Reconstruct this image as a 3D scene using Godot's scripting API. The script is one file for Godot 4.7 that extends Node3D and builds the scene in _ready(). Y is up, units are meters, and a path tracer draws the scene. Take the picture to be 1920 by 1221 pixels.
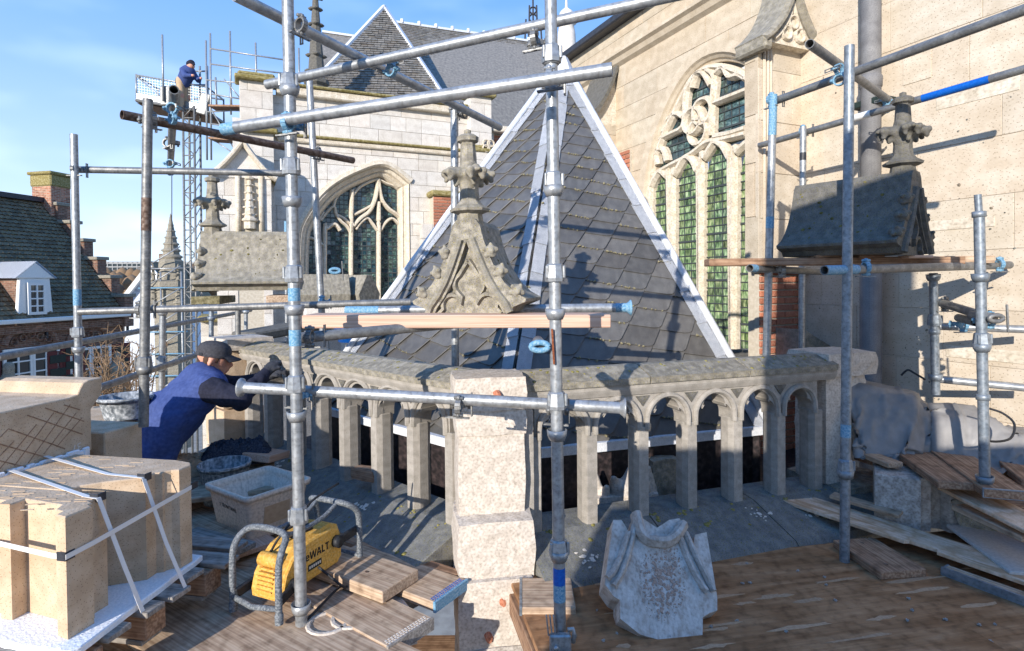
extends Node3D
# A stone mason's scaffold round a hexagonal chapel roof, between two walls of a large church.
# Metres, y up; the eye stands at the origin of heights (y = 0 is eye level), looking along -z.

const FOCAL := 1100.0
const SHIFT := -0.0565
const ROLL := -0.0091
const PITCH := -0.0163
const TUBE_R := 0.02415
const CHURCH_U := Vector3(0.911, 0, -0.411)      # along the far wall, to the right
const CHURCH_N := Vector3(0.411, 0, 0.911)       # out of the far wall, towards us

var rng := RandomNumberGenerator.new()
var taken := {}
var M := {}
var view_basis := Basis()

# ---------------------------------------------------------------- surveying
func bearing(px: float, py: float) -> Vector3:
	return view_basis * Vector3((px - 960.0) / FOCAL, (610.5 - py) / FOCAL + SHIFT, -1.0)
func at(px: float, py: float, d: float) -> Vector3:      # a surveyed point: bearing and distance in front
	var w := bearing(px, py)
	return w * (d / -w.z)
func on_y(px: float, py: float, y: float) -> Vector3:    # where a bearing meets a level
	var w := bearing(px, py)
	return w * (y / w.y)
func on_plane(px: float, py: float, p: Vector3, n: Vector3) -> Vector3:
	var w := bearing(px, py)
	return w * (p.dot(n) / w.dot(n))

# ---------------------------------------------------------------- mesh building
class Shape:
	var st := SurfaceTool.new()
	func _init(smooth := false) -> void:
		st.begin(Mesh.PRIMITIVE_TRIANGLES)
		st.set_smooth_group(0 if smooth else -1)
		st.set_color(Color.WHITE)
	func tint(v: float, warm := 0.0) -> void:      # how light this piece is beside its neighbours
		st.set_color(Color(v * (1.0 + warm), v, v * (1.0 - warm)))
	func smooth(on: bool) -> void:
		st.set_smooth_group(0 if on else -1)
	func tri(a: Vector3, b: Vector3, c: Vector3) -> void:      # counter-clockwise seen from outside
		st.add_vertex(a); st.add_vertex(c); st.add_vertex(b)
	func quad(a: Vector3, b: Vector3, c: Vector3, d: Vector3) -> void:
		tri(a, b, c); tri(a, c, d)
	func done() -> ArrayMesh:
		st.generate_normals()
		return st.commit()
	# a box with chamfered edges, centred in t
	func box(t: Transform3D, s: Vector3, bev := 0.0) -> void:
		var h := s * 0.5
		if bev <= 0.0:
			var p := []
			for k in 8:
				p.append(t * Vector3(h.x if k & 1 else -h.x, h.y if k & 2 else -h.y, h.z if k & 4 else -h.z))
			quad(p[4], p[5], p[7], p[6]); quad(p[1], p[0], p[2], p[3])
			quad(p[5], p[1], p[3], p[7]); quad(p[0], p[4], p[6], p[2])
			quad(p[6], p[7], p[3], p[2]); quad(p[0], p[1], p[5], p[4])
			return
		bev = minf(bev, minf(h.x, minf(h.y, h.z)) * 0.9)
		var v := {}
		for k in 8:
			var sg := Vector3(1 if k & 1 else -1, 1 if k & 2 else -1, 1 if k & 4 else -1)
			for ax in 3:
				var q := h - Vector3(bev, bev, bev)
				q[ax] = h[ax]
				v[k * 3 + ax] = t * (q * sg)
		var cen: Vector3 = t.origin
		var put := func(a, b, c, d):
			var n: Vector3 = (v[b] - v[a]).cross(v[c] - v[a])
			if n.dot((v[a] + v[c]) * 0.5 - cen) >= 0:
				quad(v[a], v[b], v[c], v[d])
			else:
				quad(v[d], v[c], v[b], v[a])
		for ax in 3:
			var u := 1 << ((ax + 1) % 3)
			var w := 1 << ((ax + 2) % 3)
			for s2 in 2:
				var b := (1 << ax) if s2 else 0
				put.call(b * 3 + ax, (b | u) * 3 + ax, (b | u | w) * 3 + ax, (b | w) * 3 + ax)
			# the four edges that run along ax
			var a1 := (ax + 1) % 3
			var a2 := (ax + 2) % 3
			for k in 4:
				var b := (u if k & 1 else 0) | (w if k & 2 else 0)
				put.call(b * 3 + a1, (b | (1 << ax)) * 3 + a1, (b | (1 << ax)) * 3 + a2, b * 3 + a2)
		for k in 8:
			var a: Vector3 = v[k * 3]
			var b: Vector3 = v[k * 3 + 1]
			var c: Vector3 = v[k * 3 + 2]
			if (b - a).cross(c - a).dot(a - cen) >= 0:
				tri(a, b, c)
			else:
				tri(a, c, b)
	func bar(a: Vector3, b: Vector3, w: float, h: float, up := Vector3.UP, bev := 0.0) -> void:   # a rectangular bar from a to b
		var z := (b - a).normalized()
		var x := up.cross(z).normalized()
		if x.length() < 0.5:
			x = Vector3.RIGHT
		var y := z.cross(x)
		box(Transform3D(Basis(x, y, z), (a + b) * 0.5), Vector3(w, h, a.distance_to(b)), bev)
	# a tube through points, with one radius or one per point
	func tube(pts: Array, r, n := 10, caps := true) -> void:
		var rings := []
		var side := Vector3.ZERO
		for i in pts.size():
			var t: Vector3
			if i == 0: t = pts[1] - pts[0]
			elif i == pts.size() - 1: t = pts[i] - pts[i - 1]
			else: t = (pts[i + 1] - pts[i]).normalized() + (pts[i] - pts[i - 1]).normalized()
			t = t.normalized()
			if side == Vector3.ZERO:
				side = t.cross(Vector3.UP if absf(t.y) < 0.9 else Vector3.RIGHT).normalized()
			side = (side - t * side.dot(t)).normalized()
			var up := t.cross(side)
			var rr: float = r[i] if r is Array else r
			var ring := []
			for k in n:
				var a := TAU * k / n
				ring.append(pts[i] + (side * cos(a) + up * sin(a)) * rr)
			rings.append(ring)
		for i in rings.size() - 1:
			for k in n:
				var l := (k + 1) % n
				quad(rings[i][k], rings[i][l], rings[i + 1][l], rings[i + 1][k])
		if caps:
			fan(rings[0], true); fan(rings[-1], false)
	func fan(ring: Array, flip: bool) -> void:
		var c := Vector3.ZERO
		for p in ring: c += p
		c /= ring.size()
		for k in ring.size():
			var l := (k + 1) % ring.size()
			if flip: tri(c, ring[l], ring[k])
			else: tri(c, ring[k], ring[l])
	# an open steel tube with wall thickness, so that its ends are hollow
	func pipe(a: Vector3, b: Vector3, r: float, n := 20, wall := 0.004) -> void:
		var z := (b - a).normalized()
		var x := z.cross(Vector3.UP if absf(z.y) < 0.9 else Vector3.RIGHT).normalized()
		var y := z.cross(x)
		smooth(true)
		for k in n:
			var p := (x * cos(TAU * k / n) + y * sin(TAU * k / n))
			var q := (x * cos(TAU * (k + 1) / n) + y * sin(TAU * (k + 1) / n))
			quad(a + p * r, a + q * r, b + q * r, b + p * r)
			var ri := r - wall
			quad(b + p * ri, b + q * ri, a + q * ri, a + p * ri)
		smooth(false)
		for k in n:
			var p := (x * cos(TAU * k / n) + y * sin(TAU * k / n))
			var q := (x * cos(TAU * (k + 1) / n) + y * sin(TAU * (k + 1) / n))
			var ri := r - wall
			quad(a + p * ri, a + q * ri, a + q * r, a + p * r)
			quad(b + p * r, b + q * r, b + q * ri, b + p * ri)
	# turned shape: profile of (radius, height), about t's y axis
	func lathe(prof: Array, n: int, t := Transform3D(), squash := 1.0, from_a := 0.0) -> void:
		for i in prof.size() - 1:
			for k in n:
				var a := from_a + TAU * k / n
				var b := from_a + TAU * (k + 1) / n
				var p0: Vector2 = prof[i]
				var p1: Vector2 = prof[i + 1]
				var q := func(p, g): return t * Vector3(p.x * cos(g), p.y, -p.x * sin(g) * squash)
				if p0.x < 1e-5: tri(q.call(p0, a), q.call(p1, b), q.call(p1, a))
				elif p1.x < 1e-5: tri(q.call(p0, a), q.call(p0, b), q.call(p1, a))
				else: quad(q.call(p0, a), q.call(p0, b), q.call(p1, b), q.call(p1, a))
	# a flat outline (t's xy plane, counter-clockwise) given a depth along t's -z, its front edge chamfered
	func slab(poly: PackedVector2Array, t: Transform3D, depth: float, bev := 0.0) -> void:
		if Geometry2D.is_polygon_clockwise(poly):
			poly = poly.duplicate(); poly.reverse()
		var front := poly
		if bev > 0.0:
			var off := Geometry2D.offset_polygon(poly, -bev, Geometry2D.JOIN_MITER)
			if off.size() == 1 and off[0].size() == poly.size():
				front = off[0]
				if Geometry2D.is_polygon_clockwise(front):
					front.reverse()
				# line the two outlines up
				var best := 0
				var least := INF
				for k in front.size():
					var dd := front[k].distance_to(poly[0])
					if dd < least: least = dd; best = k
				var turned := PackedVector2Array()
				for k in front.size(): turned.append(front[(k + best) % front.size()])
				front = turned
			else:
				bev = 0.0
		var idx := Geometry2D.triangulate_polygon(front)
		for k in range(0, idx.size(), 3):
			var a := front[idx[k]]; var b := front[idx[k + 1]]; var c := front[idx[k + 2]]
			if (b - a).cross(c - a) < 0:
				var s := b; b = c; c = s
			tri(t * Vector3(a.x, a.y, 0), t * Vector3(b.x, b.y, 0), t * Vector3(c.x, c.y, 0))
		var n := poly.size()
		if bev > 0.0:
			for k in n:
				var l := (k + 1) % n
				quad(t * Vector3(poly[k].x, poly[k].y, -bev), t * Vector3(poly[l].x, poly[l].y, -bev), t * Vector3(front[l].x, front[l].y, 0), t * Vector3(front[k].x, front[k].y, 0))
		for k in n:
			var l := (k + 1) % n
			quad(t * Vector3(poly[k].x, poly[k].y, -depth), t * Vector3(poly[l].x, poly[l].y, -depth), t * Vector3(poly[l].x, poly[l].y, -bev), t * Vector3(poly[k].x, poly[k].y, -bev))
		idx = Geometry2D.triangulate_polygon(poly)
		for k in range(0, idx.size(), 3):
			var a := poly[idx[k]]; var b := poly[idx[k + 1]]; var c := poly[idx[k + 2]]
			if (b - a).cross(c - a) > 0:
				var s := b; b = c; c = s
			tri(t * Vector3(a.x, a.y, -depth), t * Vector3(b.x, b.y, -depth), t * Vector3(c.x, c.y, -depth))
	# a moulded bar that follows a line in t's xy plane: section of (across, out) points, open strip
	func moulding(line: Array, sect: Array, t: Transform3D, closed := false, shut := true) -> void:
		var rows := []
		var n := line.size()
		for i in n:
			var d: Vector2
			if closed: d = (line[(i + 1) % n] - line[(i + n - 1) % n]).normalized()
			elif i == 0: d = (line[1] - line[0]).normalized()
			elif i == n - 1: d = (line[i] - line[i - 1]).normalized()
			else: d = ((line[i + 1] - line[i]).normalized() + (line[i] - line[i - 1]).normalized()).normalized()
			var nn := Vector2(-d.y, d.x)
			var row := []
			for s in sect:
				var p: Vector2 = line[i] + nn * s.x
				row.append(t * Vector3(p.x, p.y, s.y))
			rows.append(row)
		for i in (n if closed else n - 1):
			var j := (i + 1) % n
			for k in sect.size() - 1:
				quad(rows[i][k + 1], rows[i][k], rows[j][k], rows[j][k + 1])
		if shut and not closed:
			fan(rows[0], false); fan(rows[-1], true)

# ---------------------------------------------------------------- nodes
func numbered(called: String) -> String:
	if not taken.has(called):
		taken[called] = 0
		return called
	taken[called] += 1
	return "%s_%03d" % [called, taken[called]]
func thing(called: String, label: String, category: String, where := Transform3D(), group := "") -> Node3D:
	var o := Node3D.new()
	o.name = numbered(called)
	add_child(o)
	o.transform = where
	o.set_meta("label", label); o.set_meta("category", category)
	if group: o.set_meta("group", group)
	return o
func part(parent: Node3D, called: String, mesh: Mesh, m: Material, where := Transform3D()) -> MeshInstance3D:
	var o := MeshInstance3D.new()
	o.name = called
	o.mesh = mesh
	o.material_override = m
	o.transform = where
	o.cast_shadow = GeometryInstance3D.SHADOW_CASTING_SETTING_ON
	parent.add_child(o, true)
	return o
func single(called: String, mesh: Mesh, m: Material, label: String, category: String, where := Transform3D(), group := "") -> MeshInstance3D:
	var o := part(self, numbered(called), mesh, m, where)
	o.set_meta("label", label); o.set_meta("category", category)
	if group: o.set_meta("group", group)
	return o
func struct(called: String, mesh: Mesh, m: Material, where := Transform3D()) -> MeshInstance3D:
	var o := part(self, numbered(called), mesh, m, where)
	o.set_meta("kind", "structure")
	return o
func stuff(o: Node3D) -> Node3D:
	o.set_meta("kind", "stuff")
	return o
func frame(x: Vector3, y: Vector3, p: Vector3) -> Transform3D:     # x along, y up (made square), z out
	var z := x.cross(y).normalized()
	return Transform3D(Basis(x.normalized(), z.cross(x).normalized(), z), p)
func yawed(p: Vector3, deg: float) -> Transform3D:
	return Transform3D(Basis(Vector3.UP, deg_to_rad(deg)), p)
func arc(c: Vector2, r: float, a0: float, a1: float, n: int) -> Array:
	var o := []
	for k in n + 1:
		var a := deg_to_rad(lerpf(a0, a1, float(k) / n))
		o.append(c + Vector2(cos(a), sin(a)) * r)
	return o

# ---------------------------------------------------------------- materials
func rgb(r: float, g: float, b: float) -> Color:
	return Color(r / 255.0, g / 255.0, b / 255.0)
func noise_tex(freq: float, ramp: Array, seed_: int, size := 512, octaves := 5, kind := FastNoiseLite.TYPE_SIMPLEX_SMOOTH, normal := 0.0, ridged := false) -> NoiseTexture2D:
	var n := FastNoiseLite.new()
	n.noise_type = kind
	n.seed = seed_
	n.frequency = freq
	n.fractal_octaves = octaves
	n.fractal_type = FastNoiseLite.FRACTAL_RIDGED if ridged else FastNoiseLite.FRACTAL_FBM
	if kind == FastNoiseLite.TYPE_CELLULAR:
		n.cellular_return_type = FastNoiseLite.RETURN_DISTANCE
		n.fractal_type = FastNoiseLite.FRACTAL_NONE
	var t := NoiseTexture2D.new()
	t.width = size; t.height = size
	t.seamless = true
	t.noise = n
	if normal > 0.0:
		t.as_normal_map = true
		t.bump_strength = normal
	if ramp:
		var g := Gradient.new()
		var o := PackedFloat32Array()
		var c := PackedColorArray()
		for s in ramp:
			o.append(s[0]); c.append(s[1])
		g.offsets = o; g.colors = c
		t.color_ramp = g
	return t
var shared := {}
func bump(kind: String) -> Texture2D:
	if not shared.has(kind):
		match kind:
			"rough": shared[kind] = noise_tex(0.02, [], 11, 512, 6, FastNoiseLite.TYPE_SIMPLEX_SMOOTH, 9.0)
			"grain": shared[kind] = noise_tex(0.06, [], 12, 512, 4, FastNoiseLite.TYPE_SIMPLEX_SMOOTH, 5.0)
			"soft": shared[kind] = noise_tex(0.008, [], 13, 512, 4, FastNoiseLite.TYPE_SIMPLEX_SMOOTH, 8.0)
			"pits": shared[kind] = noise_tex(0.03, [[0.0, Color.BLACK], [0.16, Color(0.2, 0.2, 0.2)], [0.3, Color(0.85, 0.85, 0.85)], [1.0, Color.WHITE]], 14, 512, 1, FastNoiseLite.TYPE_CELLULAR, 10.0)
	return shared[kind]
func fine(kind: String) -> Texture2D:
	var key := "fine " + kind
	if not shared.has(key):
		match kind:
			"speckle": shared[key] = noise_tex(0.09, [[0.0, Color(0.55, 0.53, 0.5)], [0.4, Color(0.9, 0.9, 0.9)], [0.6, Color(1, 1, 1)], [1.0, Color(1, 1, 1)]], 21, 512, 4)
			"pits": shared[key] = noise_tex(0.035, [[0.0, Color(0.5, 0.44, 0.38)], [0.05, Color(0.6, 0.55, 0.49)], [0.1, Color(1, 1, 1)], [1.0, Color(1, 1, 1)]], 22, 512, 1, FastNoiseLite.TYPE_CELLULAR)
			"grime": shared[key] = noise_tex(0.03, [[0.0, Color(0.72, 0.7, 0.68)], [0.4, Color(0.92, 0.915, 0.905)], [0.6, Color(0.985, 0.985, 0.98)], [1.0, Color(1, 1, 1)]], 23, 512, 6)
			"lichen": shared[key] = noise_tex(0.04, [[0.0, Color(0.66, 0.66, 0.62)], [0.42, Color(0.92, 0.92, 0.9)], [0.62, Color(1, 1, 1)], [0.72, Color(0.92, 0.9, 0.7)], [1.0, Color(0.7, 0.66, 0.35)]], 24, 512, 6)
			"scratch": shared[key] = noise_tex(0.05, [[0.0, Color(0.7, 0.7, 0.7)], [0.42, Color(0.95, 0.95, 0.95)], [0.7, Color(1, 1, 1)], [1.0, Color(1, 1, 1)]], 25, 512, 3)
	return shared[key]
# name, colour ramp, texels per metre in repeats, roughness, bump kind and strength, fine layer
func mat(called: String, ramp: Array, rep: float, rough: float, o := {}) -> StandardMaterial3D:
	var m := StandardMaterial3D.new()
	m.resource_name = called
	m.roughness = rough
	m.metallic = o.get("metal", 0.0)
	m.metallic_specular = o.get("spec", 0.4)
	if ramp.size() == 1:
		m.albedo_color = ramp[0]
	else:
		var stops := []
		for k in ramp.size():
			stops.append([lerpf(o.get("lo", 0.25), o.get("hi", 0.75), float(k) / (ramp.size() - 1)), ramp[k]])
		m.albedo_texture = noise_tex(o.get("freq", 0.022), stops, o.get("seed", called.hash() % 1000), 512, o.get("oct", 5))
	var s: Vector3 = o.get("stretch", Vector3.ONE) * rep
	m.uv1_triplanar = true
	m.uv1_world_triplanar = o.get("world", false)
	m.uv1_scale = s
	m.uv1_offset = Vector3(0.31, 0.17, 0.53)
	if o.has("bump"):
		m.normal_enabled = true
		m.normal_texture = bump(o.bump)
		m.normal_scale = o.get("depth", 0.6)
	if o.has("fine"):
		m.detail_enabled = true
		m.detail_albedo = fine(o.fine)
		m.detail_blend_mode = BaseMaterial3D.BLEND_MODE_MUL
		m.detail_uv_layer = BaseMaterial3D.DETAIL_UV_2
		m.uv2_triplanar = true
		m.uv2_world_triplanar = o.get("world", false)
		m.uv2_scale = Vector3.ONE * o.get("fine_rep", rep * 3.7)
	m.vertex_color_use_as_albedo = true
	M[called] = m
	return m
func brick_pattern(called: String, cols: Array, mortar: Color) -> void:      # far brickwork, too small to tell the bricks apart
	var img := Image.create(256, 256, false, Image.FORMAT_RGB8)
	img.fill(mortar)
	var rn := RandomNumberGenerator.new()
	rn.seed = called.hash()
	for row in 16:
		for k in 9:
			var x := k * 32 - (16 if row % 2 else 0)
			var c: Color = cols[rn.randi() % cols.size()] * rn.randf_range(0.8, 1.12)
			img.fill_rect(Rect2i(x + 1, row * 16 + 2, 29, 12), c)
	var m := mat(called, [Color.WHITE], 1.0, 0.95, {"fine": "grime", "fine_rep": 0.4, "world": true})
	m.albedo_texture = ImageTexture.create_from_image(img)
	m.uv1_scale = Vector3(0.57, 0.89, 0.57)

# ================================================================ light, lens, materials
func _ready() -> void:
	rng.seed = 20417
	view_basis = Basis(Vector3.RIGHT, PITCH) * Basis(Vector3.BACK, ROLL)
	var cam := Camera3D.new()
	cam.name = "camera"
	cam.projection = Camera3D.PROJECTION_FRUSTUM
	cam.near = 0.05
	cam.far = 4000.0
	cam.size = 0.05 * 1221.0 / FOCAL
	cam.frustum_offset = Vector2(0, SHIFT * 0.05)
	cam.basis = view_basis
	add_child(cam)
	cam.current = true
	var sky_mat := ProceduralSkyMaterial.new()
	sky_mat.sky_top_color = Color(0.195, 0.42, 0.67)
	sky_mat.sky_horizon_color = Color(0.67, 0.735, 0.78)
	sky_mat.sky_curve = 0.18
	sky_mat.sky_energy_multiplier = 1.0
	sky_mat.ground_bottom_color = Color(0.42, 0.40, 0.37)
	sky_mat.ground_horizon_color = Color(0.62, 0.68, 0.72)
	sky_mat.sun_angle_max = 1.0
	sky_mat.sky_cover = sky_clouds()
	sky_mat.sky_cover_modulate = Color(1, 1, 1, 0.09)
	var sky := Sky.new()
	sky.sky_material = sky_mat
	var env := Environment.new()
	env.background_mode = Environment.BG_SKY
	env.sky = sky
	env.tonemap_mode = Environment.TONE_MAPPER_LINEAR
	env.tonemap_exposure = 2.6
	env.sdfgi_enabled = true
	env.ssao_enabled = true
	env.ssil_enabled = true
	var world := WorldEnvironment.new()
	world.name = "air"
	world.environment = env
	add_child(world)
	var sun := DirectionalLight3D.new()
	sun.name = "sun"
	sun.light_energy = 0.82
	sun.light_color = Color(1.0, 0.965, 0.92)
	sun.light_angular_distance = 0.5
	sun.shadow_enabled = true
	add_child(sun)
	sun.look_at_from_position(Vector3.ZERO, Vector3(0.50, -0.35, -1.0), Vector3.UP)
	materials()
	ground_and_distance()
	far_church()
	window_wall()
	tuff_wall()
	chapel_roof()
	parapet()
	shade_behind()
	more()

func sky_clouds() -> Texture2D:
	# thin high streaks, long from side to side, low in the sky
	var img := Image.create(1024, 512, false, Image.FORMAT_RGBA8)
	var n := FastNoiseLite.new()
	n.seed = 5
	n.frequency = 0.9
	n.fractal_octaves = 5
	for y in 256:
		var el := PI * 0.5 - PI * (y + 0.5) / 512.0
		for x in 1024:
			var az := TAU * (x + 0.5) / 1024.0
			var d := Vector3(cos(az) * cos(el), sin(el), sin(az) * cos(el))
			var v := n.get_noise_3d(d.x * 2.2, d.y * 11.0, d.z * 2.2) + 0.45 * n.get_noise_3d(d.x * 7.0 + 9.0, d.y * 30.0, d.z * 7.0)
			var a := clampf((v - 0.08) * 1.8, 0.0, 1.0) * clampf(1.15 - el * 1.5, 0.0, 1.0)
			img.set_pixel(x, y, Color(1, 1, 1, a))
	return ImageTexture.create_from_image(img)

func materials() -> void:
	mat("limestone", [rgb(212, 205, 195), rgb(222, 216, 206), rgb(228, 222, 213)], 1.2, 0.9, {"freq": 0.009, "bump": "grain", "depth": 0.12, "fine": "speckle", "fine_rep": 1.6, "world": true})
	mat("limestone_trim", [rgb(200, 188, 168), rgb(212, 202, 184), rgb(222, 213, 198)], 1.6, 0.9, {"freq": 0.009, "bump": "grain", "depth": 0.15, "fine": "grime", "fine_rep": 2.0, "world": true})
	mat("old_tuff", [rgb(182, 168, 146), rgb(192, 178, 156), rgb(200, 187, 166)], 1.2, 0.95, {"freq": 0.009, "bump": "grain", "depth": 0.2, "fine": "pits", "fine_rep": 2.2, "world": true})
	mat("tuff", [rgb(192, 178, 157), rgb(200, 187, 167), rgb(207, 195, 177)], 1.2, 0.95, {"freq": 0.009, "bump": "grain", "depth": 0.22, "fine": "pits", "fine_rep": 1.9, "world": true})
	mat("mossy_stone", [rgb(120, 108, 60), rgb(152, 140, 92), rgb(176, 166, 128)], 1.2, 0.95, {"bump": "grain", "depth": 0.3, "fine": "grime", "world": true})
	mat("mortar", [rgb(178, 168, 150), rgb(196, 188, 172)], 2.0, 0.95, {"bump": "grain", "depth": 0.2, "world": true})
	mat("weathered_stone", [rgb(130, 125, 118), rgb(144, 139, 131), rgb(156, 150, 142), rgb(168, 162, 153)], 3.2, 0.95, {"freq": 0.01, "bump": "grain", "depth": 0.3, "fine": "lichen", "fine_rep": 4.4})
	mat("dark_stone", [rgb(94, 92, 90), rgb(106, 104, 102), rgb(118, 115, 112)], 3.0, 0.9, {"freq": 0.01, "bump": "grain", "depth": 0.3, "fine": "lichen", "fine_rep": 3.6})
	mat("sill_stone", [rgb(110, 111, 113), rgb(122, 123, 124), rgb(134, 134, 133)], 2.4, 0.85, {"freq": 0.01, "bump": "grain", "depth": 0.2, "fine": "lichen", "fine_rep": 3.2})
	mat("pier_stone", [rgb(192, 182, 170), rgb(203, 193, 181), rgb(212, 203, 192)], 3.0, 0.92, {"freq": 0.009, "bump": "grain", "depth": 0.2, "fine": "grime", "fine_rep": 3.4, "world": true})
	mat("baluster_stone", [rgb(152, 147, 138), rgb(164, 158, 149), rgb(175, 169, 160)], 3.2, 0.95, {"freq": 0.009, "bump": "grain", "depth": 0.3, "fine": "speckle", "fine_rep": 5.0, "world": true})
	mat("sandstone", [rgb(184, 160, 132), rgb(194, 170, 142), rgb(201, 179, 152)], 2.0, 0.95, {"freq": 0.009, "bump": "grain", "depth": 0.25, "fine": "pits", "fine_rep": 3.6, "world": true})
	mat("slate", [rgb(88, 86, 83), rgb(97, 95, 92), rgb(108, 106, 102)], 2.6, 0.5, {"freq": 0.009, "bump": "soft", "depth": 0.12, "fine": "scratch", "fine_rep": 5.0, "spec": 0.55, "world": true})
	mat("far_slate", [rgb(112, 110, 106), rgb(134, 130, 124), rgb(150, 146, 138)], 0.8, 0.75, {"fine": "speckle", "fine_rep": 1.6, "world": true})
	mat("lead", [rgb(204, 209, 216), rgb(216, 220, 226), rgb(224, 227, 232)], 1.8, 0.5, {"bump": "soft", "depth": 0.3, "fine": "scratch", "fine_rep": 5.0, "world": true})
	mat("brick", [rgb(176, 108, 82), rgb(194, 126, 98), rgb(204, 146, 120)], 4.0, 0.9, {"bump": "grain", "depth": 0.5, "fine": "speckle", "fine_rep": 6.0, "world": true})
	brick_pattern("dark_brick", [rgb(120, 84, 70), rgb(134, 96, 80), rgb(108, 78, 68), rgb(142, 106, 90)], rgb(138, 126, 112))
	brick_pattern("chimney_brick", [rgb(168, 110, 86), rgb(182, 124, 98), rgb(150, 98, 78), rgb(188, 138, 112)], rgb(176, 164, 148))
	mat("bitumen", [rgb(28, 25, 26), rgb(44, 38, 40), rgb(66, 56, 56)], 1.6, 0.55, {"bump": "soft", "world": true})
	mat("moss", [rgb(92, 92, 46), rgb(130, 122, 66), rgb(160, 148, 100)], 6.0, 1.0, {"bump": "rough", "depth": 1.0, "world": true})
	mat("roof_dirt", [rgb(116, 110, 84), rgb(138, 130, 102), rgb(156, 148, 122)], 6.0, 1.0, {"world": true})
	mat("splash", [rgb(196, 190, 180), rgb(210, 205, 196)], 8.0, 0.95, {"world": true})
	mat("lichen", [rgb(176, 172, 156), rgb(206, 202, 188)], 8.0, 1.0, {"world": true})
	mat("steel", [rgb(146, 150, 154), rgb(164, 168, 171), rgb(178, 181, 184)], 2.2, 0.42, {"freq": 0.012, "metal": 0.5, "bump": "soft", "depth": 0.08, "fine": "grime", "fine_rep": 3.0, "world": true})
	mat("dull_steel", [rgb(112, 114, 116), rgb(130, 131, 131), rgb(148, 148, 146)], 2.2, 0.5, {"freq": 0.012, "metal": 0.45, "bump": "soft", "depth": 0.08, "fine": "grime", "fine_rep": 4.0, "world": true})
	mat("blue_steel", [rgb(122, 132, 142), rgb(140, 149, 158), rgb(154, 161, 168)], 2.6, 0.46, {"freq": 0.012, "metal": 0.45, "fine": "grime", "fine_rep": 3.0, "world": true})
	mat("rusty_steel", [rgb(84, 66, 56), rgb(112, 92, 80), rgb(138, 124, 114)], 2.6, 0.65, {"metal": 0.35, "fine": "grime", "fine_rep": 4.0, "world": true})
	mat("blue_paint", [rgb(84, 138, 172), rgb(112, 158, 186), rgb(150, 180, 198)], 7.0, 0.6, {"fine": "scratch", "fine_rep": 9.0, "world": true})
	mat("deep_blue_paint", [rgb(8, 84, 176), rgb(18, 104, 198)], 5.0, 0.45, {"fine": "scratch", "world": true})
	mat("white_paint", [rgb(214, 214, 210), rgb(226, 226, 222)], 2.0, 0.6, {"world": true})
	mat("zinc_pipe", [rgb(112, 111, 111), rgb(124, 123, 123), rgb(136, 135, 134)], 1.2, 0.7, {"freq": 0.01, "metal": 0.1, "fine": "scratch", "fine_rep": 4.0, "world": true})
	mat("dark_pipe", [rgb(48, 50, 56), rgb(62, 64, 70)], 1.2, 0.45, {"fine": "scratch", "fine_rep": 4.0, "world": true})
	mat("rust", [rgb(96, 50, 30), rgb(130, 74, 46), rgb(150, 98, 68)], 9.0, 0.9, {"world": true})
	mat("roof_tile", [rgb(112, 98, 80), rgb(128, 113, 93), rgb(142, 128, 106)], 0.6, 0.8, {"fine": "lichen", "fine_rep": 0.5, "world": true})
	mat("render_white", [rgb(196, 204, 214), rgb(212, 218, 226)], 0.3, 0.9, {"bump": "rough", "world": true})
	mat("earth", [rgb(142, 134, 122), rgb(160, 152, 138)], 0.1, 1.0, {"world": true})
	mat("bark", [rgb(96, 78, 60), rgb(126, 106, 84), rgb(148, 128, 104)], 4.0, 1.0, {"world": true})
	mat("twig", [rgb(116, 92, 70), rgb(146, 122, 94)], 2.0, 1.0, {"world": true})
	mat("shutter_red", [rgb(84, 34, 34), rgb(98, 42, 40)], 1.0, 0.6, {"world": true})
	mat("dark_green", [rgb(30, 40, 36), rgb(40, 52, 46)], 1.0, 0.6, {"world": true})
	var g := mat("dark_glass", [rgb(26, 32, 34)], 1.0, 0.06, {"spec": 0.7})
	g = mat("lead_came", [rgb(70, 76, 78)], 1.0, 0.6, {"metal": 0.3})
	g = mat("green_glass", [rgb(40, 58, 56), rgb(58, 82, 77), rgb(80, 106, 100), rgb(116, 138, 134)], 1.1, 0.12, {"spec": 0.6, "freq": 0.03, "oct": 3, "world": true})
	g = mat("bright_green_glass", [rgb(52, 70, 52), rgb(90, 118, 78), rgb(132, 160, 108), rgb(186, 200, 162)], 0.9, 0.14, {"spec": 0.6, "freq": 0.02, "oct": 5, "stretch": Vector3(3.0, 0.8, 3.0), "world": true})  # green streaks of what the panes mirror, put into the glass colour
	g = mat("teal_glass", [rgb(24, 44, 54), rgb(36, 64, 74), rgb(62, 94, 98)], 1.0, 0.08, {"spec": 0.7, "freq": 0.02, "world": true})

# ================================================================ the setting
func ground_and_distance() -> void:
	var s := Shape.new()
	s.quad(Vector3(-3000, -13, 400), Vector3(3000, -13, 400), Vector3(3000, -13, -3000), Vector3(-3000, -13, -3000))
	struct("ground", s.done(), M.earth)

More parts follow.
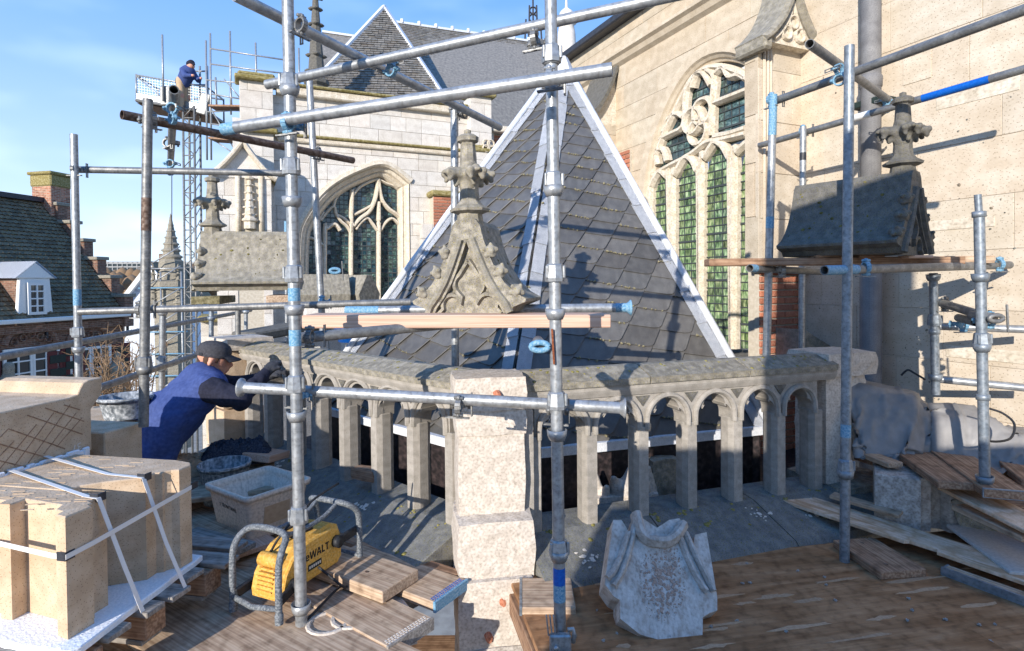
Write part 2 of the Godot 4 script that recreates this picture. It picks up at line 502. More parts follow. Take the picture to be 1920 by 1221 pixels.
# stones of a wall: courses of blocks in a frame, cut to an outline and round an opening
func ashlar(parent: Node3D, t: Transform3D, outline: PackedVector2Array, opening: PackedVector2Array, course: float, length: float, m: Material, proud := 0.012, joint := 0.006, spread := 0.14, called := "stone_block") -> void:
	var lo := Vector2(INF, INF)
	var hi := -lo
	for p in outline:
		lo = lo.min(p); hi = hi.max(p)
	var y := lo.y
	var row := 0
	while y < hi.y:
		var h := course * rng.randf_range(0.86, 1.14)
		var x := lo.x - length * rng.randf_range(0.1, 0.9)
		while x < hi.x:
			var w := length * rng.randf_range(0.62, 1.3)
			var r := PackedVector2Array([Vector2(x, y), Vector2(x + w - joint, y), Vector2(x + w - joint, y + h - joint), Vector2(x, y + h - joint)])
			x += w
			for a in Geometry2D.intersect_polygons(r, outline):
				var left := [a]
				if opening.size():
					left = Geometry2D.clip_polygons(a, opening)
				for q in left:
					if Geometry2D.is_polygon_clockwise(q) or q.size() < 3:
						continue
					var s := Shape.new()
					s.tint(rng.randf_range(1.0 - spread, 1.0), rng.randf_range(-0.025, 0.025))
					s.slab(q, t * Transform3D(Basis(), Vector3(0, 0, rng.randf_range(-0.002, 0.002))), proud, 0.002)
					part(parent, called, s.done(), m)
		y += h
		row += 1
func rect(x0: float, y0: float, x1: float, y1: float) -> PackedVector2Array:
	return PackedVector2Array([Vector2(x0, y0), Vector2(x1, y0), Vector2(x1, y1), Vector2(x0, y1)])
func bricks(parent: Node3D, t: Transform3D, x0: float, y0: float, x1: float, y1: float, m: Material, lenb := 0.21, course := 0.066, proud := 0.01) -> void:
	var s := Shape.new()
	s.slab(rect(x0, y0, x1, y1), t * Transform3D(Basis(), Vector3(0, 0, -0.008)), 0.05)
	part(parent, "mortar_bed", s.done(), M.mortar)
	var y := y0
	var row := 0
	while y < y1 - 0.02:
		var x := x0 - (lenb * 0.5 if row % 2 else 0.0)
		while x < x1 - 0.01:
			var a := maxf(x, x0)
			var b := minf(x + lenb - 0.011, x1)
			if b - a > 0.02:
				var q := Shape.new()
				q.tint(rng.randf_range(0.68, 1.05), rng.randf_range(-0.06, 0.06))
				var h := minf(course - 0.012, y1 - y)
				q.box(t * Transform3D(Basis(), Vector3((a + b) * 0.5, y + h * 0.5, rng.randf_range(-0.003, 0.002))), Vector3(b - a, h, proud * 2), 0.004)
				part(parent, "brick", q.done(), m)
			x += lenb
		y += course
		row += 1
func v2(a: Array) -> PackedVector2Array:
	return PackedVector2Array(a)

# ================================================================ the church
func survey(t: Transform3D, pts: Array, org := Vector2.ZERO, k := 1.0) -> Array:      # bearings to points in the plane of a wall
	var inv := t.affine_inverse()
	var o := []
	for p in pts:
		var w := inv * on_plane(org.x + p[0] / k, org.y + p[1] / k, t.origin, t.basis.z)
		o.append(Vector2(w.x, w.y))
	return o
func smooth_line(pts: Array, n := 4) -> Array:      # Catmull-Rom through points
	var o := []
	for i in pts.size() - 1:
		var a: Vector2 = pts[maxi(i - 1, 0)]
		var d: Vector2 = pts[mini(i + 2, pts.size() - 1)]
		for k in n:
			o.append(pts[i].cubic_interpolate(pts[i + 1], a, d, float(k) / n))
	o.append(pts[-1])
	return o
func rib(w: float, out: float, back := 0.0) -> Array:      # section of a stone bar with splayed sides
	return [Vector2(-w * 0.5, back), Vector2(-w * 0.5, out * 0.35), Vector2(-w * 0.18, out), Vector2(w * 0.18, out), Vector2(w * 0.5, out * 0.35), Vector2(w * 0.5, back)]
func inside(p: Vector2, polys: Array) -> bool:
	for q in polys:
		if Geometry2D.is_point_in_polygon(p, q):
			return true
	return false
# leaded panes inside an outline; returns how many were made
func leaded(parent: Node3D, t: Transform3D, outline: PackedVector2Array, cw: float, ch: float, mats: Array, singles := false) -> void:
	var lo := Vector2(INF, INF)
	var hi := -lo
	for p in outline:
		lo = lo.min(p); hi = hi.max(p)
	var nx := maxi(1, roundi((hi.x - lo.x) / cw))
	var ny := maxi(1, roundi((hi.y - lo.y) / ch))
	var dx := (hi.x - lo.x) / nx
	var dy := (hi.y - lo.y) / ny
	var mass := []
	for m in mats: mass.append(Shape.new())
	var any := {}
	for j in ny:
		for i in nx:
			var c := rect(lo.x + i * dx, lo.y + j * dy, lo.x + (i + 1) * dx, lo.y + (j + 1) * dy)
			for q in Geometry2D.intersect_polygons(c, outline):
				var k := rng.randi() % mats.size()
				var s: Shape = Shape.new() if singles else mass[k]
				any[k] = true
				s.tint(rng.randf_range(0.4, 1.3), rng.randf_range(-0.08, 0.1))
				var mid := Vector2(lo.x + (i + 0.5) * dx, lo.y + (j + 0.5) * dy)
				var tip := Basis(Vector3.UP, rng.randf_range(-0.035, 0.035)) * Basis(Vector3.RIGHT, rng.randf_range(-0.035, 0.035))
				var moved := PackedVector2Array()
				for p in q: moved.append((p - mid) * 0.97)
				s.slab(moved, t * Transform3D(tip, Vector3(mid.x, mid.y, 0)), 0.005)
				if singles: part(parent, "pane", s.done(), mats[k])
	if not singles:
		for k in any: stuff(part(parent, "panes", mass[k].done(), mats[k]))
	var lead := Shape.new()
	var hw := 0.006
	for i in range(0, nx + 1):
		for q in Geometry2D.intersect_polygons(rect(lo.x + i * dx - hw, lo.y, lo.x + i * dx + hw, hi.y), outline):
			lead.slab(q, t * Transform3D(Basis(), Vector3(0, 0, 0.006)), 0.012)
	for j in range(0, ny + 1):
		var b := hw * (2.0 if j % 6 == 3 else 1.0)
		for q in Geometry2D.intersect_polygons(rect(lo.x, lo.y + j * dy - b, hi.x, lo.y + j * dy + b), outline):
			lead.slab(q, t * Transform3D(Basis(), Vector3(0, 0, 0.01 + b * 0.6)), 0.014)
	part(parent, "lead_cames", lead.done(), M.lead_came)
func crocketed_shaft(parent: Node3D, t: Transform3D, h: float, r: float, m: Material) -> void:     # a gothic pinnacle with knobs up its edges
	var s := Shape.new()
	s.lathe([Vector2(r, 0), Vector2(r, h * 0.12), Vector2(r * 1.35, h * 0.14), Vector2(r * 1.35, h * 0.17), Vector2(r * 0.9, h * 0.2), Vector2(r * 0.3, h * 0.86), Vector2(r * 0.75, h * 0.88), Vector2(r * 0.75, h * 0.91), Vector2(r * 0.3, h * 0.93), Vector2(0, h)], 8, t)
	part(parent, "shaft", s.done(), m)
	for k in 5:
		for e in 4:
			var y := h * (0.24 + 0.13 * k)
			var rr := lerpf(r * 0.9, r * 0.3, (y / h - 0.2) / 0.66)
			var q := Shape.new(true)
			q.lathe([Vector2(0, -0.3), Vector2(0.8, 0.0), Vector2(1.0, 0.35), Vector2(0.5, 0.7), Vector2(0, 0.75)].map(func(p): return p * r * 0.42), 6, t * Transform3D(Basis(Vector3.UP, e * PI / 2), Vector3(cos(e * PI / 2), 0, -sin(e * PI / 2)) * rr + Vector3(0, y, 0)))
			part(parent, "crocket", q.done(), m)
func finial_cross(parent: Node3D, t: Transform3D, r: float, m: Material) -> void:
	var s := Shape.new(true)
	for e in 4:
		var d := Vector3(cos(e * PI / 2), 0.1, sin(e * PI / 2))
		s.tube([t * Vector3.ZERO, t * (d * r * 0.5), t * (d * r + Vector3(0, -r * 0.2, 0))], [r * 0.35, r * 0.4, r * 0.3], 7)
	part(parent, "cross_flower", s.done(), m)

func far_church() -> void:
	var o := at(700, 530, 12.0)
	var t := frame(CHURCH_U, Vector3.UP, o)
	var c := thing("church_transept", "white limestone church wall with traceried window and grey slate roofs behind the tent roof", "church", Transform3D())
	# the opening: a pointed arch, its right side cut off straight by the next pier
	var op := survey(t, [[560, 640], [561, 520], [563, 450], [571, 416], [602, 371], [633, 344], [674, 323], [712, 311], [739, 320], [768, 344], [768, 640]])
	op = [Vector2(op[0].x, -4.0)] + smooth_line(op.slice(1, 10), 3) + [Vector2(op[9].x, -4.0)]
	var outline := v2([Vector2(-1.9, -4.0), Vector2(2.7, -4.0), Vector2(2.7, 3.6), Vector2(-1.9, 3.6)])
	ashlar(c, t, outline, v2(op), 0.27, 0.52, M.limestone, 0.03, 0.008, 0.16)
	var back := Geometry2D.clip_polygons(outline, v2(op))
	var s := Shape.new()
	for q in back: s.slab(q, t * Transform3D(Basis(), Vector3(0, 0, -0.012)), 0.6)
	part(c, "wall", s.done(), M.mortar)
	# reveal mouldings of the arch, stepping inwards
	s = Shape.new()
	var line := op.slice(0)
	s.moulding(line, [Vector2(-0.02, 0.02), Vector2(-0.02, -0.05), Vector2(-0.08, -0.09), Vector2(-0.1, -0.16), Vector2(-0.13, -0.14), Vector2(-0.17, -0.2), Vector2(-0.2, -0.3), Vector2(-0.2, -0.42)], t, false, false)
	part(c, "arch_moulding", s.done(), M.limestone_trim)
	var hood := Shape.new()
	hood.moulding(op.slice(2, op.size() - 1), [Vector2(0.11, 0.0), Vector2(0.11, 0.04), Vector2(0.03, 0.06), Vector2(-0.01, 0.0)], t, false, false)
	part(c, "hood_mould", hood.done(), M.limestone_trim)
	# tracery
	var w := Node3D.new()
	w.name = "window"
	c.add_child(w)
	var tt := t * Transform3D(Basis(), Vector3(0, 0, -0.34))
	var org := Vector2(560, 300)
	var k := 2.907
	var trace := [
		[[285, 1000], [285, 400], [300, 360], [335, 320], [380, 285], [410, 230], [425, 170], [432, 105]],
		[[575, 1000], [575, 390], [566, 340], [535, 300], [490, 268], [455, 225], [440, 170], [432, 105]],
		[[435, 1000], [435, 400], [435, 330], [434, 230]],
		[[285, 400], [286, 300], [290, 165]],
		[[140, 1000], [142, 400], [155, 375], [195, 350], [225, 385]],
		[[285, 400], [262, 360], [232, 335], [205, 300], [190, 255], [150, 290], [120, 330]],
		[[190, 255], [200, 215], [235, 170], [280, 150]],
		[[20, 440], [60, 425], [100, 440], [140, 470]],
		[[100, 440], [96, 380], [110, 330], [135, 285]],
		[[290, 200], [330, 150], [385, 120], [432, 105]],
		[[432, 105], [480, 130], [530, 150], [560, 190], [575, 260]],
		[[310, 380], [335, 345], [372, 318], [400, 345], [428, 385]],
		[[445, 385], [470, 345], [505, 320], [540, 345], [565, 385]],
		[[205, 300], [245, 320], [280, 350]],
		[[300, 300], [350, 275], [395, 250]],
		[[470, 250], [510, 285], [560, 300]],
	]
	for n in trace.size():
		s = Shape.new()
		var pts := smooth_line(survey(tt, trace[n], org, k), 4)
		if trace[n][0][1] == 1000: pts[0].y = -4.0
		s.moulding(pts, rib(0.085 if n < 5 else 0.06, 0.12 if n < 5 else 0.09, -0.03), tt)
		part(w, "mullion" if n in [0, 1, 2, 4] else "tracery_bar", s.done(), M.limestone_trim)
	var gl := v2(op)
	gl = Geometry2D.offset_polygon(gl, -0.12)[0]
	gl = Geometry2D.intersect_polygons(gl, rect(-2, -1.2, 2, 3))[0]
	leaded(w, t * Transform3D(Basis(), Vector3(0, 0, -0.38)), gl, 0.088, 0.095, [M.green_glass, M.green_glass, M.teal_glass])
	s = Shape.new()
	s.box(t * Transform3D(Basis(), Vector3(-0.4, 0.0, -2.5)), Vector3(4.4, 7.4, 0.3))
	part(c, "interior_wall", s.done(), M.limestone)
	# cornice and string course
	for cv in [[3.6, 0.16, 0.14, M.limestone_trim], [3.76, 0.05, 0.2, M.mossy_stone], [2.72, 0.1, 0.07, M.limestone_trim], [2.82, 0.05, 0.12, M.mossy_stone]]:
		s = Shape.new()
		s.box(t * Transform3D(Basis(), Vector3(0.12, cv[0] + cv[1] * 0.5, cv[2] * 0.5 - 0.05)), Vector3(3.84, cv[1], cv[2] + 0.1), 0.02)
		part(c, "cornice", s.done(), cv[3])
	# piers at both ends
	var pier := func(u0, u1, v0, v1, z, m):
		var b := Shape.new()
		b.box(t * Transform3D(Basis(), Vector3((u0 + u1) * 0.5, (v0 + v1) * 0.5, z * 0.5 - 0.1)), Vector3(u1 - u0, v1 - v0, z + 0.2), 0.01)
		part(c, "pier", b.done(), M.mortar)
		ashlar(c, t * Transform3D(Basis(), Vector3(0, 0, z + 0.012)), rect(u0, v0, u1, v1), v2([]), 0.3, 0.6, m, 0.012)
		ashlar(c, t * Transform3D(Basis(Vector3.UP, -PI / 2), Vector3(u0 - 0.012, 0, -0.2)), rect(0, v0, z + 0.2, v1), v2([]), 0.3, 0.6, m, 0.012)
	pier.call(-2.42, -1.86, -4.0, 3.75, 0.18, M.limestone)
	pier.call(2.08, 2.56, 2.95, 4.0, 0.2, M.limestone)
	pier.call(2.05, 2.6, -4.0, 2.8, 0.26, M.limestone)
	for cap in [[-2.14, 3.75, 0.74], [2.32, 4.0, 0.66], [2.32, 2.8, 0.68], [-2.14, 2.8, 0.7]]:
		s = Shape.new()
		s.box(t * Transform3D(Basis(), Vector3(cap[0], cap[1] + 0.04, 0.07)), Vector3(cap[2], 0.08, 0.5), 0.02)
		s.box(t * Transform3D(Basis(), Vector3(cap[0], cap[1] + 0.115, 0.05)), Vector3(cap[2] * 0.86, 0.08, 0.42), 0.03)
		part(c, "cap_stone", s.done(), M.mossy_stone)
	# a blind quatrefoil panel on the right pier
	s = Shape.new()
	var pc := survey(t, [[907, 279]])
	for e in 4:
		var cc: Vector2 = pc[0] + Vector2(cos(PI / 4 + e * PI / 2), sin(PI / 4 + e * PI / 2)) * 0.08
		s.moulding(arc(cc, 0.075, 0, 330, 10), rib(0.03, 0.03, -0.02), t * Transform3D(Basis(), Vector3(0, 0, 0.28)), true)
	part(c, "blind_tracery", s.done(), M.limestone_trim)
	# brick pier and brick wall beyond
	bricks(c, t * Transform3D(Basis(), Vector3(0, 0, 0.3)), 1.2, 0.0, 1.8, 1.78, M.brick)
	s = Shape.new()
	s.box(t * Transform3D(Basis(), Vector3(1.5, 0.9, 0.12)), Vector3(0.58, 1.74, 0.3))
	part(c, "pier", s.done(), M.mortar)
	s = Shape.new()
	s.box(t * Transform3D(Basis(), Vector3(1.5, 1.85, 0.14)), Vector3(0.72, 0.12, 0.46), 0.03)
	part(c, "cap_stone", s.done(), M.mossy_stone)
	ashlar(c, t * Transform3D(Basis(), Vector3(0, 0, 0.31)), rect(0.95, -2.0, 1.2, 1.2), v2([]), 0.3, 0.4, M.limestone, 0.2)
	bricks(c, t * Transform3D(Basis(), Vector3(0, 0, -0.05)), 2.62, 1.5, 3.9, 3.3, M.brick)
	s = Shape.new()
	s.box(t * Transform3D(Basis(), Vector3(3.26, 3.38, 0.0)), Vector3(1.3, 0.14, 0.3), 0.02)
	part(c, "cornice", s.done(), M.limestone_trim)
	# roofs
	var roof := func(pts, m):
		var b := Shape.new()
		var nn: Vector3 = (pts[1] - pts[0]).cross(pts[2] - pts[0]).normalized() * 0.12
		for i in range(1, pts.size() - 1):
			b.tri(pts[0], pts[i], pts[i + 1])
			b.tri(pts[0] - nn, pts[i + 1] - nn, pts[i] - nn)
		return part(c, "roof", b.done(), m)
	var ridge := func(a, b, wd):
		var q := Shape.new()
		q.bar(a, b, wd, 0.07)
		part(c, "lead_ridge", q.done(), M.lead)
	var a0 := at(720, 12, 16.0)
	var al := at(540, 205, 13.2)
	var ar := at(850, 205, 13.2 + 1.7)
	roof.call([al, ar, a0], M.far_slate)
	slate_rows(c, al, ar, a0)
	ridge.call(al, a0, 0.13)
	ridge.call(ar, a0, 0.13)
	var b0 := at(738, 42, 19.0)
	var b1 := at(1130, 98, 22.4)
	var b2 := at(1130, 300, 18.0)
	var b3 := at(830, 215, 15.2)
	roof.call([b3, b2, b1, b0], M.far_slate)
	slate_rows(c, b3, b2, b0, b1)
	ridge.call(b0, b1, 0.2)
	for i in 14:
		var p := b0.lerp(b1, (i + 0.5) / 14.0)
		var q := Shape.new()
		q.box(Transform3D(Basis(), p + Vector3(0, 0.05, 0)), Vector3(0.1, 0.14, 0.26), 0.02)
		part(c, "ridge_roll", q.done(), M.lead)
	var l0 := at(604, 60, 19.5)
	var l1 := at(700, 74, 20.0)
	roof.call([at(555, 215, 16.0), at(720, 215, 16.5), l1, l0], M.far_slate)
	ridge.call(l0, l1, 0.16)
	# crocketed pinnacle, stone turret and iron ridge finial on the roofs
	var pn := thing("stone_pinnacle", "tall dark crocketed stone pinnacle left of the slate gable roof", "pinnacle", yawed(at(594, 190, 13.0), 20))
	crocketed_shaft(pn, Transform3D(), 2.62, 0.2, M.dark_stone)
	finial_cross(pn, Transform3D(Basis(), Vector3(0, 2.28, 0)), 0.16, M.dark_stone)
	pn = thing("stone_turret", "slim white turret with ball top behind the scaffold pole", "turret", Transform3D(Basis(), at(1063, 140, 20.0)))
	s = Shape.new(true)
	s.lathe([Vector2(0.36, 0), Vector2(0.3, 1.4), Vector2(0.24, 1.7), Vector2(0.36, 1.74), Vector2(0.36, 1.84), Vector2(0.28, 1.9), Vector2(0.22, 2.1), Vector2(0.05, 2.25), Vector2(0.03, 2.6), Vector2(0, 2.62)], 12)
	part(pn, "shaft", s.done(), M.limestone)
	pn = thing("iron_ridge_cresting", "black openwork iron cresting on the far slate ridge", "cresting", Transform3D(Basis(), at(1000, 88, 21.5)))
	for i in 5:
		s = Shape.new()
		s.tube([Vector3((i - 2) * 0.16, 0, 0), Vector3((i - 2) * 0.13, 1.0 + 0.5 * (2 - absi(i - 2)), 0)], 0.035, 6)
		part(pn, "upright", s.done(), M.dark_pipe)
	for i in 5:
		s = Shape.new()
		s.moulding(arc(Vector2(0, 0.2 + i * 0.28), 0.2 - 0.02 * i, 0, 345, 12), rib(0.05, 0.05, -0.02), Transform3D(), true)
		part(pn, "scroll", s.done(), M.dark_pipe)
	niche_buttress(t)

# thin raised courses of slates on a far roof, one mass
func slate_rows(c: Node3D, a: Vector3, b: Vector3, top: Vector3, top2 := Vector3.INF) -> void:
	var t2 := top if top2 == Vector3.INF else top2
	var nn := (b - a).cross(top - a).normalized()
	var s := Shape.new()
	var n := 46
	for i in n:
		var f := (i + 0.0) / n
		var g := (i + 1.08) / n
		var p0 := a.lerp(top, f); var p1 := b.lerp(t2, f)
		var q0 := a.lerp(top, minf(g, 1)); var q1 := b.lerp(t2, minf(g, 1))
		var m := maxi(1, int(p0.distance_to(p1) / 0.17))
		var off := 0.5 if i % 2 else 0.0
		for j in m + 1:
			var x0 := clampf((j - off) / m, 0, 1); var x1 := clampf((j + 0.94 - off) / m, 0, 1)
			if x1 - x0 < 0.001: continue
			s.tint(rng.randf_range(0.7, 1.12), rng.randf_range(-0.04, 0.06))
			var lift := nn * rng.randf_range(0.03, 0.05)
			var v0 := p0.lerp(p1, x0); var v1 := p0.lerp(p1, x1)
			var u0 := q0.lerp(q1, x0); var u1 := q0.lerp(q1, x1)
			s.quad(v0 + lift, v1 + lift, u1 + nn * 0.015, u0 + nn * 0.015)
			s.quad(v0, v1, v1 + lift, v0 + lift)
	stuff(part(c, "roof_slates", s.done(), M.far_slate))

func niche_buttress(t: Transform3D) -> void:
	var b := thing("gabled_buttress", "white stone buttress with mossy ogee gable and carved niche beside the far wall", "buttress", Transform3D())
	var z := 0.75
	var f := t * Transform3D(Basis(), Vector3(0, 0, z))
	var p := survey(f, [[403, 325], [507, 325], [468, 268], [403, 640], [512, 640], [452, 445], [486, 445]])
	var x0: float = p[0].x; var x1: float = p[1].x; var y0: float = p[0].y; var ya: float = p[2].y
	var s := Shape.new()
	s.slab(rect(x0, -3.0, x1, y0), f * Transform3D(Basis(), Vector3(0, 0, -0.012)), z + 0.4)
	part(b, "core", s.done(), M.mortar)
	var nx0: float = p[5].x - 0.06; var nx1: float = p[6].x + 0.06
	ashlar(b, f, rect(x0, -3.0, nx0, y0), v2([]), 0.3, 0.5, M.limestone, 0.02)
	ashlar(b, f, rect(nx1, -3.0, x1, y0), v2([]), 0.3, 0.5, M.limestone, 0.02)
	ashlar(b, f * Transform3D(Basis(Vector3.UP, PI / 2), Vector3(x1 - x0 + x0 + 0.01, 0, 0)), rect(0, -3.0, z + 0.2, y0), v2([]), 0.3, 0.5, M.limestone, 0.02)
	# ogee gable roof with mossy slopes
	var mid := (x0 + x1) * 0.5
	for sg in [-1.0, 1.0]:
		var prof := []
		for k in 9:
			var q: float = k / 8.0
			prof.append(Vector2(mid + sg * (x1 - mid + 0.1) * (1.0 - q), lerpf(y0 - 0.05, ya, pow(q, 1.5) * 0.75 + q * 0.25)))
		var q := Shape.new()
		for k in 8:
			var a: Vector2 = prof[k]; var c: Vector2 = prof[k + 1]
			var e := [f * Vector3(a.x, a.y, 0.1), f * Vector3(c.x, c.y, 0.1), f * Vector3(c.x, c.y, -z), f * Vector3(a.x, a.y, -z)]
			if sg > 0: q.quad(e[0], e[3], e[2], e[1])
			else: q.quad(e[0], e[1], e[2], e[3])
		part(b, "gable_slope", q.done(), M.mossy_stone)
		q = Shape.new()
		q.moulding(prof if sg < 0 else prof, rib(0.09, 0.08, -0.12), f * Transform3D(Basis(), Vector3(0, 0, 0.08)))
		part(b, "gable_moulding", q.done(), M.limestone_trim)
	var face := [Vector2(x0, y0 - 0.05), Vector2(x1, y0 - 0.05)]
	for k in 9:
		var q: float = k / 8.0
		face.append(Vector2(lerpf(x1, mid, q), lerpf(y0 - 0.05, ya, pow(q, 1.5) * 0.75 + q * 0.25)))
	for k in range(7, 0, -1):
		var q: float = k / 8.0
		face.append(Vector2(lerpf(x0, mid, q), lerpf(y0 - 0.05, ya, pow(q, 1.5) * 0.75 + q * 0.25)))
	s = Shape.new()
	s.slab(v2(face), f * Transform3D(Basis(), Vector3(0, 0, 0.02)), 0.3)
	part(b, "gable_face", s.done(), M.limestone)
	# niche shafts and canopy
	for x in [nx0 + 0.02, nx1 - 0.02]:
		s = Shape.new(true)
		s.tube([f * Vector3(x, p[5].y, 0.02), f * Vector3(x, y0, 0.02)], 0.045, 8)
		part(b, "niche_shaft", s.done(), M.limestone_trim)
	s = Shape.new()
	s.slab(rect(nx0, -3.0, nx1, y0), f * Transform3D(Basis(), Vector3(0, 0, -0.1)), 0.1)
	part(b, "niche_back", s.done(), M.limestone_trim)
	crocketed_shaft(b, f * Transform3D(Basis(), Vector3((nx0 + nx1) * 0.5, p[5].y + 0.15, 0.02)), y0 - p[5].y - 0.1, 0.1, M.limestone_trim)
	s = Shape.new()
	s.box(f * Transform3D(Basis(), Vector3((nx0 + nx1) * 0.5, p[5].y, 0.05)), Vector3(nx1 - nx0 + 0.2, 0.12, 0.3), 0.03)
	part(b, "niche_sill", s.done(), M.mossy_stone)

func window_wall() -> void:
	var pr := at(1655, 400, 4.6)
	pr.y = 0.0
	var o := pr + CHURCH_U * 0.68
	var t := frame(CHURCH_N, Vector3.UP, o)      # x runs towards us, z out of the wall to the left
	var c := thing("church_aisle", "pale tuff church wall with a tall green leaded window right of the tent roof", "church", Transform3D())
	var op := survey(t, [[1206, 640], [1206, 450], [1207, 380], [1212, 320], [1224, 265], [1242, 215], [1266, 165], [1295, 125], [1330, 102], [1370, 98], [1412, 118], [1455, 165], [1500, 250], [1520, 330], [1520, 640]])
	var opening: Array = [Vector2(op[0].x, -3.0)] + smooth_line(op.slice(1, 14), 3) + [Vector2(op[13].x, -3.0)]
	var hi := 3.38
	var outline := rect(-6.2, -3.0, 0.4, hi)
	ashlar(c, t, outline, v2(opening), 0.34, 0.62, M.old_tuff, 0.04, 0.004, 0.1)
	var s := Shape.new()
	for q in Geometry2D.clip_polygons(outline, v2(opening)): s.slab(q, t * Transform3D(Basis(), Vector3(0, 0, -0.012)), 0.7)
	part(c, "wall", s.done(), M.mortar)
	ashlar(c, t * Transform3D(Basis(), Vector3(0, 0, 0.06)), rect(-6.2, hi + 0.06, 0.4, 3.86), v2([]), 0.2, 0.5, M.old_tuff, 0.04, 0.004, 0.1)
	s = Shape.new()
	s.slab(rect(-6.2, hi, 0.4, 3.86), t * Transform3D(Basis(), Vector3(0, 0, 0.045)), 0.7)
	part(c, "wall", s.done(), M.mortar)
	s = Shape.new()
	s.moulding([Vector2(-6.2, hi), Vector2(0.4, hi)], [Vector2(-0.1, 0.0), Vector2(-0.06, 0.06), Vector2(0.0, 0.09), Vector2(0.03, 0.14), Vector2(0.07, 0.14), Vector2(0.09, 0.06), Vector2(0.1, 0.0)], t)
	part(c, "string_course", s.done(), M.old_tuff)
	# dark eaves gutter along the wall head
	s = Shape.new()
	s.box(t * Transform3D(Basis(), Vector3(-2.9, 3.9, 0.1)), Vector3(6.8, 0.12, 0.26), 0.02)
	part(c, "gutter", s.done(), M.dark_pipe)
	# reveal
	s = Shape.new()
	s.moulding(opening, [Vector2(0.13, 0.012), Vector2(0.0, 0.012), Vector2(-0.02, -0.02), Vector2(-0.05, -0.045), Vector2(-0.06, -0.07), Vector2(-0.09, -0.09), Vector2(-0.1, -0.2)], t, false, false)
	part(c, "arch_moulding", s.done(), M.old_tuff)
	var w := Node3D.new()
	w.name = "window"
	c.add_child(w)
	var tt := t * Transform3D(Basis(), Vector3(0, 0, -0.12))
	var org := Vector2(1000, 0)
	var k := 2.906
	var bars := [
		[[650, 1900], [652, 1100], [660, 1010], [690, 950], [710, 935], [740, 965], [755, 1010], [770, 1900]],
		[[770, 1900], [775, 1010], [790, 950], [820, 890], [850, 855], [885, 880], [905, 930], [920, 1000], [925, 1900]],
		[[925, 1900], [930, 930], [950, 860], [985, 800], [1010, 775], [1050, 800], [1080, 860], [1090, 930], [1100, 1900]],
		[[1100, 1900], [1110, 900], [1130, 830], [1165, 790], [1200, 770], [1240, 800]],
		[[660, 960], [668, 880], [700, 800], [740, 700], [790, 600], [840, 500], [880, 430], [930, 385], [990, 365], [1060, 370], [1140, 400], [1200, 450]],
		[[690, 940], [760, 900], [840, 860], [900, 820], [960, 775], [1040, 760], [1170, 730]],
		[[700, 760], [760, 730], [830, 690], [840, 600], [850, 500], [890, 430]],
		[[985, 740], [990, 560], [1000, 420], [960, 380]],
		[[1000, 560], [1080, 530], [1180, 490]],
		[[1000, 745], [1080, 730], [1170, 700]],
		[[725, 720], [740, 660], [790, 620], [830, 640]],
		[[880, 480], [900, 410], [935, 395], [965, 440], [980, 470]],
		[[1010, 400], [1050, 370], [1080, 420], [1130, 410], [1170, 430]],
		[[690, 900], [680, 830], [720, 815], [740, 880]],
	]
	for n in bars.size():
		var pts := survey(tt, bars[n], org, k)
		pts = smooth_line(pts, 3)
		for i in pts.size():
			if pts[i].y < -3.0: pts[i].y = -3.0
		s = Shape.new()
		s.moulding(pts, rib(0.1 if n < 4 else 0.085, 0.09 if n < 4 else 0.08, -0.03), tt)
		part(w, "mullion" if n < 4 else "tracery_bar", s.done(), M.limestone_trim)
	# the trefoil rose in the head
	for cc in [[885, 660], [940, 610], [915, 720]]:
		var p: Vector2 = survey(tt, [cc], org, k)[0]
		s = Shape.new()
		s.moulding(arc(p, 0.16, 0, 348, 22), rib(0.075, 0.09, -0.03), tt, true)
		part(w, "foil", s.done(), M.limestone_trim)
	# leaded lights
	var lights := [
		[[668, 1900], [668, 1050], [690, 985], [710, 960], [735, 985], [750, 1050], [750, 1900]],
		[[795, 1900], [797, 1010], [815, 940], [850, 880], [880, 930], [897, 1010], [900, 1900]],
		[[948, 1900], [950, 940], [975, 860], [1010, 800], [1050, 850], [1078, 940], [1080, 1900]],
		[[1132, 1900], [1135, 930], [1150, 850], [1240, 840], [1240, 1900]],
	]
	var gt := t * Transform3D(Basis(), Vector3(0, 0, -0.14))
	for l in lights:
		var q := survey(gt, l, org, k)
		for i in q.size():
			if q[i].y < -1.0: q[i].y = -1.0
		leaded(w, gt, v2(q), 0.125, 0.098, [M.bright_green_glass], true)
	var head := v2(survey(gt, [[690, 930], [1250, 720], [1250, 480], [1150, 390], [1000, 365], [900, 400], [820, 520], [700, 800]], org, k))
	leaded(w, gt * Transform3D(Basis(), Vector3(0, 0, -0.02)), head, 0.12, 0.1, [M.green_glass, M.teal_glass, M.green_glass])
	s = Shape.new()
	s.box(t * Transform3D(Basis(), Vector3(-2.6, 0.6, -3.0)), Vector3(6.2, 7.0, 0.3))
	part(c, "interior_wall", s.done(), M.limestone)
	# sill
	s = Shape.new()
	s.box(t * Transform3D(Basis(Vector3.RIGHT, 0.3), Vector3(-2.6, -1.05, -0.1)), Vector3(3.4, 0.2, 0.7), 0.02)
	part(c, "window_sill", s.done(), M.dark_stone)
	# the far buttress with its curved cap, left of the window
	var bt := thing("tuff_buttress", "weathered tuff buttress with a curved coping left of the green window", "buttress", Transform3D())
	var fx := CHURCH_N
	var face := frame(CHURCH_U, Vector3.UP, o - CHURCH_N * 4.62 - CHURCH_U * 0.62)     # front face of the buttress, z towards us
	ashlar(bt, face, rect(0, -3.0, 0.62, 2.42), v2([]), 0.34, 0.6, M.old_tuff, 0.03, 0.005)
	var side := frame(CHURCH_N, Vector3.UP, o - CHURCH_N * 5.2 - CHURCH_U * 0.62)
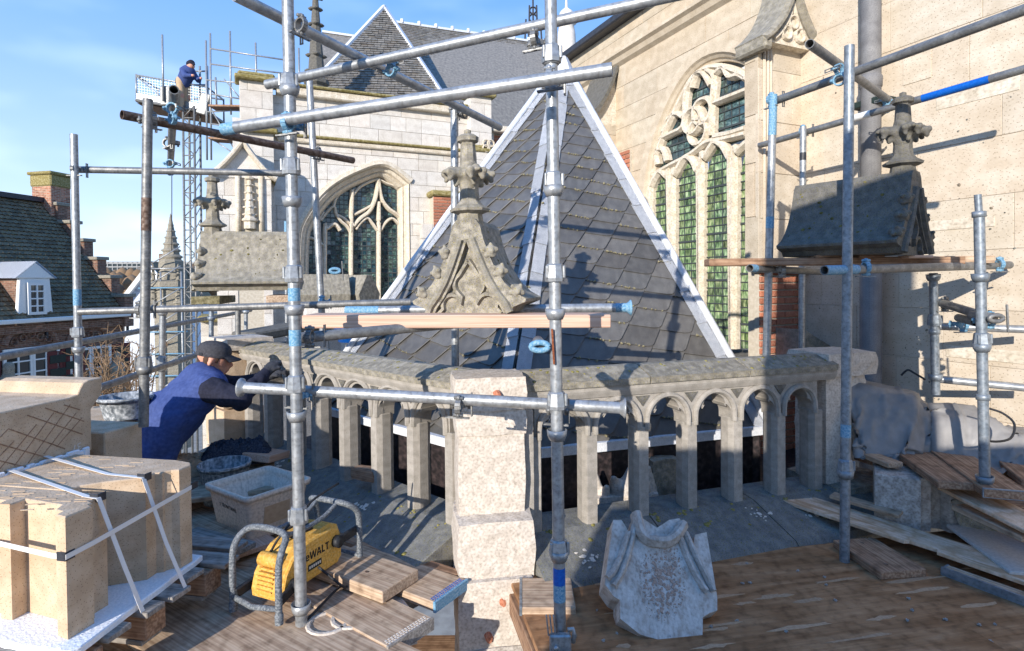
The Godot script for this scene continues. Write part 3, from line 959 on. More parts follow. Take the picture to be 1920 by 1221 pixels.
	ashlar(bt, side, rect(0.0, -3.0, 0.58, 2.42), v2([]), 0.34, 0.6, M.old_tuff, 0.03, 0.005)
	s = Shape.new()
	s.box(face * Transform3D(Basis(), Vector3(0.325, -0.3, -0.31)), Vector3(0.59, 5.4, 0.56))
	part(bt, "core", s.done(), M.mortar)
	# swept coping rising to the wall
	var cop := []
	for i in 9:
		var q := i / 8.0
		cop.append(Vector2(-0.12 + 0.74 * q, 2.42 + (0.0 if q < 0.25 else pow((q - 0.25) / 0.75, 1.7) * 0.85)))
	var poly := []
	for q in cop: poly.append(q)
	for i in range(8, -1, -1): poly.append(cop[i] + Vector2(0.0, 0.09 + 0.02))
	s = Shape.new()
	s.slab(v2(poly), face * Transform3D(Basis(), Vector3(0, 0, 0.1)), 0.78, 0.01)
	part(bt, "coping", s.done(), M.dark_stone)
	poly = [Vector2(0, 2.40), Vector2(0.62, 2.40), Vector2(0.62, 3.2)]
	for i in range(7, 2, -1): poly.append(cop[i])
	s = Shape.new()
	s.slab(v2(poly), face * Transform3D(Basis(), Vector3(0, 0, 0.0)), 0.5)
	part(bt, "raking_wall", s.done(), M.limestone_trim)
	bricks(c, t * Transform3D(Basis(), Vector3(0, 0, 0.052)), -4.62, -0.2, -4.2, 1.95, M.brick, 0.22, 0.07)
	bricks(bt, face * Transform3D(Basis(), Vector3(0, 0, 0.04)), 0.3, -0.4, 0.62, 1.85, M.brick, 0.22, 0.07)

func tuff_wall() -> void:
	var pr := at(1655, 400, 4.6)
	pr.y = 0.0
	var t := frame(CHURCH_N, Vector3.UP, pr)
	var c := thing("tuff_tower_wall", "sunlit beige tuff wall with pitted blocks filling the right side", "wall", Transform3D())
	var outline := rect(-0.76, -3.0, 4.2, 3.2)
	ashlar(c, t, outline, v2([]), 0.42, 0.82, M.tuff, 0.03, 0.002, 0.07)
	var s := Shape.new()
	s.slab(outline, t * Transform3D(Basis(), Vector3(0, 0, -0.008)), 0.6)
	part(c, "wall", s.done(), M.mortar)
	# odd stones let into the wall, a harder and paler kind
	for pb in [[1830, 175, 0.5, 0.1], [1800, 420, 0.42, 0.07], [1720, 120, 0.2, 0.26], [1850, 665, 0.5, 0.08]]:
		var p: Vector2 = survey(t, [[pb[0], pb[1]]])[0]
		s = Shape.new()
		s.box(t * Transform3D(Basis(), Vector3(p.x, p.y, -0.004)), Vector3(pb[2], pb[3], 0.02), 0.002)
		part(c, "patch_stone", s.done(), M.limestone_trim if pb[3] < 0.2 else M.tuff)
	# pebbles of pumice showing in the stone
	s = Shape.new(true)
	for i in 190:
		var p := Vector2(rng.randf_range(-0.7, 2.6), rng.randf_range(-1.2, 3.0))
		var r := rng.randf_range(0.004, 0.014)
		s.tint(rng.randf_range(0.35, 0.9), rng.randf_range(-0.1, 0.1))
		s.lathe([Vector2(0, r * 0.4), Vector2(r * 0.8, r * 0.2), Vector2(r, -r * 0.1)], 6, t * Transform3D(Basis(Vector3.RIGHT, PI / 2) * Basis(Vector3.UP, rng.randf() * TAU), Vector3(p.x, p.y, 0.0)), rng.randf_range(0.5, 0.9))
	stuff(part(c, "pumice_pebbles", s.done(), M.weathered_stone))
	# buttress at the corner: tuff above, brick below, an ogee gablet and a pinnacle on it
	var b := thing("corner_buttress", "corner buttress of tuff over patched brick with a carved gablet", "buttress", Transform3D())
	var bo := pr - CHURCH_N * 0.74 - CHURCH_U * 0.52       # left front edge
	var bf := frame(CHURCH_U, Vector3.UP, bo)
	ashlar(b, bf, rect(0.0, 0.10, 0.6, 2.1), v2([]), 0.42, 0.7, M.tuff, 0.03, 0.004)
	ashlar(b, frame(CHURCH_N, Vector3.UP, bo - CHURCH_N * 0.15), rect(0, 0.1, 0.15, 2.1), v2([]), 0.42, 0.7, M.old_tuff, 0.03, 0.004)
	s = Shape.new()
	s.box(bf * Transform3D(Basis(), Vector3(0.315, -0.4, -0.085)), Vector3(0.57, 5.0, 0.12))
	part(b, "core", s.done(), M.mortar)
	for x in [0.06, 0.1, 0.135]:
		s = Shape.new(true)
		s.tube([bf * Vector3(x, 0.12, 0.012), bf * Vector3(x, 2.08, 0.012)], 0.014, 8)
		part(b, "roll_moulding", s.done(), M.tuff)
	bricks(b, bf * Transform3D(Basis(), Vector3(0, 0, 0.012)), 0.0, -2.0, 0.46, 0.08, M.brick, 0.2, 0.062)
	ashlar(b, bf * Transform3D(Basis(), Vector3(0, 0, 0.02)), rect(0.46, -2.0, 0.66, 0.08), v2([]), 0.25, 0.3, M.weathered_stone, 0.03, 0.005)
	s = Shape.new()
	s.box(bf * Transform3D(Basis(), Vector3(0.31, 0.09, 0.02)), Vector3(0.7, 0.05, 0.16), 0.01)
	part(b, "ledge", s.done(), M.dark_stone)
	# gablet
	var gz := bf * Transform3D(Basis(), Vector3(0.3, 2.02, 0.09))
	var ogee := []
	for i in 11:
		var q := i / 10.0
		ogee.append(Vector2(0.36 * pow(1.0 - q, 1.25), 0.56 * (0.55 * q + 0.45 * pow(q, 2.4))))
	var tri := []
	for q in ogee: tri.append(q)
	for i in range(9, -1, -1): tri.append(Vector2(-ogee[i].x, ogee[i].y))
	s = Shape.new()
	s.slab(v2(tri), gz, 0.26)
	part(b, "gablet", s.done(), M.limestone_trim)
	for sg in [-1.0, 1.0]:
		var l := []
		for q in ogee: l.append(Vector2(q.x * sg, q.y))
		s = Shape.new()
		s.moulding(l, rib(0.07, 0.07, -0.28), gz)
		part(b, "gablet_moulding", s.done(), M.weathered_stone)
		l = []
		for q in ogee: l.append(Vector2(q.x * sg * 0.62, q.y * 0.62 + 0.03))
		s = Shape.new()
		s.moulding(l, rib(0.035, 0.03, -0.01), gz)
		part(b, "gablet_moulding", s.done(), M.limestone_trim)
	for cc in [Vector2(0, 0.2), Vector2(-0.08, 0.1), Vector2(0.08, 0.1)]:
		s = Shape.new()
		s.moulding(arc(cc, 0.055, -10, 320, 12), rib(0.025, 0.03, -0.01), gz, true)
		part(b, "trefoil", s.done(), M.limestone_trim)
	for sd in [[0.36, PI / 2], [-0.36, -PI / 2]]:
		s = Shape.new()
		s.box(gz * Transform3D(Basis(), Vector3(sd[0] * 0.9, -0.02, -0.12)), Vector3(0.1, 0.12, 0.34), 0.02)
		part(b, "eaves_stone", s.done(), M.weathered_stone)
	# the plain block behind the gablet and the shaft that stands on it
	s = Shape.new()
	s.box(bf * Transform3D(Basis(), Vector3(0.52, 2.5, -0.12)), Vector3(0.5, 0.9, 0.2), 0.02)
	part(b, "offset_block", s.done(), M.limestone)
	s = Shape.new()
	s.lathe([Vector2(0.09, 0), Vector2(0.09, 0.14), Vector2(0.15, 0.16), Vector2(0.15, 0.2), Vector2(0.1, 0.24), Vector2(0.1, 0.62), Vector2(0.16, 0.64), Vector2(0.16, 0.7), Vector2(0, 0.9)], 8, bf * Transform3D(Basis(), Vector3(0.3, 2.5, 0.0)))
	part(b, "shaft", s.done(), M.weathered_stone)
	finial_cross(b, bf * Transform3D(Basis(), Vector3(0.3, 2.84, 0.0)), 0.15, M.weathered_stone)
	# low sloping plinth stone beside the brick
	s = Shape.new()
	s.slab(v2([Vector2(0, 0), Vector2(0.5, 0), Vector2(0.5, 0.1), Vector2(0.0, 0.34)]), frame(CHURCH_U, Vector3.UP, pr - CHURCH_N * 0.72 - CHURCH_U * 0.34 + Vector3(0, -0.75, 0) + CHURCH_N * 0.3), 0.3, 0.01)
	part(b, "plinth_stone", s.done(), M.weathered_stone)
	# rainwater pipe
	var dp := thing("downpipe", "grey zinc rainwater pipe running down the tuff wall at right", "pipe", Transform3D(Basis(), pr - CHURCH_U * 0.14))
	s = Shape.new(true)
	s.tube([Vector3(0, 3.4, 0), Vector3(0, 0.16, 0)], 0.07, 18)
	part(dp, "upper_pipe", s.done(), M.zinc_pipe)
	s = Shape.new(true)
	s.tube([Vector3(0, 0.2, 0), Vector3(0, -3.0, 0)], 0.075, 18)
	part(dp, "lower_pipe", s.done(), M.zinc_pipe)
	for y in [1.52, 0.18]:
		s = Shape.new(true)
		s.lathe([Vector2(0.07, -0.05), Vector2(0.078, -0.04), Vector2(0.08, 0.03), Vector2(0.07, 0.05)], 18, Transform3D(Basis(), Vector3(0, y, 0)))
		part(dp, "joint", s.done(), M.zinc_pipe)
	s = Shape.new()
	s.box(frame(CHURCH_N, Vector3.UP, Vector3(0, 1.36, 0)) * Transform3D(Basis(), Vector3(0, 0, -0.03)), Vector3(0.26, 0.05, 0.17), 0.006)
	part(dp, "bracket", s.done(), M.dark_green)

# ================================================================ the hexagonal chapel: slate tent roof and stone parapet
const APEX := Vector3(0.499, 2.088, -5.7)
const EAVE_L := Vector3(-1.739, -1.05, -5.113)
const EAVE_M := Vector3(-0.068, -1.05, -3.6)
const EAVE_R := Vector3(1.791, -1.05, -4.186)

func slate_face(roof: Node3D, a: Vector3, b: Vector3, top: Vector3, singles: bool) -> void:
	var ex := (b - a).normalized()
	var nn := (b - a).cross(top - a).normalized()
	var t := frame(ex, nn.cross(ex), a)
	if t.basis.z.dot(nn) < 0: push_error("face turned")
	var inv := t.affine_inverse()
	var p2 := inv * top
	var tri := v2([Vector2.ZERO, Vector2(a.distance_to(b), 0), Vector2(p2.x, p2.y)])
	var s := Shape.new()
	s.slab(tri, t * Transform3D(Basis(), Vector3(0, 0, -0.02)), 0.05)
	part(roof, "boarding", s.done(), M.bitumen)
	# a slanting lattice: courses fall to the right, side joints run on upwards to the right from course to course,
	# slates grow smaller towards the top
	var mass := Shape.new()
	var moss := Shape.new()
	var fall := tan(deg_to_rad(-12.0))
	var W := 0.27
	var ys := [-0.75]
	var sc := [1.0]
	while ys[-1] < p2.y + 0.6:
		var f := clampf(ys[-1] / p2.y, 0.0, 1.0)
		var k := lerpf(1.0, 0.56, f)
		ys.append(ys[-1] + 0.185 * k)
		sc.append(k)
	var xc := tri[1].x * 0.5
	var node := func(i: int, r: int) -> Vector2:
		var x: float = xc + (i + (r - ys.size() * 0.5) * 0.47) * W * sc[r]
		return Vector2(x, ys[r] + fall * (x - xc))
	for r in ys.size() - 1:
		for i in range(-34, 34):
			var p: Vector2 = node.call(i, r)
			var q: Vector2 = node.call(i + 1, r)
			var q2: Vector2 = node.call(i + 1, r + 1)
			var p2b: Vector2 = node.call(i, r + 1)
			var up := (p2b - p)
			var al := (q - p)
			# lower edge, a rounded lower right heel, the slanting side, and a tail hidden under the course above
			var poly := v2([p - al * 0.08, p + al * 0.78, p + al * 0.93 + up * 0.05, p + al * 0.985 + up * 0.18, q2 - al * 0.015 + up * 0.2, p2b + up * 0.2 - al * 0.08])
			var mid := (p + q2) * 0.5
			var nrm := Vector2(-al.y, al.x).normalized()
			var dirx := al.normalized()
			for cut in Geometry2D.intersect_polygons(poly, tri):
				if cut.size() < 3: continue
				var sh: Shape = Shape.new() if singles else mass
				sh.tint(rng.randf_range(0.66, 1.12) * (1.35 if rng.randf() < 0.14 else 1.0), rng.randf_range(-0.03, 0.03))
				var local := PackedVector2Array()
				for v in cut: local.append(v - mid)
				# the slate tips up at its foot and at its right heel, over its neighbours
				var tip := Basis(Vector3(dirx.x, dirx.y, 0), -0.085 + rng.randf_range(-0.012, 0.012)) * Basis(Vector3(nrm.x, nrm.y, 0), -0.06 + rng.randf_range(-0.012, 0.012))
				sh.slab(local, t * Transform3D(tip, Vector3(mid.x, mid.y, 0.012)), 0.008, 0.0015)
				if singles: part(roof, "slate", sh.done(), M.slate)
				if rng.randf() < 0.55 and Geometry2D.is_point_in_polygon(p + al * 0.5 + nrm * 0.02, tri) and Geometry2D.is_point_in_polygon(p + al * 0.1 + nrm * 0.02, tri):
					# moss and blown dirt caught under the foot of a slate
					for n in 7 + rng.randi() % 7:
						var g := p + al * rng.randf_range(0.02, 0.85) - nrm * rng.randf_range(-0.004, 0.007)
						var rr := rng.randf_range(0.003, 0.008)
						moss.tint(rng.randf_range(0.8, 1.5))
						moss.lathe([Vector2(0, rr * 0.7), Vector2(rr, 0.001), Vector2(rr * 0.8, -0.01)], 5, t * Transform3D(Basis(Vector3.RIGHT, PI / 2) * Basis(Vector3.UP, rng.randf() * TAU), Vector3(g.x, g.y, 0.02)), rng.randf_range(0.5, 1.6))
	if not singles: stuff(part(roof, "slates", mass.done(), M.slate))
	stuff(part(roof, "moss_tufts", moss.done(), M.roof_dirt))

func lead_hip(roof: Node3D, a: Vector3, b: Vector3, n1: Vector3, n2: Vector3, wide: float, rolls: bool) -> void:
	# overlapping lead soakers down both sides of a hip, each its own sheet
	var d := (b - a)
	var len := d.length()
	d /= len
	var count := int(len / 0.27)
	for side in 2:
		var n := n1 if side == 0 else n2
		var w := d.cross(n).normalized()
		if side == 1: w = -w
		# the sheet lies on its face, away from the hip
		var other := n2 if side == 0 else n1
		if w.dot(other) > 0: w = -w
		for i in count:
			var p := a + d * len * (float(i) / count)
			var q := a + d * len * (float(i + 1.06) / count)
			if i == count - 1: q = b
			var s := Shape.new()
			s.tint(rng.randf_range(0.84, 1.06))
			var lift0 := n * 0.03
			var lift1 := n * 0.022
			var j := rng.randf_range(-0.006, 0.006)
			var e := [p + lift0, q + lift1, q + lift1 + w * (wide + j), p + lift0 + w * (wide + j)]
			var low := n * -0.006
			s.quad(e[0], e[1], e[2], e[3])
			s.quad(e[3], e[2], e[1], e[0])
			s.quad(e[3] + low, e[2] + low, e[2], e[3])
			s.quad(e[0] + low, e[3] + low, e[3], e[0])
			s.quad(e[2], e[2] + low, e[3] + low, e[3])
			s.quad(e[0], e[3], e[3] + low, e[0] + low)
			part(roof, "lead_sheet", s.done(), M.lead)
	if rolls:
		var s := Shape.new(true)
		s.tube([a + (n1 + n2).normalized() * 0.05, b + (n1 + n2).normalized() * 0.04], 0.028, 10)
		part(roof, "hip_roll", s.done(), M.lead)

func chapel_roof() -> void:
	var r := thing("tent_roof", "pointed hexagonal slate roof with pale lead hips behind the parapet", "roof", Transform3D())
	var back_r := Vector3(1.98, -1.05, -6.2)
	var back := Vector3(0.6, -1.05, -7.9)
	var back_l := Vector3(-1.3, -1.05, -7.2)
	slate_face(r, EAVE_L, EAVE_M, APEX, true)
	slate_face(r, EAVE_M, EAVE_R, APEX, true)
	slate_face(r, EAVE_R, back_r, APEX, false)
	slate_face(r, back_l, EAVE_L, APEX, false)
	var s := Shape.new()
	s.tri(back_r, back, APEX); s.tri(back, back_l, APEX)
	part(r, "rear_slope", s.done(), M.slate)
	var nf := func(a, b): return (b - a).cross(APEX - a).normalized()
	var nl: Vector3 = nf.call(EAVE_L, EAVE_M)
	var nr: Vector3 = nf.call(EAVE_M, EAVE_R)
	var nrr: Vector3 = nf.call(EAVE_R, back_r)
	var nll: Vector3 = nf.call(back_l, EAVE_L)
	lead_hip(r, EAVE_L, APEX, nll, nl, 0.085, true)
	lead_hip(r, EAVE_M, APEX, nl, nr, 0.095, false)
	lead_hip(r, EAVE_R, APEX, nr, nrr, 0.085, true)
	s = Shape.new()
	s.lathe([Vector2(0.16, -0.16), Vector2(0.1, 0.0), Vector2(0.06, 0.08), Vector2(0.0, 0.1)], 6, Transform3D(Basis(), APEX))
	part(r, "apex_cap", s.done(), M.lead)
	# eaves flashing and the dark upstand under it
	var ring := [back_l, EAVE_L, EAVE_M, EAVE_R, back_r]
	for i in 4:
		var a: Vector3 = ring[i]; var b: Vector3 = ring[i + 1]
		var n := (b - a).cross(Vector3.UP).normalized()
		if n.dot(a - APEX) < 0: n = -n
		s = Shape.new()
		s.bar(a + n * 0.03 + Vector3(0, -0.02, 0), b + n * 0.03 + Vector3(0, -0.02, 0), 0.012, 0.05)
		s.bar(a + n * 0.01 + Vector3(0, 0.01, 0), b + n * 0.01 + Vector3(0, 0.01, 0), 0.06, 0.012)
		part(r, "eaves_flashing", s.done(), M.lead)
		s = Shape.new()
		s.bar(a - n * 0.06 + Vector3(0, -0.42, 0), b - n * 0.06 + Vector3(0, -0.42, 0), 0.06, 0.78)
		part(r, "upstand", s.done(), M.bitumen)
	# lead flashing where the right slope meets the wall
	s = Shape.new()
	s.bar(Vector3(1.98, -0.95, -5.1), APEX + Vector3(0.12, 0.0, -0.2), 0.16, 0.02)
	part(r, "abutment_flashing", s.done(), M.lead)
	# gutter walk behind the parapet
	s = Shape.new()
	var g := [Vector3(-2.5, -1.5, -5.0), Vector3(-0.2, -1.5, -2.95), Vector3(2.6, -1.5, -3.8), Vector3(2.6, -1.5, -6.5), Vector3(-1.0, -1.5, -7.5)]
	s.tri(g[0], g[1], g[2]); s.tri(g[0], g[2], g[3]); s.tri(g[0], g[3], g[4])
	struct("gutter_floor", s.done(), M.bitumen)

# one run of parapet in its own frame: x along, z towards us, u given where the shafts stand
func parapet_run(label: String, t: Transform3D, shafts: Array, u0: float, u1: float, sill_l: float, sill_r: float) -> void:
	var p := thing("stone_balustrade", label, "balustrade", t, "balustrades round the tent roof")
	# coping in lengths
	var n := 3
	var joints := [u0]
	for i in n - 1: joints.append(lerpf(u0, u1, (i + 1.0) / n + rng.randf_range(-0.06, 0.06)))
	joints.append(u1)
	for i in n:
		var a: float = joints[i]; var b: float = joints[i + 1] - 0.006
		var sec := v2([Vector2(0.035, -0.566), Vector2(0.04, -0.53), Vector2(-0.1, -0.478), Vector2(-0.16, -0.478), Vector2(-0.27, -0.53), Vector2(-0.27, -0.566)])
		var s := Shape.new()
		s.tint(rng.randf_range(0.85, 1.05))
		# swept along x: outline in (z, y)
		s.slab(v2(Array(sec).map(func(q): return Vector2(-q.x, q.y))), Transform3D(Basis(Vector3(0, 0, -1), Vector3.UP, Vector3(1, 0, 0)), Vector3(b, 0, 0)), b - a, 0.004)
		part(p, "coping", s.done(), M.weathered_stone)
	# moss and lichen on the coping
	var ms := Shape.new(true)
	for i in 70:
		var u := rng.randf_range(u0 + 0.05, u1 - 0.05)
		var r := rng.randf_range(0.004, 0.012)
		var zz := rng.randf_range(-0.1, -0.06) if rng.randf() < 0.6 else rng.randf_range(-0.05, 0.03)
		ms.lathe([Vector2(0, r * 0.5), Vector2(r, 0.0), Vector2(r, -0.01)], 6, Transform3D(Basis(Vector3.RIGHT, 0.35), Vector3(u, lerpf(-0.53, -0.478, (0.04 - zz) / 0.14), zz)), rng.randf_range(0.5, 1.5))
	stuff(part(p, "moss_tufts", ms.done(), M.moss))
	# frieze moulding
	var s := Shape.new()
	s.moulding([Vector2(u0, -0.6), Vector2(u1, -0.6)], [Vector2(-0.03, -0.1), Vector2(-0.03, 0.0), Vector2(-0.005, 0.014), Vector2(0.01, 0.02), Vector2(0.034, 0.02), Vector2(0.034, -0.1)], Transform3D())
	part(p, "frieze", s.done(), M.baluster_stone)
	# arched heads between the shafts, shafts below
	for i in shafts.size() - 1:
		var a: float = shafts[i]; var b: float = shafts[i + 1]
		var c := (a + b) * 0.5
		var hw := (b - a) * 0.5 - 0.036
		var ys := -0.83
		var cell := rect(a, ys, b, -0.625)
		var op := v2([Vector2(c - hw, ys - 0.1), Vector2(c + hw, ys - 0.1), Vector2(c + hw, ys + 0.03)] + arc(Vector2(c + hw * 0.42, ys + 0.035), hw * 0.58, 0, 78, 5) + arc(Vector2(c, ys + 0.085), hw * 0.66, 0, 180, 10) + arc(Vector2(c - hw * 0.42, ys + 0.035), hw * 0.58, 102, 180, 5) + [Vector2(c - hw, ys + 0.03)])
		for q in Geometry2D.clip_polygons(cell, op):
			if Geometry2D.is_polygon_clockwise(q): continue
			s = Shape.new()
			s.tint(rng.randf_range(0.88, 1.05))
			s.slab(q, Transform3D(Basis(), Vector3(0, 0, -0.012)), 0.12, 0.0)
			part(p, "arch_head", s.done(), M.baluster_stone)
		# roll along the edge of each arch
		s = Shape.new()
		s.moulding([Vector2(c + hw + 0.012, ys)] + arc(Vector2(c, ys + 0.05), hw + 0.012, 0, 180, 14) + [Vector2(c - hw - 0.012, ys)], rib(0.03, 0.022, -0.04), Transform3D(Basis(), Vector3(0, 0, -0.008)))
		part(p, "arch_roll", s.done(), M.baluster_stone)
		# flat darker triangle between two arches, its tone standing in for a sunk one
		if i < shafts.size() - 2:
			s = Shape.new()
			s.slab(v2([Vector2(b - 0.045, -0.642), Vector2(b, -0.70), Vector2(b + 0.045, -0.642)]), Transform3D(Basis(), Vector3(0, 0, -0.006)), 0.02)
			part(p, "spandrel", s.done(), M.dark_stone)
	for i in shafts.size():
		var u: float = shafts[i]
		s = Shape.new()
		s.tint(rng.randf_range(0.85, 1.08))
		var w := 0.047
		var oct := v2([Vector2(-0.02, 0.06), Vector2(0.02, 0.06), Vector2(w, 0.02), Vector2(w, -0.04), Vector2(0.03, -0.075), Vector2(-0.03, -0.075), Vector2(-w, -0.04), Vector2(-w, 0.02)])
		var yb := -1.345
		s.slab(oct, Transform3D(Basis(Vector3(1, 0, 0), Vector3(0, 0, -1), Vector3.UP), Vector3(u, -0.815, -0.075)), -yb - 0.815, 0.006)
		part(p, "baluster", s.done(), M.baluster_stone)
	# sloping sill in lengths
	var cuts := [u0 - sill_l, lerpf(u0, u1, 0.36), lerpf(u0, u1, 0.7), u1 + sill_r]
	for i in 3:
		var a: float = cuts[i]; var b: float = cuts[i + 1] - 0.004
		s = Shape.new()
		s.tint(rng.randf_range(0.9, 1.08))
		var sec := [Vector2(-0.26, -1.62), Vector2(0.36, -1.62), Vector2(0.36, -1.46), Vector2(0.335, -1.43), Vector2(0.0, -1.318), Vector2(-0.2, -1.30), Vector2(-0.26, -1.34)]
		s.slab(v2(sec.map(func(q): return Vector2(-q.x, q.y))), Transform3D(Basis(Vector3(0, 0, -1), Vector3.UP, Vector3(1, 0, 0)), Vector3(b, 0, 0)), b - a, 0.004)
		part(p, "sill", s.done(), M.sill_stone)
	ms = Shape.new(true)
	for i in 60:
		var u := rng.randf_range(u0, u1)
		var zz := rng.randf_range(-0.02, 0.3)
		if rng.randf() < 0.5: u = shafts[rng.randi() % shafts.size()] + rng.randf_range(-0.08, 0.08); zz = rng.randf_range(-0.03, 0.03)
		var r := rng.randf_range(0.005, 0.016)
		ms.lathe([Vector2(0, r * 0.4), Vector2(r, 0.0), Vector2(r, -0.01)], 6, Transform3D(Basis(Vector3.RIGHT, 0.33), Vector3(u, -1.318 - 0.334 * maxf(zz, 0.0), zz)), rng.randf_range(0.5, 1.5))
	stuff(part(p, "moss_tufts", ms.done(), M.moss))
	ms = Shape.new()
	for sp in 5:
		var cu := rng.randf_range(u0 + 0.2, u1 - 0.2)
		var cz := rng.randf_range(0.08, 0.28)
		for m in 14:
			var u := cu + rng.randfn(0.0, 0.035)
			var zz := clampf(cz + rng.randfn(0.0, 0.03), 0.03, 0.32)
			var rr := rng.randf_range(0.004, 0.016)
			var poly := []
			for e in 7: poly.append(Vector2.from_angle(TAU * e / 7.0) * rr * rng.randf_range(0.5, 1.3))
			ms.slab(v2(poly), Transform3D(Basis(Vector3.RIGHT, 0.3245) * Basis(Vector3.RIGHT, -PI / 2), Vector3(u, -1.3165 - 0.3343 * zz + 0.00006 * (sp * 14 + m), zz)), 0.002)
	stuff(part(p, "plaster_splashes", ms.done(), M.splash))

func rough_block(size: Vector3, cells: Vector3i, rough: float, seed_: int, bev := 0.012) -> ArrayMesh:
	# a stone block whose faces are knocked about: a box grid pushed by noise
	var nz := FastNoiseLite.new()
	nz.seed = seed_
	nz.frequency = 9.0
	nz.fractal_octaves = 3
	var s := Shape.new(false)
	var f := func(u: Vector3) -> Vector3:
		var p := u * size
		var d := nz.get_noise_3dv(p) + 0.5 * nz.get_noise_3dv(p * 3.1)
		# corners are worn round
		var e := Vector3(absf(u.x) * 2, absf(u.y) * 2, absf(u.z) * 2)
		var edge := maxf(0.0, e.x + e.y + e.z - maxf(e.x, maxf(e.y, e.z)) - 1.0)
		return p + p.normalized() * (d * rough) - p.normalized() * bev * edge * (1.0 + d)
	for ax in 3:
		var u := (ax + 1) % 3
		var v := (ax + 2) % 3
		for sg in [-0.5, 0.5]:
			for i in cells[u]:
				for j in cells[v]:
					var q := []
					for k in [[0, 0], [1, 0], [1, 1], [0, 1]]:
						var c := Vector3.ZERO
						c[ax] = sg
						c[u] = float(i + k[0]) / cells[u] - 0.5
						c[v] = float(j + k[1]) / cells[v] - 0.5
						q.append(f.call(c))
					if sg > 0: s.quad(q[0], q[1], q[2], q[3])
					else: s.quad(q[3], q[2], q[1], q[0])
	return s.done()

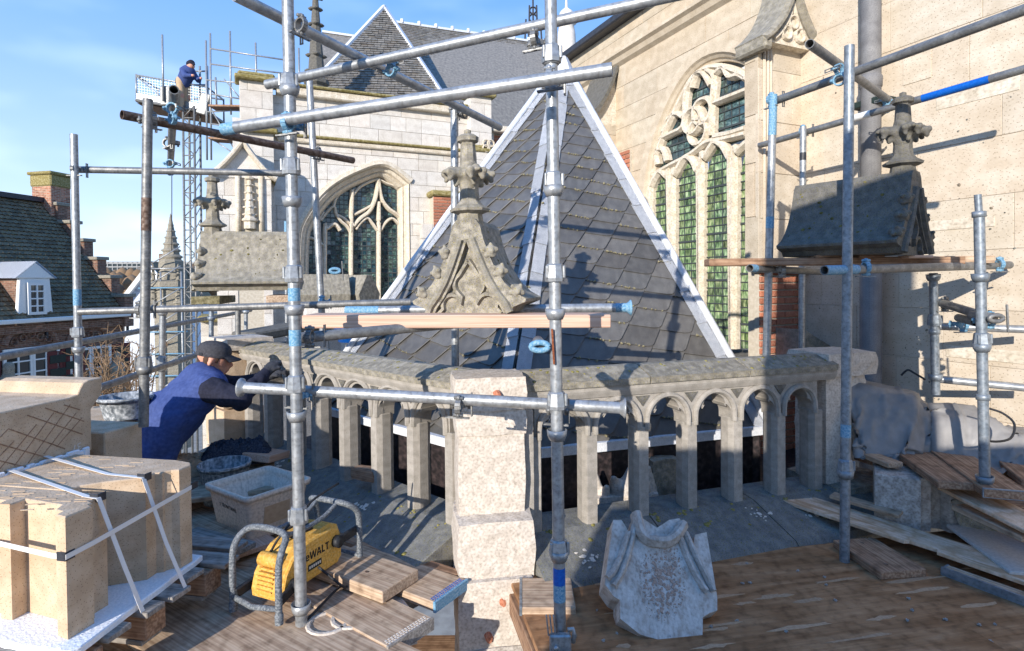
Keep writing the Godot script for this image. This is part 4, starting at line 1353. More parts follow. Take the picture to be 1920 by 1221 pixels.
func parapet() -> void:
	mat("old_limestone", [rgb(164, 157, 149), rgb(180, 173, 166), rgb(196, 190, 183)], 3.2, 0.95, {"freq": 0.01, "bump": "grain", "depth": 0.35, "fine": "grime", "fine_rep": 3.4})
	var c := Vector3(-0.141, 0, -2.9885)
	var dr := Vector3(0.9493, 0, -0.3144)
	var dl := Vector3(-0.7356, 0, -0.6774)
	var tr := frame(dr, Vector3.UP, c)
	var tl := frame(-dl, Vector3.UP, c)
	parapet_run("grey stone balustrade with trefoil arches right of the white corner pier", tr, [0.27, 0.60, 0.92, 1.24, 1.56, 1.88, 2.17], 0.2, 2.3, 0.0, 0.3)
	parapet_run("grey stone balustrade receding left from the white corner pier to the mason", tl, [-2.87, -2.5, -2.125, -1.75, -1.375, -1.0, -0.63, -0.29], -2.95, -0.2, 0.25, 0.0)
	# white corner pier, worked back to fresh stone
	var p := thing("corner_pier", "pale battered stone pier at the corner of the parapet", "pier", yawed(Vector3(-0.135, 0, -3.06), 10))
	part(p, "cap_block", rough_block(Vector3(0.37, 0.17, 0.3), Vector3i(10, 6, 8), 0.002, 3, 0.014), M.pier_stone, Transform3D(Basis(), Vector3(0, -0.555, 0)))
	part(p, "band_block", rough_block(Vector3(0.36, 0.13, 0.28), Vector3i(9, 5, 7), 0.002, 4), M.pier_stone, Transform3D(Basis(), Vector3(0.005, -0.70, 0.0)))
	part(p, "panel_block", rough_block(Vector3(0.345, 0.46, 0.26), Vector3i(10, 14, 7), 0.003, 5), M.pier_stone, Transform3D(Basis(), Vector3(0.005, -0.985, 0.0)))
	for sx in [0.2]:
		part(p, "side_shaft", rough_block(Vector3(0.06, 0.7, 0.2), Vector3i(3, 16, 6), 0.004, 6), M.pier_stone if sx < 0 else M.baluster_stone, Transform3D(Basis(), Vector3(sx, -1.0, -0.02)))
	part(p, "foot_block", rough_block(Vector3(0.39, 0.3, 0.36), Vector3i(12, 10, 10), 0.007, 7, 0.02), M.pier_stone, Transform3D(Basis(), Vector3(0.01, -1.31, 0.06)))
	part(p, "lower_block", rough_block(Vector3(0.37, 0.34, 0.36), Vector3i(10, 10, 9), 0.003, 8, 0.01), M.pier_stone, Transform3D(Basis(), Vector3(0.0, -1.6, 0.09)))
	part(p, "lower_block", rough_block(Vector3(0.36, 0.5, 0.36), Vector3i(10, 12, 9), 0.006, 9, 0.015), M.old_limestone, Transform3D(Basis(), Vector3(0.0, -2.0, 0.1)))
	for q in [[0.03, -0.56, 0.155], [0.03, -1.54, 0.25], [-0.04, -1.70, 0.262], [-0.04, -1.79, 0.265], [-0.04, -1.88, 0.29]]:
		part(p, "brick_stub", rough_block(Vector3(0.035, 0.05, 0.05), Vector3i(3, 3, 3), 0.006, 10), M.brick, Transform3D(Basis(Vector3.BACK, 0.4), Vector3(q[0], q[1], q[2])))
	# right end pier with a broken white cap
	p = thing("end_pier", "stone pier with a broken white cap at the right end of the balustrade", "pier", frame(dr, Vector3.UP, c + dr * 2.36 + Vector3(0, 0, -0.06)))
	part(p, "cap_block", rough_block(Vector3(0.42, 0.15, 0.36), Vector3i(10, 5, 9), 0.008, 13, 0.015), M.pier_stone, Transform3D(Basis(), Vector3(0.08, -0.545, -0.12)))
	part(p, "corbel", rough_block(Vector3(0.12, 0.14, 0.3), Vector3i(4, 5, 8), 0.008, 15, 0.02), M.pier_stone, Transform3D(Basis(), Vector3(0.16, -0.68, -0.12)))
	part(p, "shaft", rough_block(Vector3(0.24, 0.72, 0.26), Vector3i(7, 14, 7), 0.005, 14), M.pier_stone, Transform3D(Basis(), Vector3(0.0, -0.96, -0.1)))
	part(p, "base", rough_block(Vector3(0.5, 0.4, 0.5), Vector3i(8, 8, 8), 0.012, 16, 0.03), M.weathered_stone, Transform3D(Basis(), Vector3(0.14, -1.5, -0.1)))
	# left end pier beside the mason, half sandstone
	p = thing("sandstone_pier", "tan sandstone pier with white cap beside the kneeling mason", "pier", frame(-dl, Vector3.UP, c + dl * 3.06))
	part(p, "cap_block", rough_block(Vector3(0.46, 0.1, 0.4), Vector3i(9, 4, 8), 0.005, 23, 0.015), M.pier_stone, Transform3D(Basis(), Vector3(-0.06, -0.50, -0.06)))
	for q in [[-0.09, -0.80, 0.38, 0.48], [-0.09, -1.22, 0.40, 0.34], [-0.09, -1.56, 0.42, 0.32]]:
		part(p, "block", rough_block(Vector3(q[2], q[3], 0.34), Vector3i(8, 8, 7), 0.003, 24, 0.008), M.sandstone, Transform3D(Basis(), Vector3(q[0], q[1], -0.02)))

func shade_behind() -> void:
	# unseen stack and sheet, added behind us to keep the low sun off the right-hand deck and the right gable stone
	var b := thing("added_shade_stack", "added unseen stack of pale stone blocks shading the right deck from behind the viewer", "added shade stack", Transform3D())
	for row in 6:
		for i in 4:
			var s := Shape.new()
			s.tint(rng.randf_range(0.85, 1.0))
			s.box(Transform3D(Basis(Vector3.UP, rng.randf_range(-0.03, 0.03)), Vector3(-1.36 + 0.62 * i + (0.1 if row % 2 else 0.0), -1.28 + 0.34 * row, 1.3)), Vector3(0.6, 0.335, 0.5), 0.01)
			part(b, "stone_block", s.done(), M.sandstone)
	b = thing("added_shade_sheet", "added unseen sheet on two scaffold poles shading the right gable stone from behind the viewer", "sheet", Transform3D())  # added out of view to keep sun off the right gable stone
	for x in [-0.66, 0.36]:
		var s := Shape.new()
		s.pipe(Vector3(x, -1.45, 0.86), Vector3(x, 2.3, 0.86), TUBE_R)
		part(b, "pole", s.done(), M.steel)
	var s := Shape.new(true)
	for i in 16:
		for j in 18:
			var f := func(u, v): return Vector3(-0.66 + 1.02 * u / 16.0, -0.9 + 3.0 * v / 18.0, 0.86 + 0.02 * sin(u * 1.7) * (1.0 + sin(v * 0.6)))
			s.quad(f.call(i, j), f.call(i + 1, j), f.call(i + 1, j + 1), f.call(i, j + 1))
	part(b, "sheet", s.done(), M.render_white)

# ================================================================ scaffold tubes, cups and couplers
func cup(parent: Node3D, t: Transform3D, m: Material) -> void:      # fixed lower cup, an open bowl round the pole
	var s := Shape.new(true)
	s.lathe([Vector2(0.024, -0.03), Vector2(0.03, -0.03), Vector2(0.038, -0.012), Vector2(0.041, 0.012), Vector2(0.037, 0.013), Vector2(0.033, -0.006), Vector2(0.024, -0.014)], 18, t)
	part(parent, "cup", s.done(), m)
func top_cup(parent: Node3D, t: Transform3D, m: Material) -> void:      # sliding upper cup with lugs
	var s := Shape.new()
	s.lathe([Vector2(0.0245, -0.036), Vector2(0.038, -0.034), Vector2(0.040, -0.02), Vector2(0.034, 0.03), Vector2(0.0285, 0.036), Vector2(0.0245, 0.036)], 8, t)
	for k in 3:
		var a := TAU * k / 3.0 + 0.4
		s.box(t * Transform3D(Basis(Vector3.UP, -a), Vector3(cos(a), 0, sin(a)) * 0.039 + Vector3(0, 0.004, 0)), Vector3(0.012, 0.05, 0.012), 0.003)
	part(parent, "sliding_cup", s.done(), m)
func collar(parent: Node3D, t: Transform3D, m: Material) -> void:
	var s := Shape.new(true)
	s.lathe([Vector2(0.0245, -0.016), Vector2(0.031, -0.014), Vector2(0.031, 0.014), Vector2(0.0245, 0.016)], 18, t)
	part(parent, "collar", s.done(), m)
func along(a: Vector3, b: Vector3, f: float) -> Transform3D:      # y along the tube
	var y := (b - a).normalized()
	var x := y.cross(Vector3.BACK).normalized()
	if x.length() < 0.5: x = Vector3.RIGHT
	return Transform3D(Basis(x, y, x.cross(y)), a.lerp(b, f))
# pole: surveyed top and foot, fittings at picture heights
func pole(label: String, top: Array, foot: Array, m: Material, fits := [], bands := [], called := "scaffold_pole", group := "upright scaffold poles") -> Node3D:
	var a := at(top[0], top[1], top[2])
	var b := at(foot[0], foot[1], foot[2])
	var o := thing(called, label, "scaffold pole" if called == "scaffold_pole" else "scaffold tube", Transform3D(), group)
	var s := Shape.new()
	s.pipe(a, b, TUBE_R)
	part(o, "tube", s.done(), m)
	for f in fits:
		var q := clampf((float(f[1]) - top[1]) / (float(foot[1]) - top[1]), 0, 1)
		var t := along(b, a, 1.0 - q)
		match f[0]:
			"cup": cup(o, t, m)
			"top": top_cup(o, t, m)
			"ring": collar(o, t, m)
	for p in bands:      # painted or rusted stretches: [from, to, material], as shares of the tube
		s = Shape.new(true)
		var u := a.lerp(b, p[0])
		var v := a.lerp(b, p[1])
		var tt := along(u, v, 0.0)
		var ln := u.distance_to(v)
		s.lathe([Vector2(TUBE_R + 0.0004, 0), Vector2(TUBE_R + 0.0006, ln)], 20, tt)
		part(o, "paint_band", s.done(), p[2])
	return o
func tube(label: String, p: Array, q: Array, m: Material, bands := [], ends := "") -> Node3D:
	var o := pole(label, p, q, m, [], bands, "scaffold_tube", "horizontal scaffold tubes")
	var a := at(p[0], p[1], p[2])
	var b := at(q[0], q[1], q[2])
	for e in ends:
		var s := Shape.new(true)
		var c := a if e == "a" else b
		var d := (b - a).normalized() * (-1.0 if e == "a" else 1.0)
		var t := along(c - d * 0.01, c + d, 0.0)
		s.lathe([Vector2(0.0243, 0), Vector2(0.0255, 0.002), Vector2(0.034, 0.014), Vector2(0.042, 0.02), Vector2(0.042, 0.025), Vector2(0.02, 0.026), Vector2(0.0, 0.026)], 16, t)
		part(o, "end_flange", s.done(), bands[0][2] if bands else m)
	return o
# a forged wedge coupler joining two tubes at p
func coupler(label: String, p: Vector3, d1: Vector3, d2: Vector3, gap: Vector3, m: Material, group := "pipe couplers") -> void:
	var o := thing("pipe_coupler", label, "coupler", Transform3D(Basis(), p), group)
	# gap points from the middle to the axis of tube 1; tube 2 lies the other way
	for k in 2:
		var ax := (d1 if k == 0 else d2).normalized()
		var c := gap if k == 0 else -gap
		var s := Shape.new()
		var x := ax.cross(gap).normalized()
		var y := ax.cross(x)
		var ring := []
		for i in 15:
			var a := TAU * i / 14.0
			ring.append(c + (x * cos(a) + y * sin(a)) * (TUBE_R + 0.004))
		for i in 14:
			var mid: Vector3 = ring[i] - c
			s.bar(ring[i], ring[i + 1], 0.022, 0.008, mid.normalized().cross((ring[i + 1] - ring[i]).normalized()).cross((ring[i + 1] - ring[i]).normalized()) * -1.0)
		part(o, "clamp_band", s.done(), m)
		# lugs and pins either side
		for sg in [-1.0, 1.0]:
			s = Shape.new(true)
			var q: Vector3 = c + x * sg * (TUBE_R + 0.012)
			s.tube([q - ax * 0.02, q + ax * 0.02], 0.0075, 8)
			s.tube([q - ax * 0.006, q + ax * 0.006], 0.0125, 8)
			part(o, "lug", s.done(), m)
	var s2 := Shape.new()
	var z := gap.normalized()
	var x2 := d1.normalized()
	s2.box(Transform3D(Basis(x2, z.cross(x2).normalized(), z).orthonormalized(), Vector3.ZERO), Vector3(0.03, 0.03, 0.016), 0.003)
	part(o, "saddle", s2.done(), m)
	# the wedge: a long flat loop of bar driven through the lugs
	for k in 2:
		var ax := (d1 if k == 0 else d2).normalized()
		var c := gap if k == 0 else -gap
		var x := ax.cross(gap).normalized()
		var q := c + x * (TUBE_R + 0.016)
		s2 = Shape.new()
		var along_w := (d2 if k == 0 else d1).normalized()
		var w0 := q - ax * 0.05 + x * 0.006
		var w1 := q + ax * 0.045 + x * 0.006
		var side := gap.normalized() * 0.007
		s2.bar(w0 + side, w1 + side, 0.004, 0.006, x)
		s2.bar(w0 - side, w1 - side, 0.004, 0.006, x)
		s2.bar(w0 + side * 1.4, w0 - side * 1.4, 0.004, 0.006, x)
		s2.bar(w1 + side * 1.4, w1 - side * 1.4, 0.004, 0.006, x)
		part(o, "wedge", s2.done(), M.dull_steel)
func joint(label: String, px: float, py: float, d: float, d1: Vector3, d2: Vector3, m: Material) -> void:
	coupler(label, at(px, py, d), d1, d2, d1.cross(d2).normalized() * 0.028, m)

func scaffold() -> void:
	var up := Vector3.UP
	var S: Material = M.steel
	var D: Material = M.dull_steel
	var B: Material = M.blue_steel
	var BP: Material = M.blue_paint
	# ---- uprights
	pole("bright galvanised pole with cups left of the hanging gable stone", [538.5, -30, 2.45], [565, 1172, 2.45], S, [["top", 152], ["cup", 164], ["top", 308], ["cup", 370], ["top", 508], ["cup", 572], ["top", 714], ["cup", 772], ["top", 962], ["ring", 972], ["cup", 1136]], [[0.535, 0.56, BP], [0.47, 0.49, BP]])
	pole("galvanised pole with cups in front of the tent roof, swivel coupler at its foot", [1032, -30, 2.33], [1051, 1245, 2.33], S, [["top", 100], ["ring", 112], ["top", 335], ["cup", 349], ["top", 506], ["cup", 579], ["top", 745], ["cup", 806], ["top", 1024], ["cup", 1034]], [[0.855, 0.88, M.deep_blue_paint], [0.88, 0.905, BP]])
	pole("plain bluish pole with open top in front of the right gable stone", [1593, 86, 3.0], [1583.5, 1054, 3.0], B, [["top", 872], ["cup", 884]], [[0.73, 0.755, BP]])
	pole("slim pole with blue painted top beside the carved wall buttress", [1450, 178, 3.72], [1436, 720, 3.72], S, [], [[0.0, 0.14, BP], [0.42, 0.46, BP]])
	pole("slim plain pole between brick buttress and right gable stone", [1506, 238, 4.55], [1503, 720, 4.55], S, [], [[0.1, 0.13, M.dark_pipe]])
	pole("bluish pole with narrow spigot top at the right edge", [1836, 400, 3.0], [1847, 906, 3.0], B, [["ring", 402], ["cup", 517], ["top", 636], ["cup", 648], ["ring", 744], ["cup", 897]])
	var sp := Shape.new()
	sp.pipe(at(1833.5, 365, 3.0), at(1836, 402, 3.0), 0.0165)
	var last := get_child(get_child_count() - 1)
	part(last, "spigot", sp.done(), B)
	pole("short bluish pole against the tuff wall near the tarpaulin", [1750, 512, 3.7], [1755, 740, 3.7], B, [["cup", 518], ["top", 600], ["ring", 622], ["cup", 705]])
	pole("galvanised pole standing before the tiled house roof at far left", [138, 252, 4.07], [149, 760, 4.07], S, [["top", 622], ["cup", 653]], [[0.57, 0.63, BP]])
	pole("rust streaked pole rising behind the kneeling mason", [277, 186, 3.1], [269, 800, 3.1], D, [["top", 680], ["cup", 690]], [[0.30, 0.40, M.rusty_steel]])
	pole("slim pole in front of the white traceried window", [580, 150, 4.3], [606, 640, 4.3], S)
	pole("slim pole standing behind the central gable stone", [852, 208, 3.68], [854, 740, 3.68], S)
	pole("low guard rail post with cups left of the mason", [305, 572, 4.9], [303, 760, 4.9], S, [["cup", 585], ["top", 676], ["cup", 690]])
	pole("low guard rail post with cup behind the mason's cap", [396, 583, 6.2], [396, 720, 6.2], B, [["cup", 596]])
	pole("thin guard rail post with blue top further along the parapet", [461, 572, 7.6], [461, 690, 7.6], S, [["cup", 584]], [[0.0, 0.12, BP]])
	pole("thin dark post right of the mason's cap", [446, 580, 5.4], [446, 720, 5.4], D)
	pole("thin blue topped post below the white window", [536, 415, 8.4], [538, 660, 8.4], S, [], [[0.0, 0.5, BP]])
	# ---- level tubes
	tube("long diagonal tube crossing the top of the view from upper left", [440, -9, 2.36], [937, 239, 4.0], S)
	tube("long tube rising to the right across the top of the view", [500, 159, 3.05], [1290, -14, 2.42], S)
	tube("thick near tube with blue painted end crossing above the gable stone", [418, 243, 2.45], [1148, 130, 2.06], S, [[0.0, 0.04, BP]])
	tube("dark brown tube sloping behind the left pole", [228, 215, 3.1], [662, 301, 4.4], M.rusty_steel)
	tube("thin level tube joining the two left poles", [140, 318, 4.14], [548, 325, 4.35], D)
	tube("short tube pointing towards us above the left rail", [326, 168, 3.05], [319, 318, 5.2], D)
	tube("level tube carrying the left gable stone's planks", [148, 585, 3.98], [770, 566, 4.25], D)
	tube("bright tube with blue flanged end under the central gable stone", [648, 583, 3.16], [1178, 577, 3.12], S, [[0.955, 1.0, BP], [0.0, 0.12, BP]], "b")
	tube("open ended tube under the central plank", [550, 635, 2.52], [1060, 588, 3.3], D)
	tube("flanged guard tube crossing in front of the white corner pier", [457, 727, 2.56], [1166, 765, 2.385], S, [], "ab")
	tube("upper right rail sloping up out of view", [1452, 190, 3.77], [1930, 15, 2.5], D)
	tube("lower right rail with white and blue painted stretches", [1424, 273, 5.0], [1930, 127, 3.3], D, [[0.44, 0.52, M.white_paint], [0.7, 0.9, M.deep_blue_paint]], "")
	tube("open tube crossing the two upper right rails", [1518, 82, 3.02], [1668, 189, 4.15], D)
	tube("blue ended tube carrying the right gable stone's boards", [1546, 507, 2.93], [1893, 497, 3.75], D, [[0.0, 0.14, BP]])
	tube("short blue ended tube left of the right gable stone", [1406, 503, 3.55], [1548, 510, 4.3], D, [[0.0, 0.06, BP]])
	tube("thin rail from the short wall pole towards the right edge, upper of two", [1760, 612, 3.75], [1930, 618, 3.55], S)
	tube("thin rail from the short wall pole towards the right edge, lower of two", [1760, 711, 3.75], [1930, 728, 3.55], S)
	tube("dark stub tube clamped between the two right poles", [1768, 569, 3.66], [1836, 590, 3.1], D)
	tube("open stub tube below the clamped one at right", [1798, 596, 3.5], [1830, 604, 3.15], D)
	tube("upper guard rail in front of the brick house", [-8, 671, 3.5], [470, 582, 8.5], D)
	tube("lower guard rail behind the big sandstone block", [183, 728, 3.8], [532, 611, 9.3], D)
	# ---- couplers
	var h1 := (at(937, 239, 4.0) - at(440, -9, 2.36)).normalized()
	var h2 := (at(1290, -14, 2.42) - at(500, 159, 3.05)).normalized()
	var h3 := (at(1148, 130, 2.06) - at(418, 243, 2.45)).normalized()
	var h4 := (at(662, 301, 4.4) - at(228, 215, 3.1)).normalized()
	var h9 := (at(1166, 765, 2.385) - at(457, 727, 2.56)).normalized()
	var r1 := (at(1930, 15, 2.5) - at(1452, 190, 3.77)).normalized()
	var r2 := (at(1930, 127, 3.3) - at(1424, 273, 5.0)).normalized()
	var r3 := (at(1668, 189, 4.15) - at(1518, 82, 3.02)).normalized()
	var right := Vector3.RIGHT
	joint("grey coupler at the top of the left pole", 556, 50, 2.46, h1, up, D)
	joint("blue swivel coupler where the two upper tubes cross", 733, 122, 2.9, h1, h2, BP)
	joint("blue coupler holding the thick near tube to the left pole", 546, 234, 2.41, h3, up, BP)
	joint("grey coupler holding the thick near tube to the middle pole", 1034, 150, 2.22, h3, up, S)
	joint("coupler hanging at the top of the middle pole", 1005, 78, 2.5, h2, up, D)
	joint("coupler on the slim pole behind the central finial", 858, 206, 3.72, h1, up, D)
	joint("coupler on the slim pole before the white window", 592, 288, 4.25, h4, up, D)
	joint("coupler at the top of the rust streaked pole", 280, 226, 3.14, h4, up, D)
	joint("blue coupler under the open tube above the left rail", 323, 213, 3.2, h4, Vector3.BACK, BP)
	joint("grey coupler midway down the tube above the left rail", 321, 268, 4.2, Vector3.BACK, up, D)
	joint("blue coupler where the pointing tube meets the thin level tube", 319, 314, 4.3, right, Vector3.BACK, BP)
	joint("coupler joining the thin level tube to the far left pole", 145, 318, 4.1, right, up, D)
	joint("coupler at rail height on the rust streaked pole", 268, 580, 3.2, right, up, D)
	joint("blue coupler beside the left pole at the open tube end", 585, 630, 2.55, right, up, D)
	joint("pale blue coupler holding the guard tube to the left pole", 563, 742, 2.49, h9, up, BP)
	joint("grey coupler holding the guard tube to the middle pole", 1045, 772, 2.37, h9, up, D)
	joint("hanging coupler on the guard tube before the white pier", 862, 760, 2.46, h9, up, D)
	joint("blue coupler at the blue pole top by the carved gablet", 1452, 188, 3.75, r1, up, BP)
	joint("pale blue coupler on the crossing at the upper right rails", 1574, 140, 3.2, r1, r3, BP)
	joint("blue coupler under the crossing tube at the downpipe", 1662, 196, 4.1, r2, r3, BP)
	joint("blue coupler on the slim pole right of the brick buttress", 1510, 246, 4.6, r2, up, BP)
	joint("grey coupler on the short blue ended tube", 1462, 506, 3.72, right, up, S)
	joint("blue coupler on the board tube by the plain bluish pole", 1618, 502, 3.1, right, up, BP)
	joint("blue coupler near the right end of the board tube", 1868, 496, 3.66, right, up, BP)
	joint("grey coupler on the short wall pole", 1766, 570, 3.7, right, up, D)
	joint("blue coupler on the right edge pole", 1848, 600, 3.04, right, up, BP)
	joint("blue coupler on the lower right stub", 1800, 608, 3.5, right, up, BP)
	joint("blue coupler by the slim pole under the white window", 606, 566, 4.25, right, up, BP)
	# blue pipe ends with flattened hole, a hook-on fitting
	for f in [["blue eyelet fitting clamped on the middle pole", 1012, 650, 2.3, 0.0], ["grey eyelet fitting beside the right edge pole", 1868, 597, 2.95, 0.0], ["blue funnel ended fitting behind the left pole", 628, 508, 4.2, 0.4]]:
		var o := thing("eyelet_fitting", f[0], "fitting", yawed(at(f[1], f[2], f[3]), rad_to_deg(f[4])), "eyelet fittings")
		var s := Shape.new(true)
		var ring := []
		for i in 17:
			var a := TAU * i / 16.0
			ring.append(Vector3(cos(a) * 0.034, sin(a) * 0.016, 0.0))
		s.tube(ring, 0.0115, 8, false)
		part(o, "eyelet", s.done(), BP if f[1] < 1500 else D)
		s = Shape.new(true)
		s.tube([Vector3(0.0, 0.0, -0.02), Vector3(0.0, 0.004, -0.16)], [0.028, 0.024], 12)
		part(o, "socket", s.done(), D)
		s = Shape.new()
		s.box(Transform3D(Basis(Vector3.BACK, 0.05), Vector3(0.052, 0.0, 0.006)), Vector3(0.008, 0.14, 0.012), 0.002)
		part(o, "wedge", s.done(), M.rust if f[1] < 1500 and f[1] > 900 else D)
	# forked swivel fitting at the foot of the middle pole
	var sw := thing("swivel_clamp", "galvanised half clamp with prongs at the foot of the middle pole", "coupler", Transform3D(Basis(), at(1050, 1192, 2.3)), "pipe couplers")
	var s := Shape.new()
	s.box(Transform3D(Basis(), Vector3(0.0, -0.03, 0.012)), Vector3(0.085, 0.09, 0.03), 0.006)
	part(sw, "body", s.done(), S)
	for x in [-0.05, -0.036, -0.022]:
		s = Shape.new()
		s.box(Transform3D(Basis(Vector3.BACK, 0.1), Vector3(x, 0.045, 0.005)), Vector3(0.006, 0.08, 0.016), 0.002)
		part(sw, "prong", s.done(), S)
	s = Shape.new(true)
	s.tube([Vector3(-0.018, -0.03, 0.026), Vector3(-0.018, -0.03, 0.04)], 0.01, 8)
	part(sw, "bolt", s.done(), S)
	s = Shape.new(true)
	s.tube([Vector3(0.03, 0.03, 0.012), Vector3(0.05, 0.035, 0.015), Vector3(0.056, 0.01, 0.015), Vector3(0.05, -0.02, 0.012)], 0.009, 8)
	part(sw, "hook", s.done(), S)

# ================================================================ organic shapes: bones joined smoothly, meshed as surface nets
func blob(bones: Array, cell: float, k: float, rough := 0.0, seed_ := 1) -> ArrayMesh:
	var lo := Vector3(INF, INF, INF)
	var hi := -lo
	for b in bones:
		var r: float = maxf(b[2], b[3])
		lo = lo.min(b[0] - Vector3(r, r, r)).min(b[1] - Vector3(r, r, r))
		hi = hi.max(b[0] + Vector3(r, r, r)).max(b[1] + Vector3(r, r, r))
	var pad := cell * 2.5 + k * 0.3 + rough
	lo -= Vector3(pad, pad, pad)
	hi += Vector3(pad, pad, pad)
	var nx := int((hi.x - lo.x) / cell) + 2
	var ny := int((hi.y - lo.y) / cell) + 2
	var nz := int((hi.z - lo.z) / cell) + 2
	var f := PackedFloat32Array()
	f.resize(nx * ny * nz)
	f.fill(9.0)
	for b in bones:
		var a: Vector3 = b[0]
		var e: Vector3 = b[1]
		var ra: float = b[2]
		var rb: float = b[3]
		var ba := e - a
		var bb := maxf(ba.dot(ba), 1e-8)
		var mr := maxf(ra, rb) + k + cell * 2.0
		var i0 := maxi(0, int((minf(a.x, e.x) - mr - lo.x) / cell)); var i1 := mini(nx, int((maxf(a.x, e.x) + mr - lo.x) / cell) + 2)
		var j0 := maxi(0, int((minf(a.y, e.y) - mr - lo.y) / cell)); var j1 := mini(ny, int((maxf(a.y, e.y) + mr - lo.y) / cell) + 2)
		var k0 := maxi(0, int((minf(a.z, e.z) - mr - lo.z) / cell)); var k1 := mini(nz, int((maxf(a.z, e.z) + mr - lo.z) / cell) + 2)
		for z in range(k0, k1):
			for y in range(j0, j1):
				var row := (z * ny + y) * nx
				for x in range(i0, i1):
					var p := Vector3(lo.x + x * cell, lo.y + y * cell, lo.z + z * cell)
					var pa := p - a
					var h := clampf(pa.dot(ba) / bb, 0.0, 1.0)
					var d := (pa - ba * h).length() - (ra + (rb - ra) * h)
					var o := f[row + x]
					if o > 8.0:
						f[row + x] = d
					else:
						var m := maxf(k - absf(o - d), 0.0) / k
						f[row + x] = minf(o, d) - m * m * k * 0.25
	if rough > 0.0:
		var nzz := FastNoiseLite.new()
		nzz.seed = seed_
		nzz.frequency = 14.0
		nzz.fractal_octaves = 3
		for z in nz:
			for y in ny:
				for x in nx:
					var i := (z * ny + y) * nx + x
					if absf(f[i]) < 0.04:
						f[i] += rough * nzz.get_noise_3d(lo.x + x * cell, lo.y + y * cell, lo.z + z * cell)
	var st := SurfaceTool.new()
	st.begin(Mesh.PRIMITIVE_TRIANGLES)
	st.set_smooth_group(0)
	st.set_color(Color.WHITE)
	var ids := {}
	var n := 0
	var dx := [0, 1, 0, 1, 0, 1, 0, 1]
	var dy := [0, 0, 1, 1, 0, 0, 1, 1]
	var dz := [0, 0, 0, 0, 1, 1, 1, 1]
	var edges := [[0, 1], [2, 3], [4, 5], [6, 7], [0, 2], [1, 3], [4, 6], [5, 7], [0, 4], [1, 5], [2, 6], [3, 7]]
	var sx := 1
	var sy := nx
	var sz := nx * ny
	var v := []
	v.resize(8)
	for z in nz - 1:
		for y in ny - 1:
			for x in nx - 1:
				var i := (z * ny + y) * nx + x
				if f[i] > cell * 3.0: continue
				var neg := 0
				for c in 8:
					v[c] = f[i + dx[c] * sx + dy[c] * sy + dz[c] * sz]
					if v[c] < 0.0: neg += 1
				if neg == 0 or neg == 8: continue
				var sum := Vector3.ZERO
				var cnt := 0
				for e in edges:
					var va: float = v[e[0]]
					var vb: float = v[e[1]]
					if (va < 0.0) != (vb < 0.0):
						var t := va / (va - vb)
						sum += Vector3(lerpf(dx[e[0]], dx[e[1]], t), lerpf(dy[e[0]], dy[e[1]], t), lerpf(dz[e[0]], dz[e[1]], t))
						cnt += 1
				st.add_vertex(lo + (Vector3(x, y, z) + sum / cnt) * cell)
				ids[i] = n
				n += 1
	for i in ids:
		var a: float = f[i]
		for ax in 3:
			var s1: int = [sx, sy, sz][ax]
			if (a < 0.0) == (f[i + s1] < 0.0): continue
			var u: int = [sy, sz, sx][ax]
			var w: int = [sz, sx, sy][ax]
			if not (ids.has(i - u) and ids.has(i - w) and ids.has(i - u - w)): continue
			var q := [ids[i], ids[i - u], ids[i - u - w], ids[i - w]]
			if a >= 0.0: q.reverse()
			for o in [0, 1, 2, 0, 2, 3]: st.add_index(q[o])
	st.generate_normals()
	return st.commit()

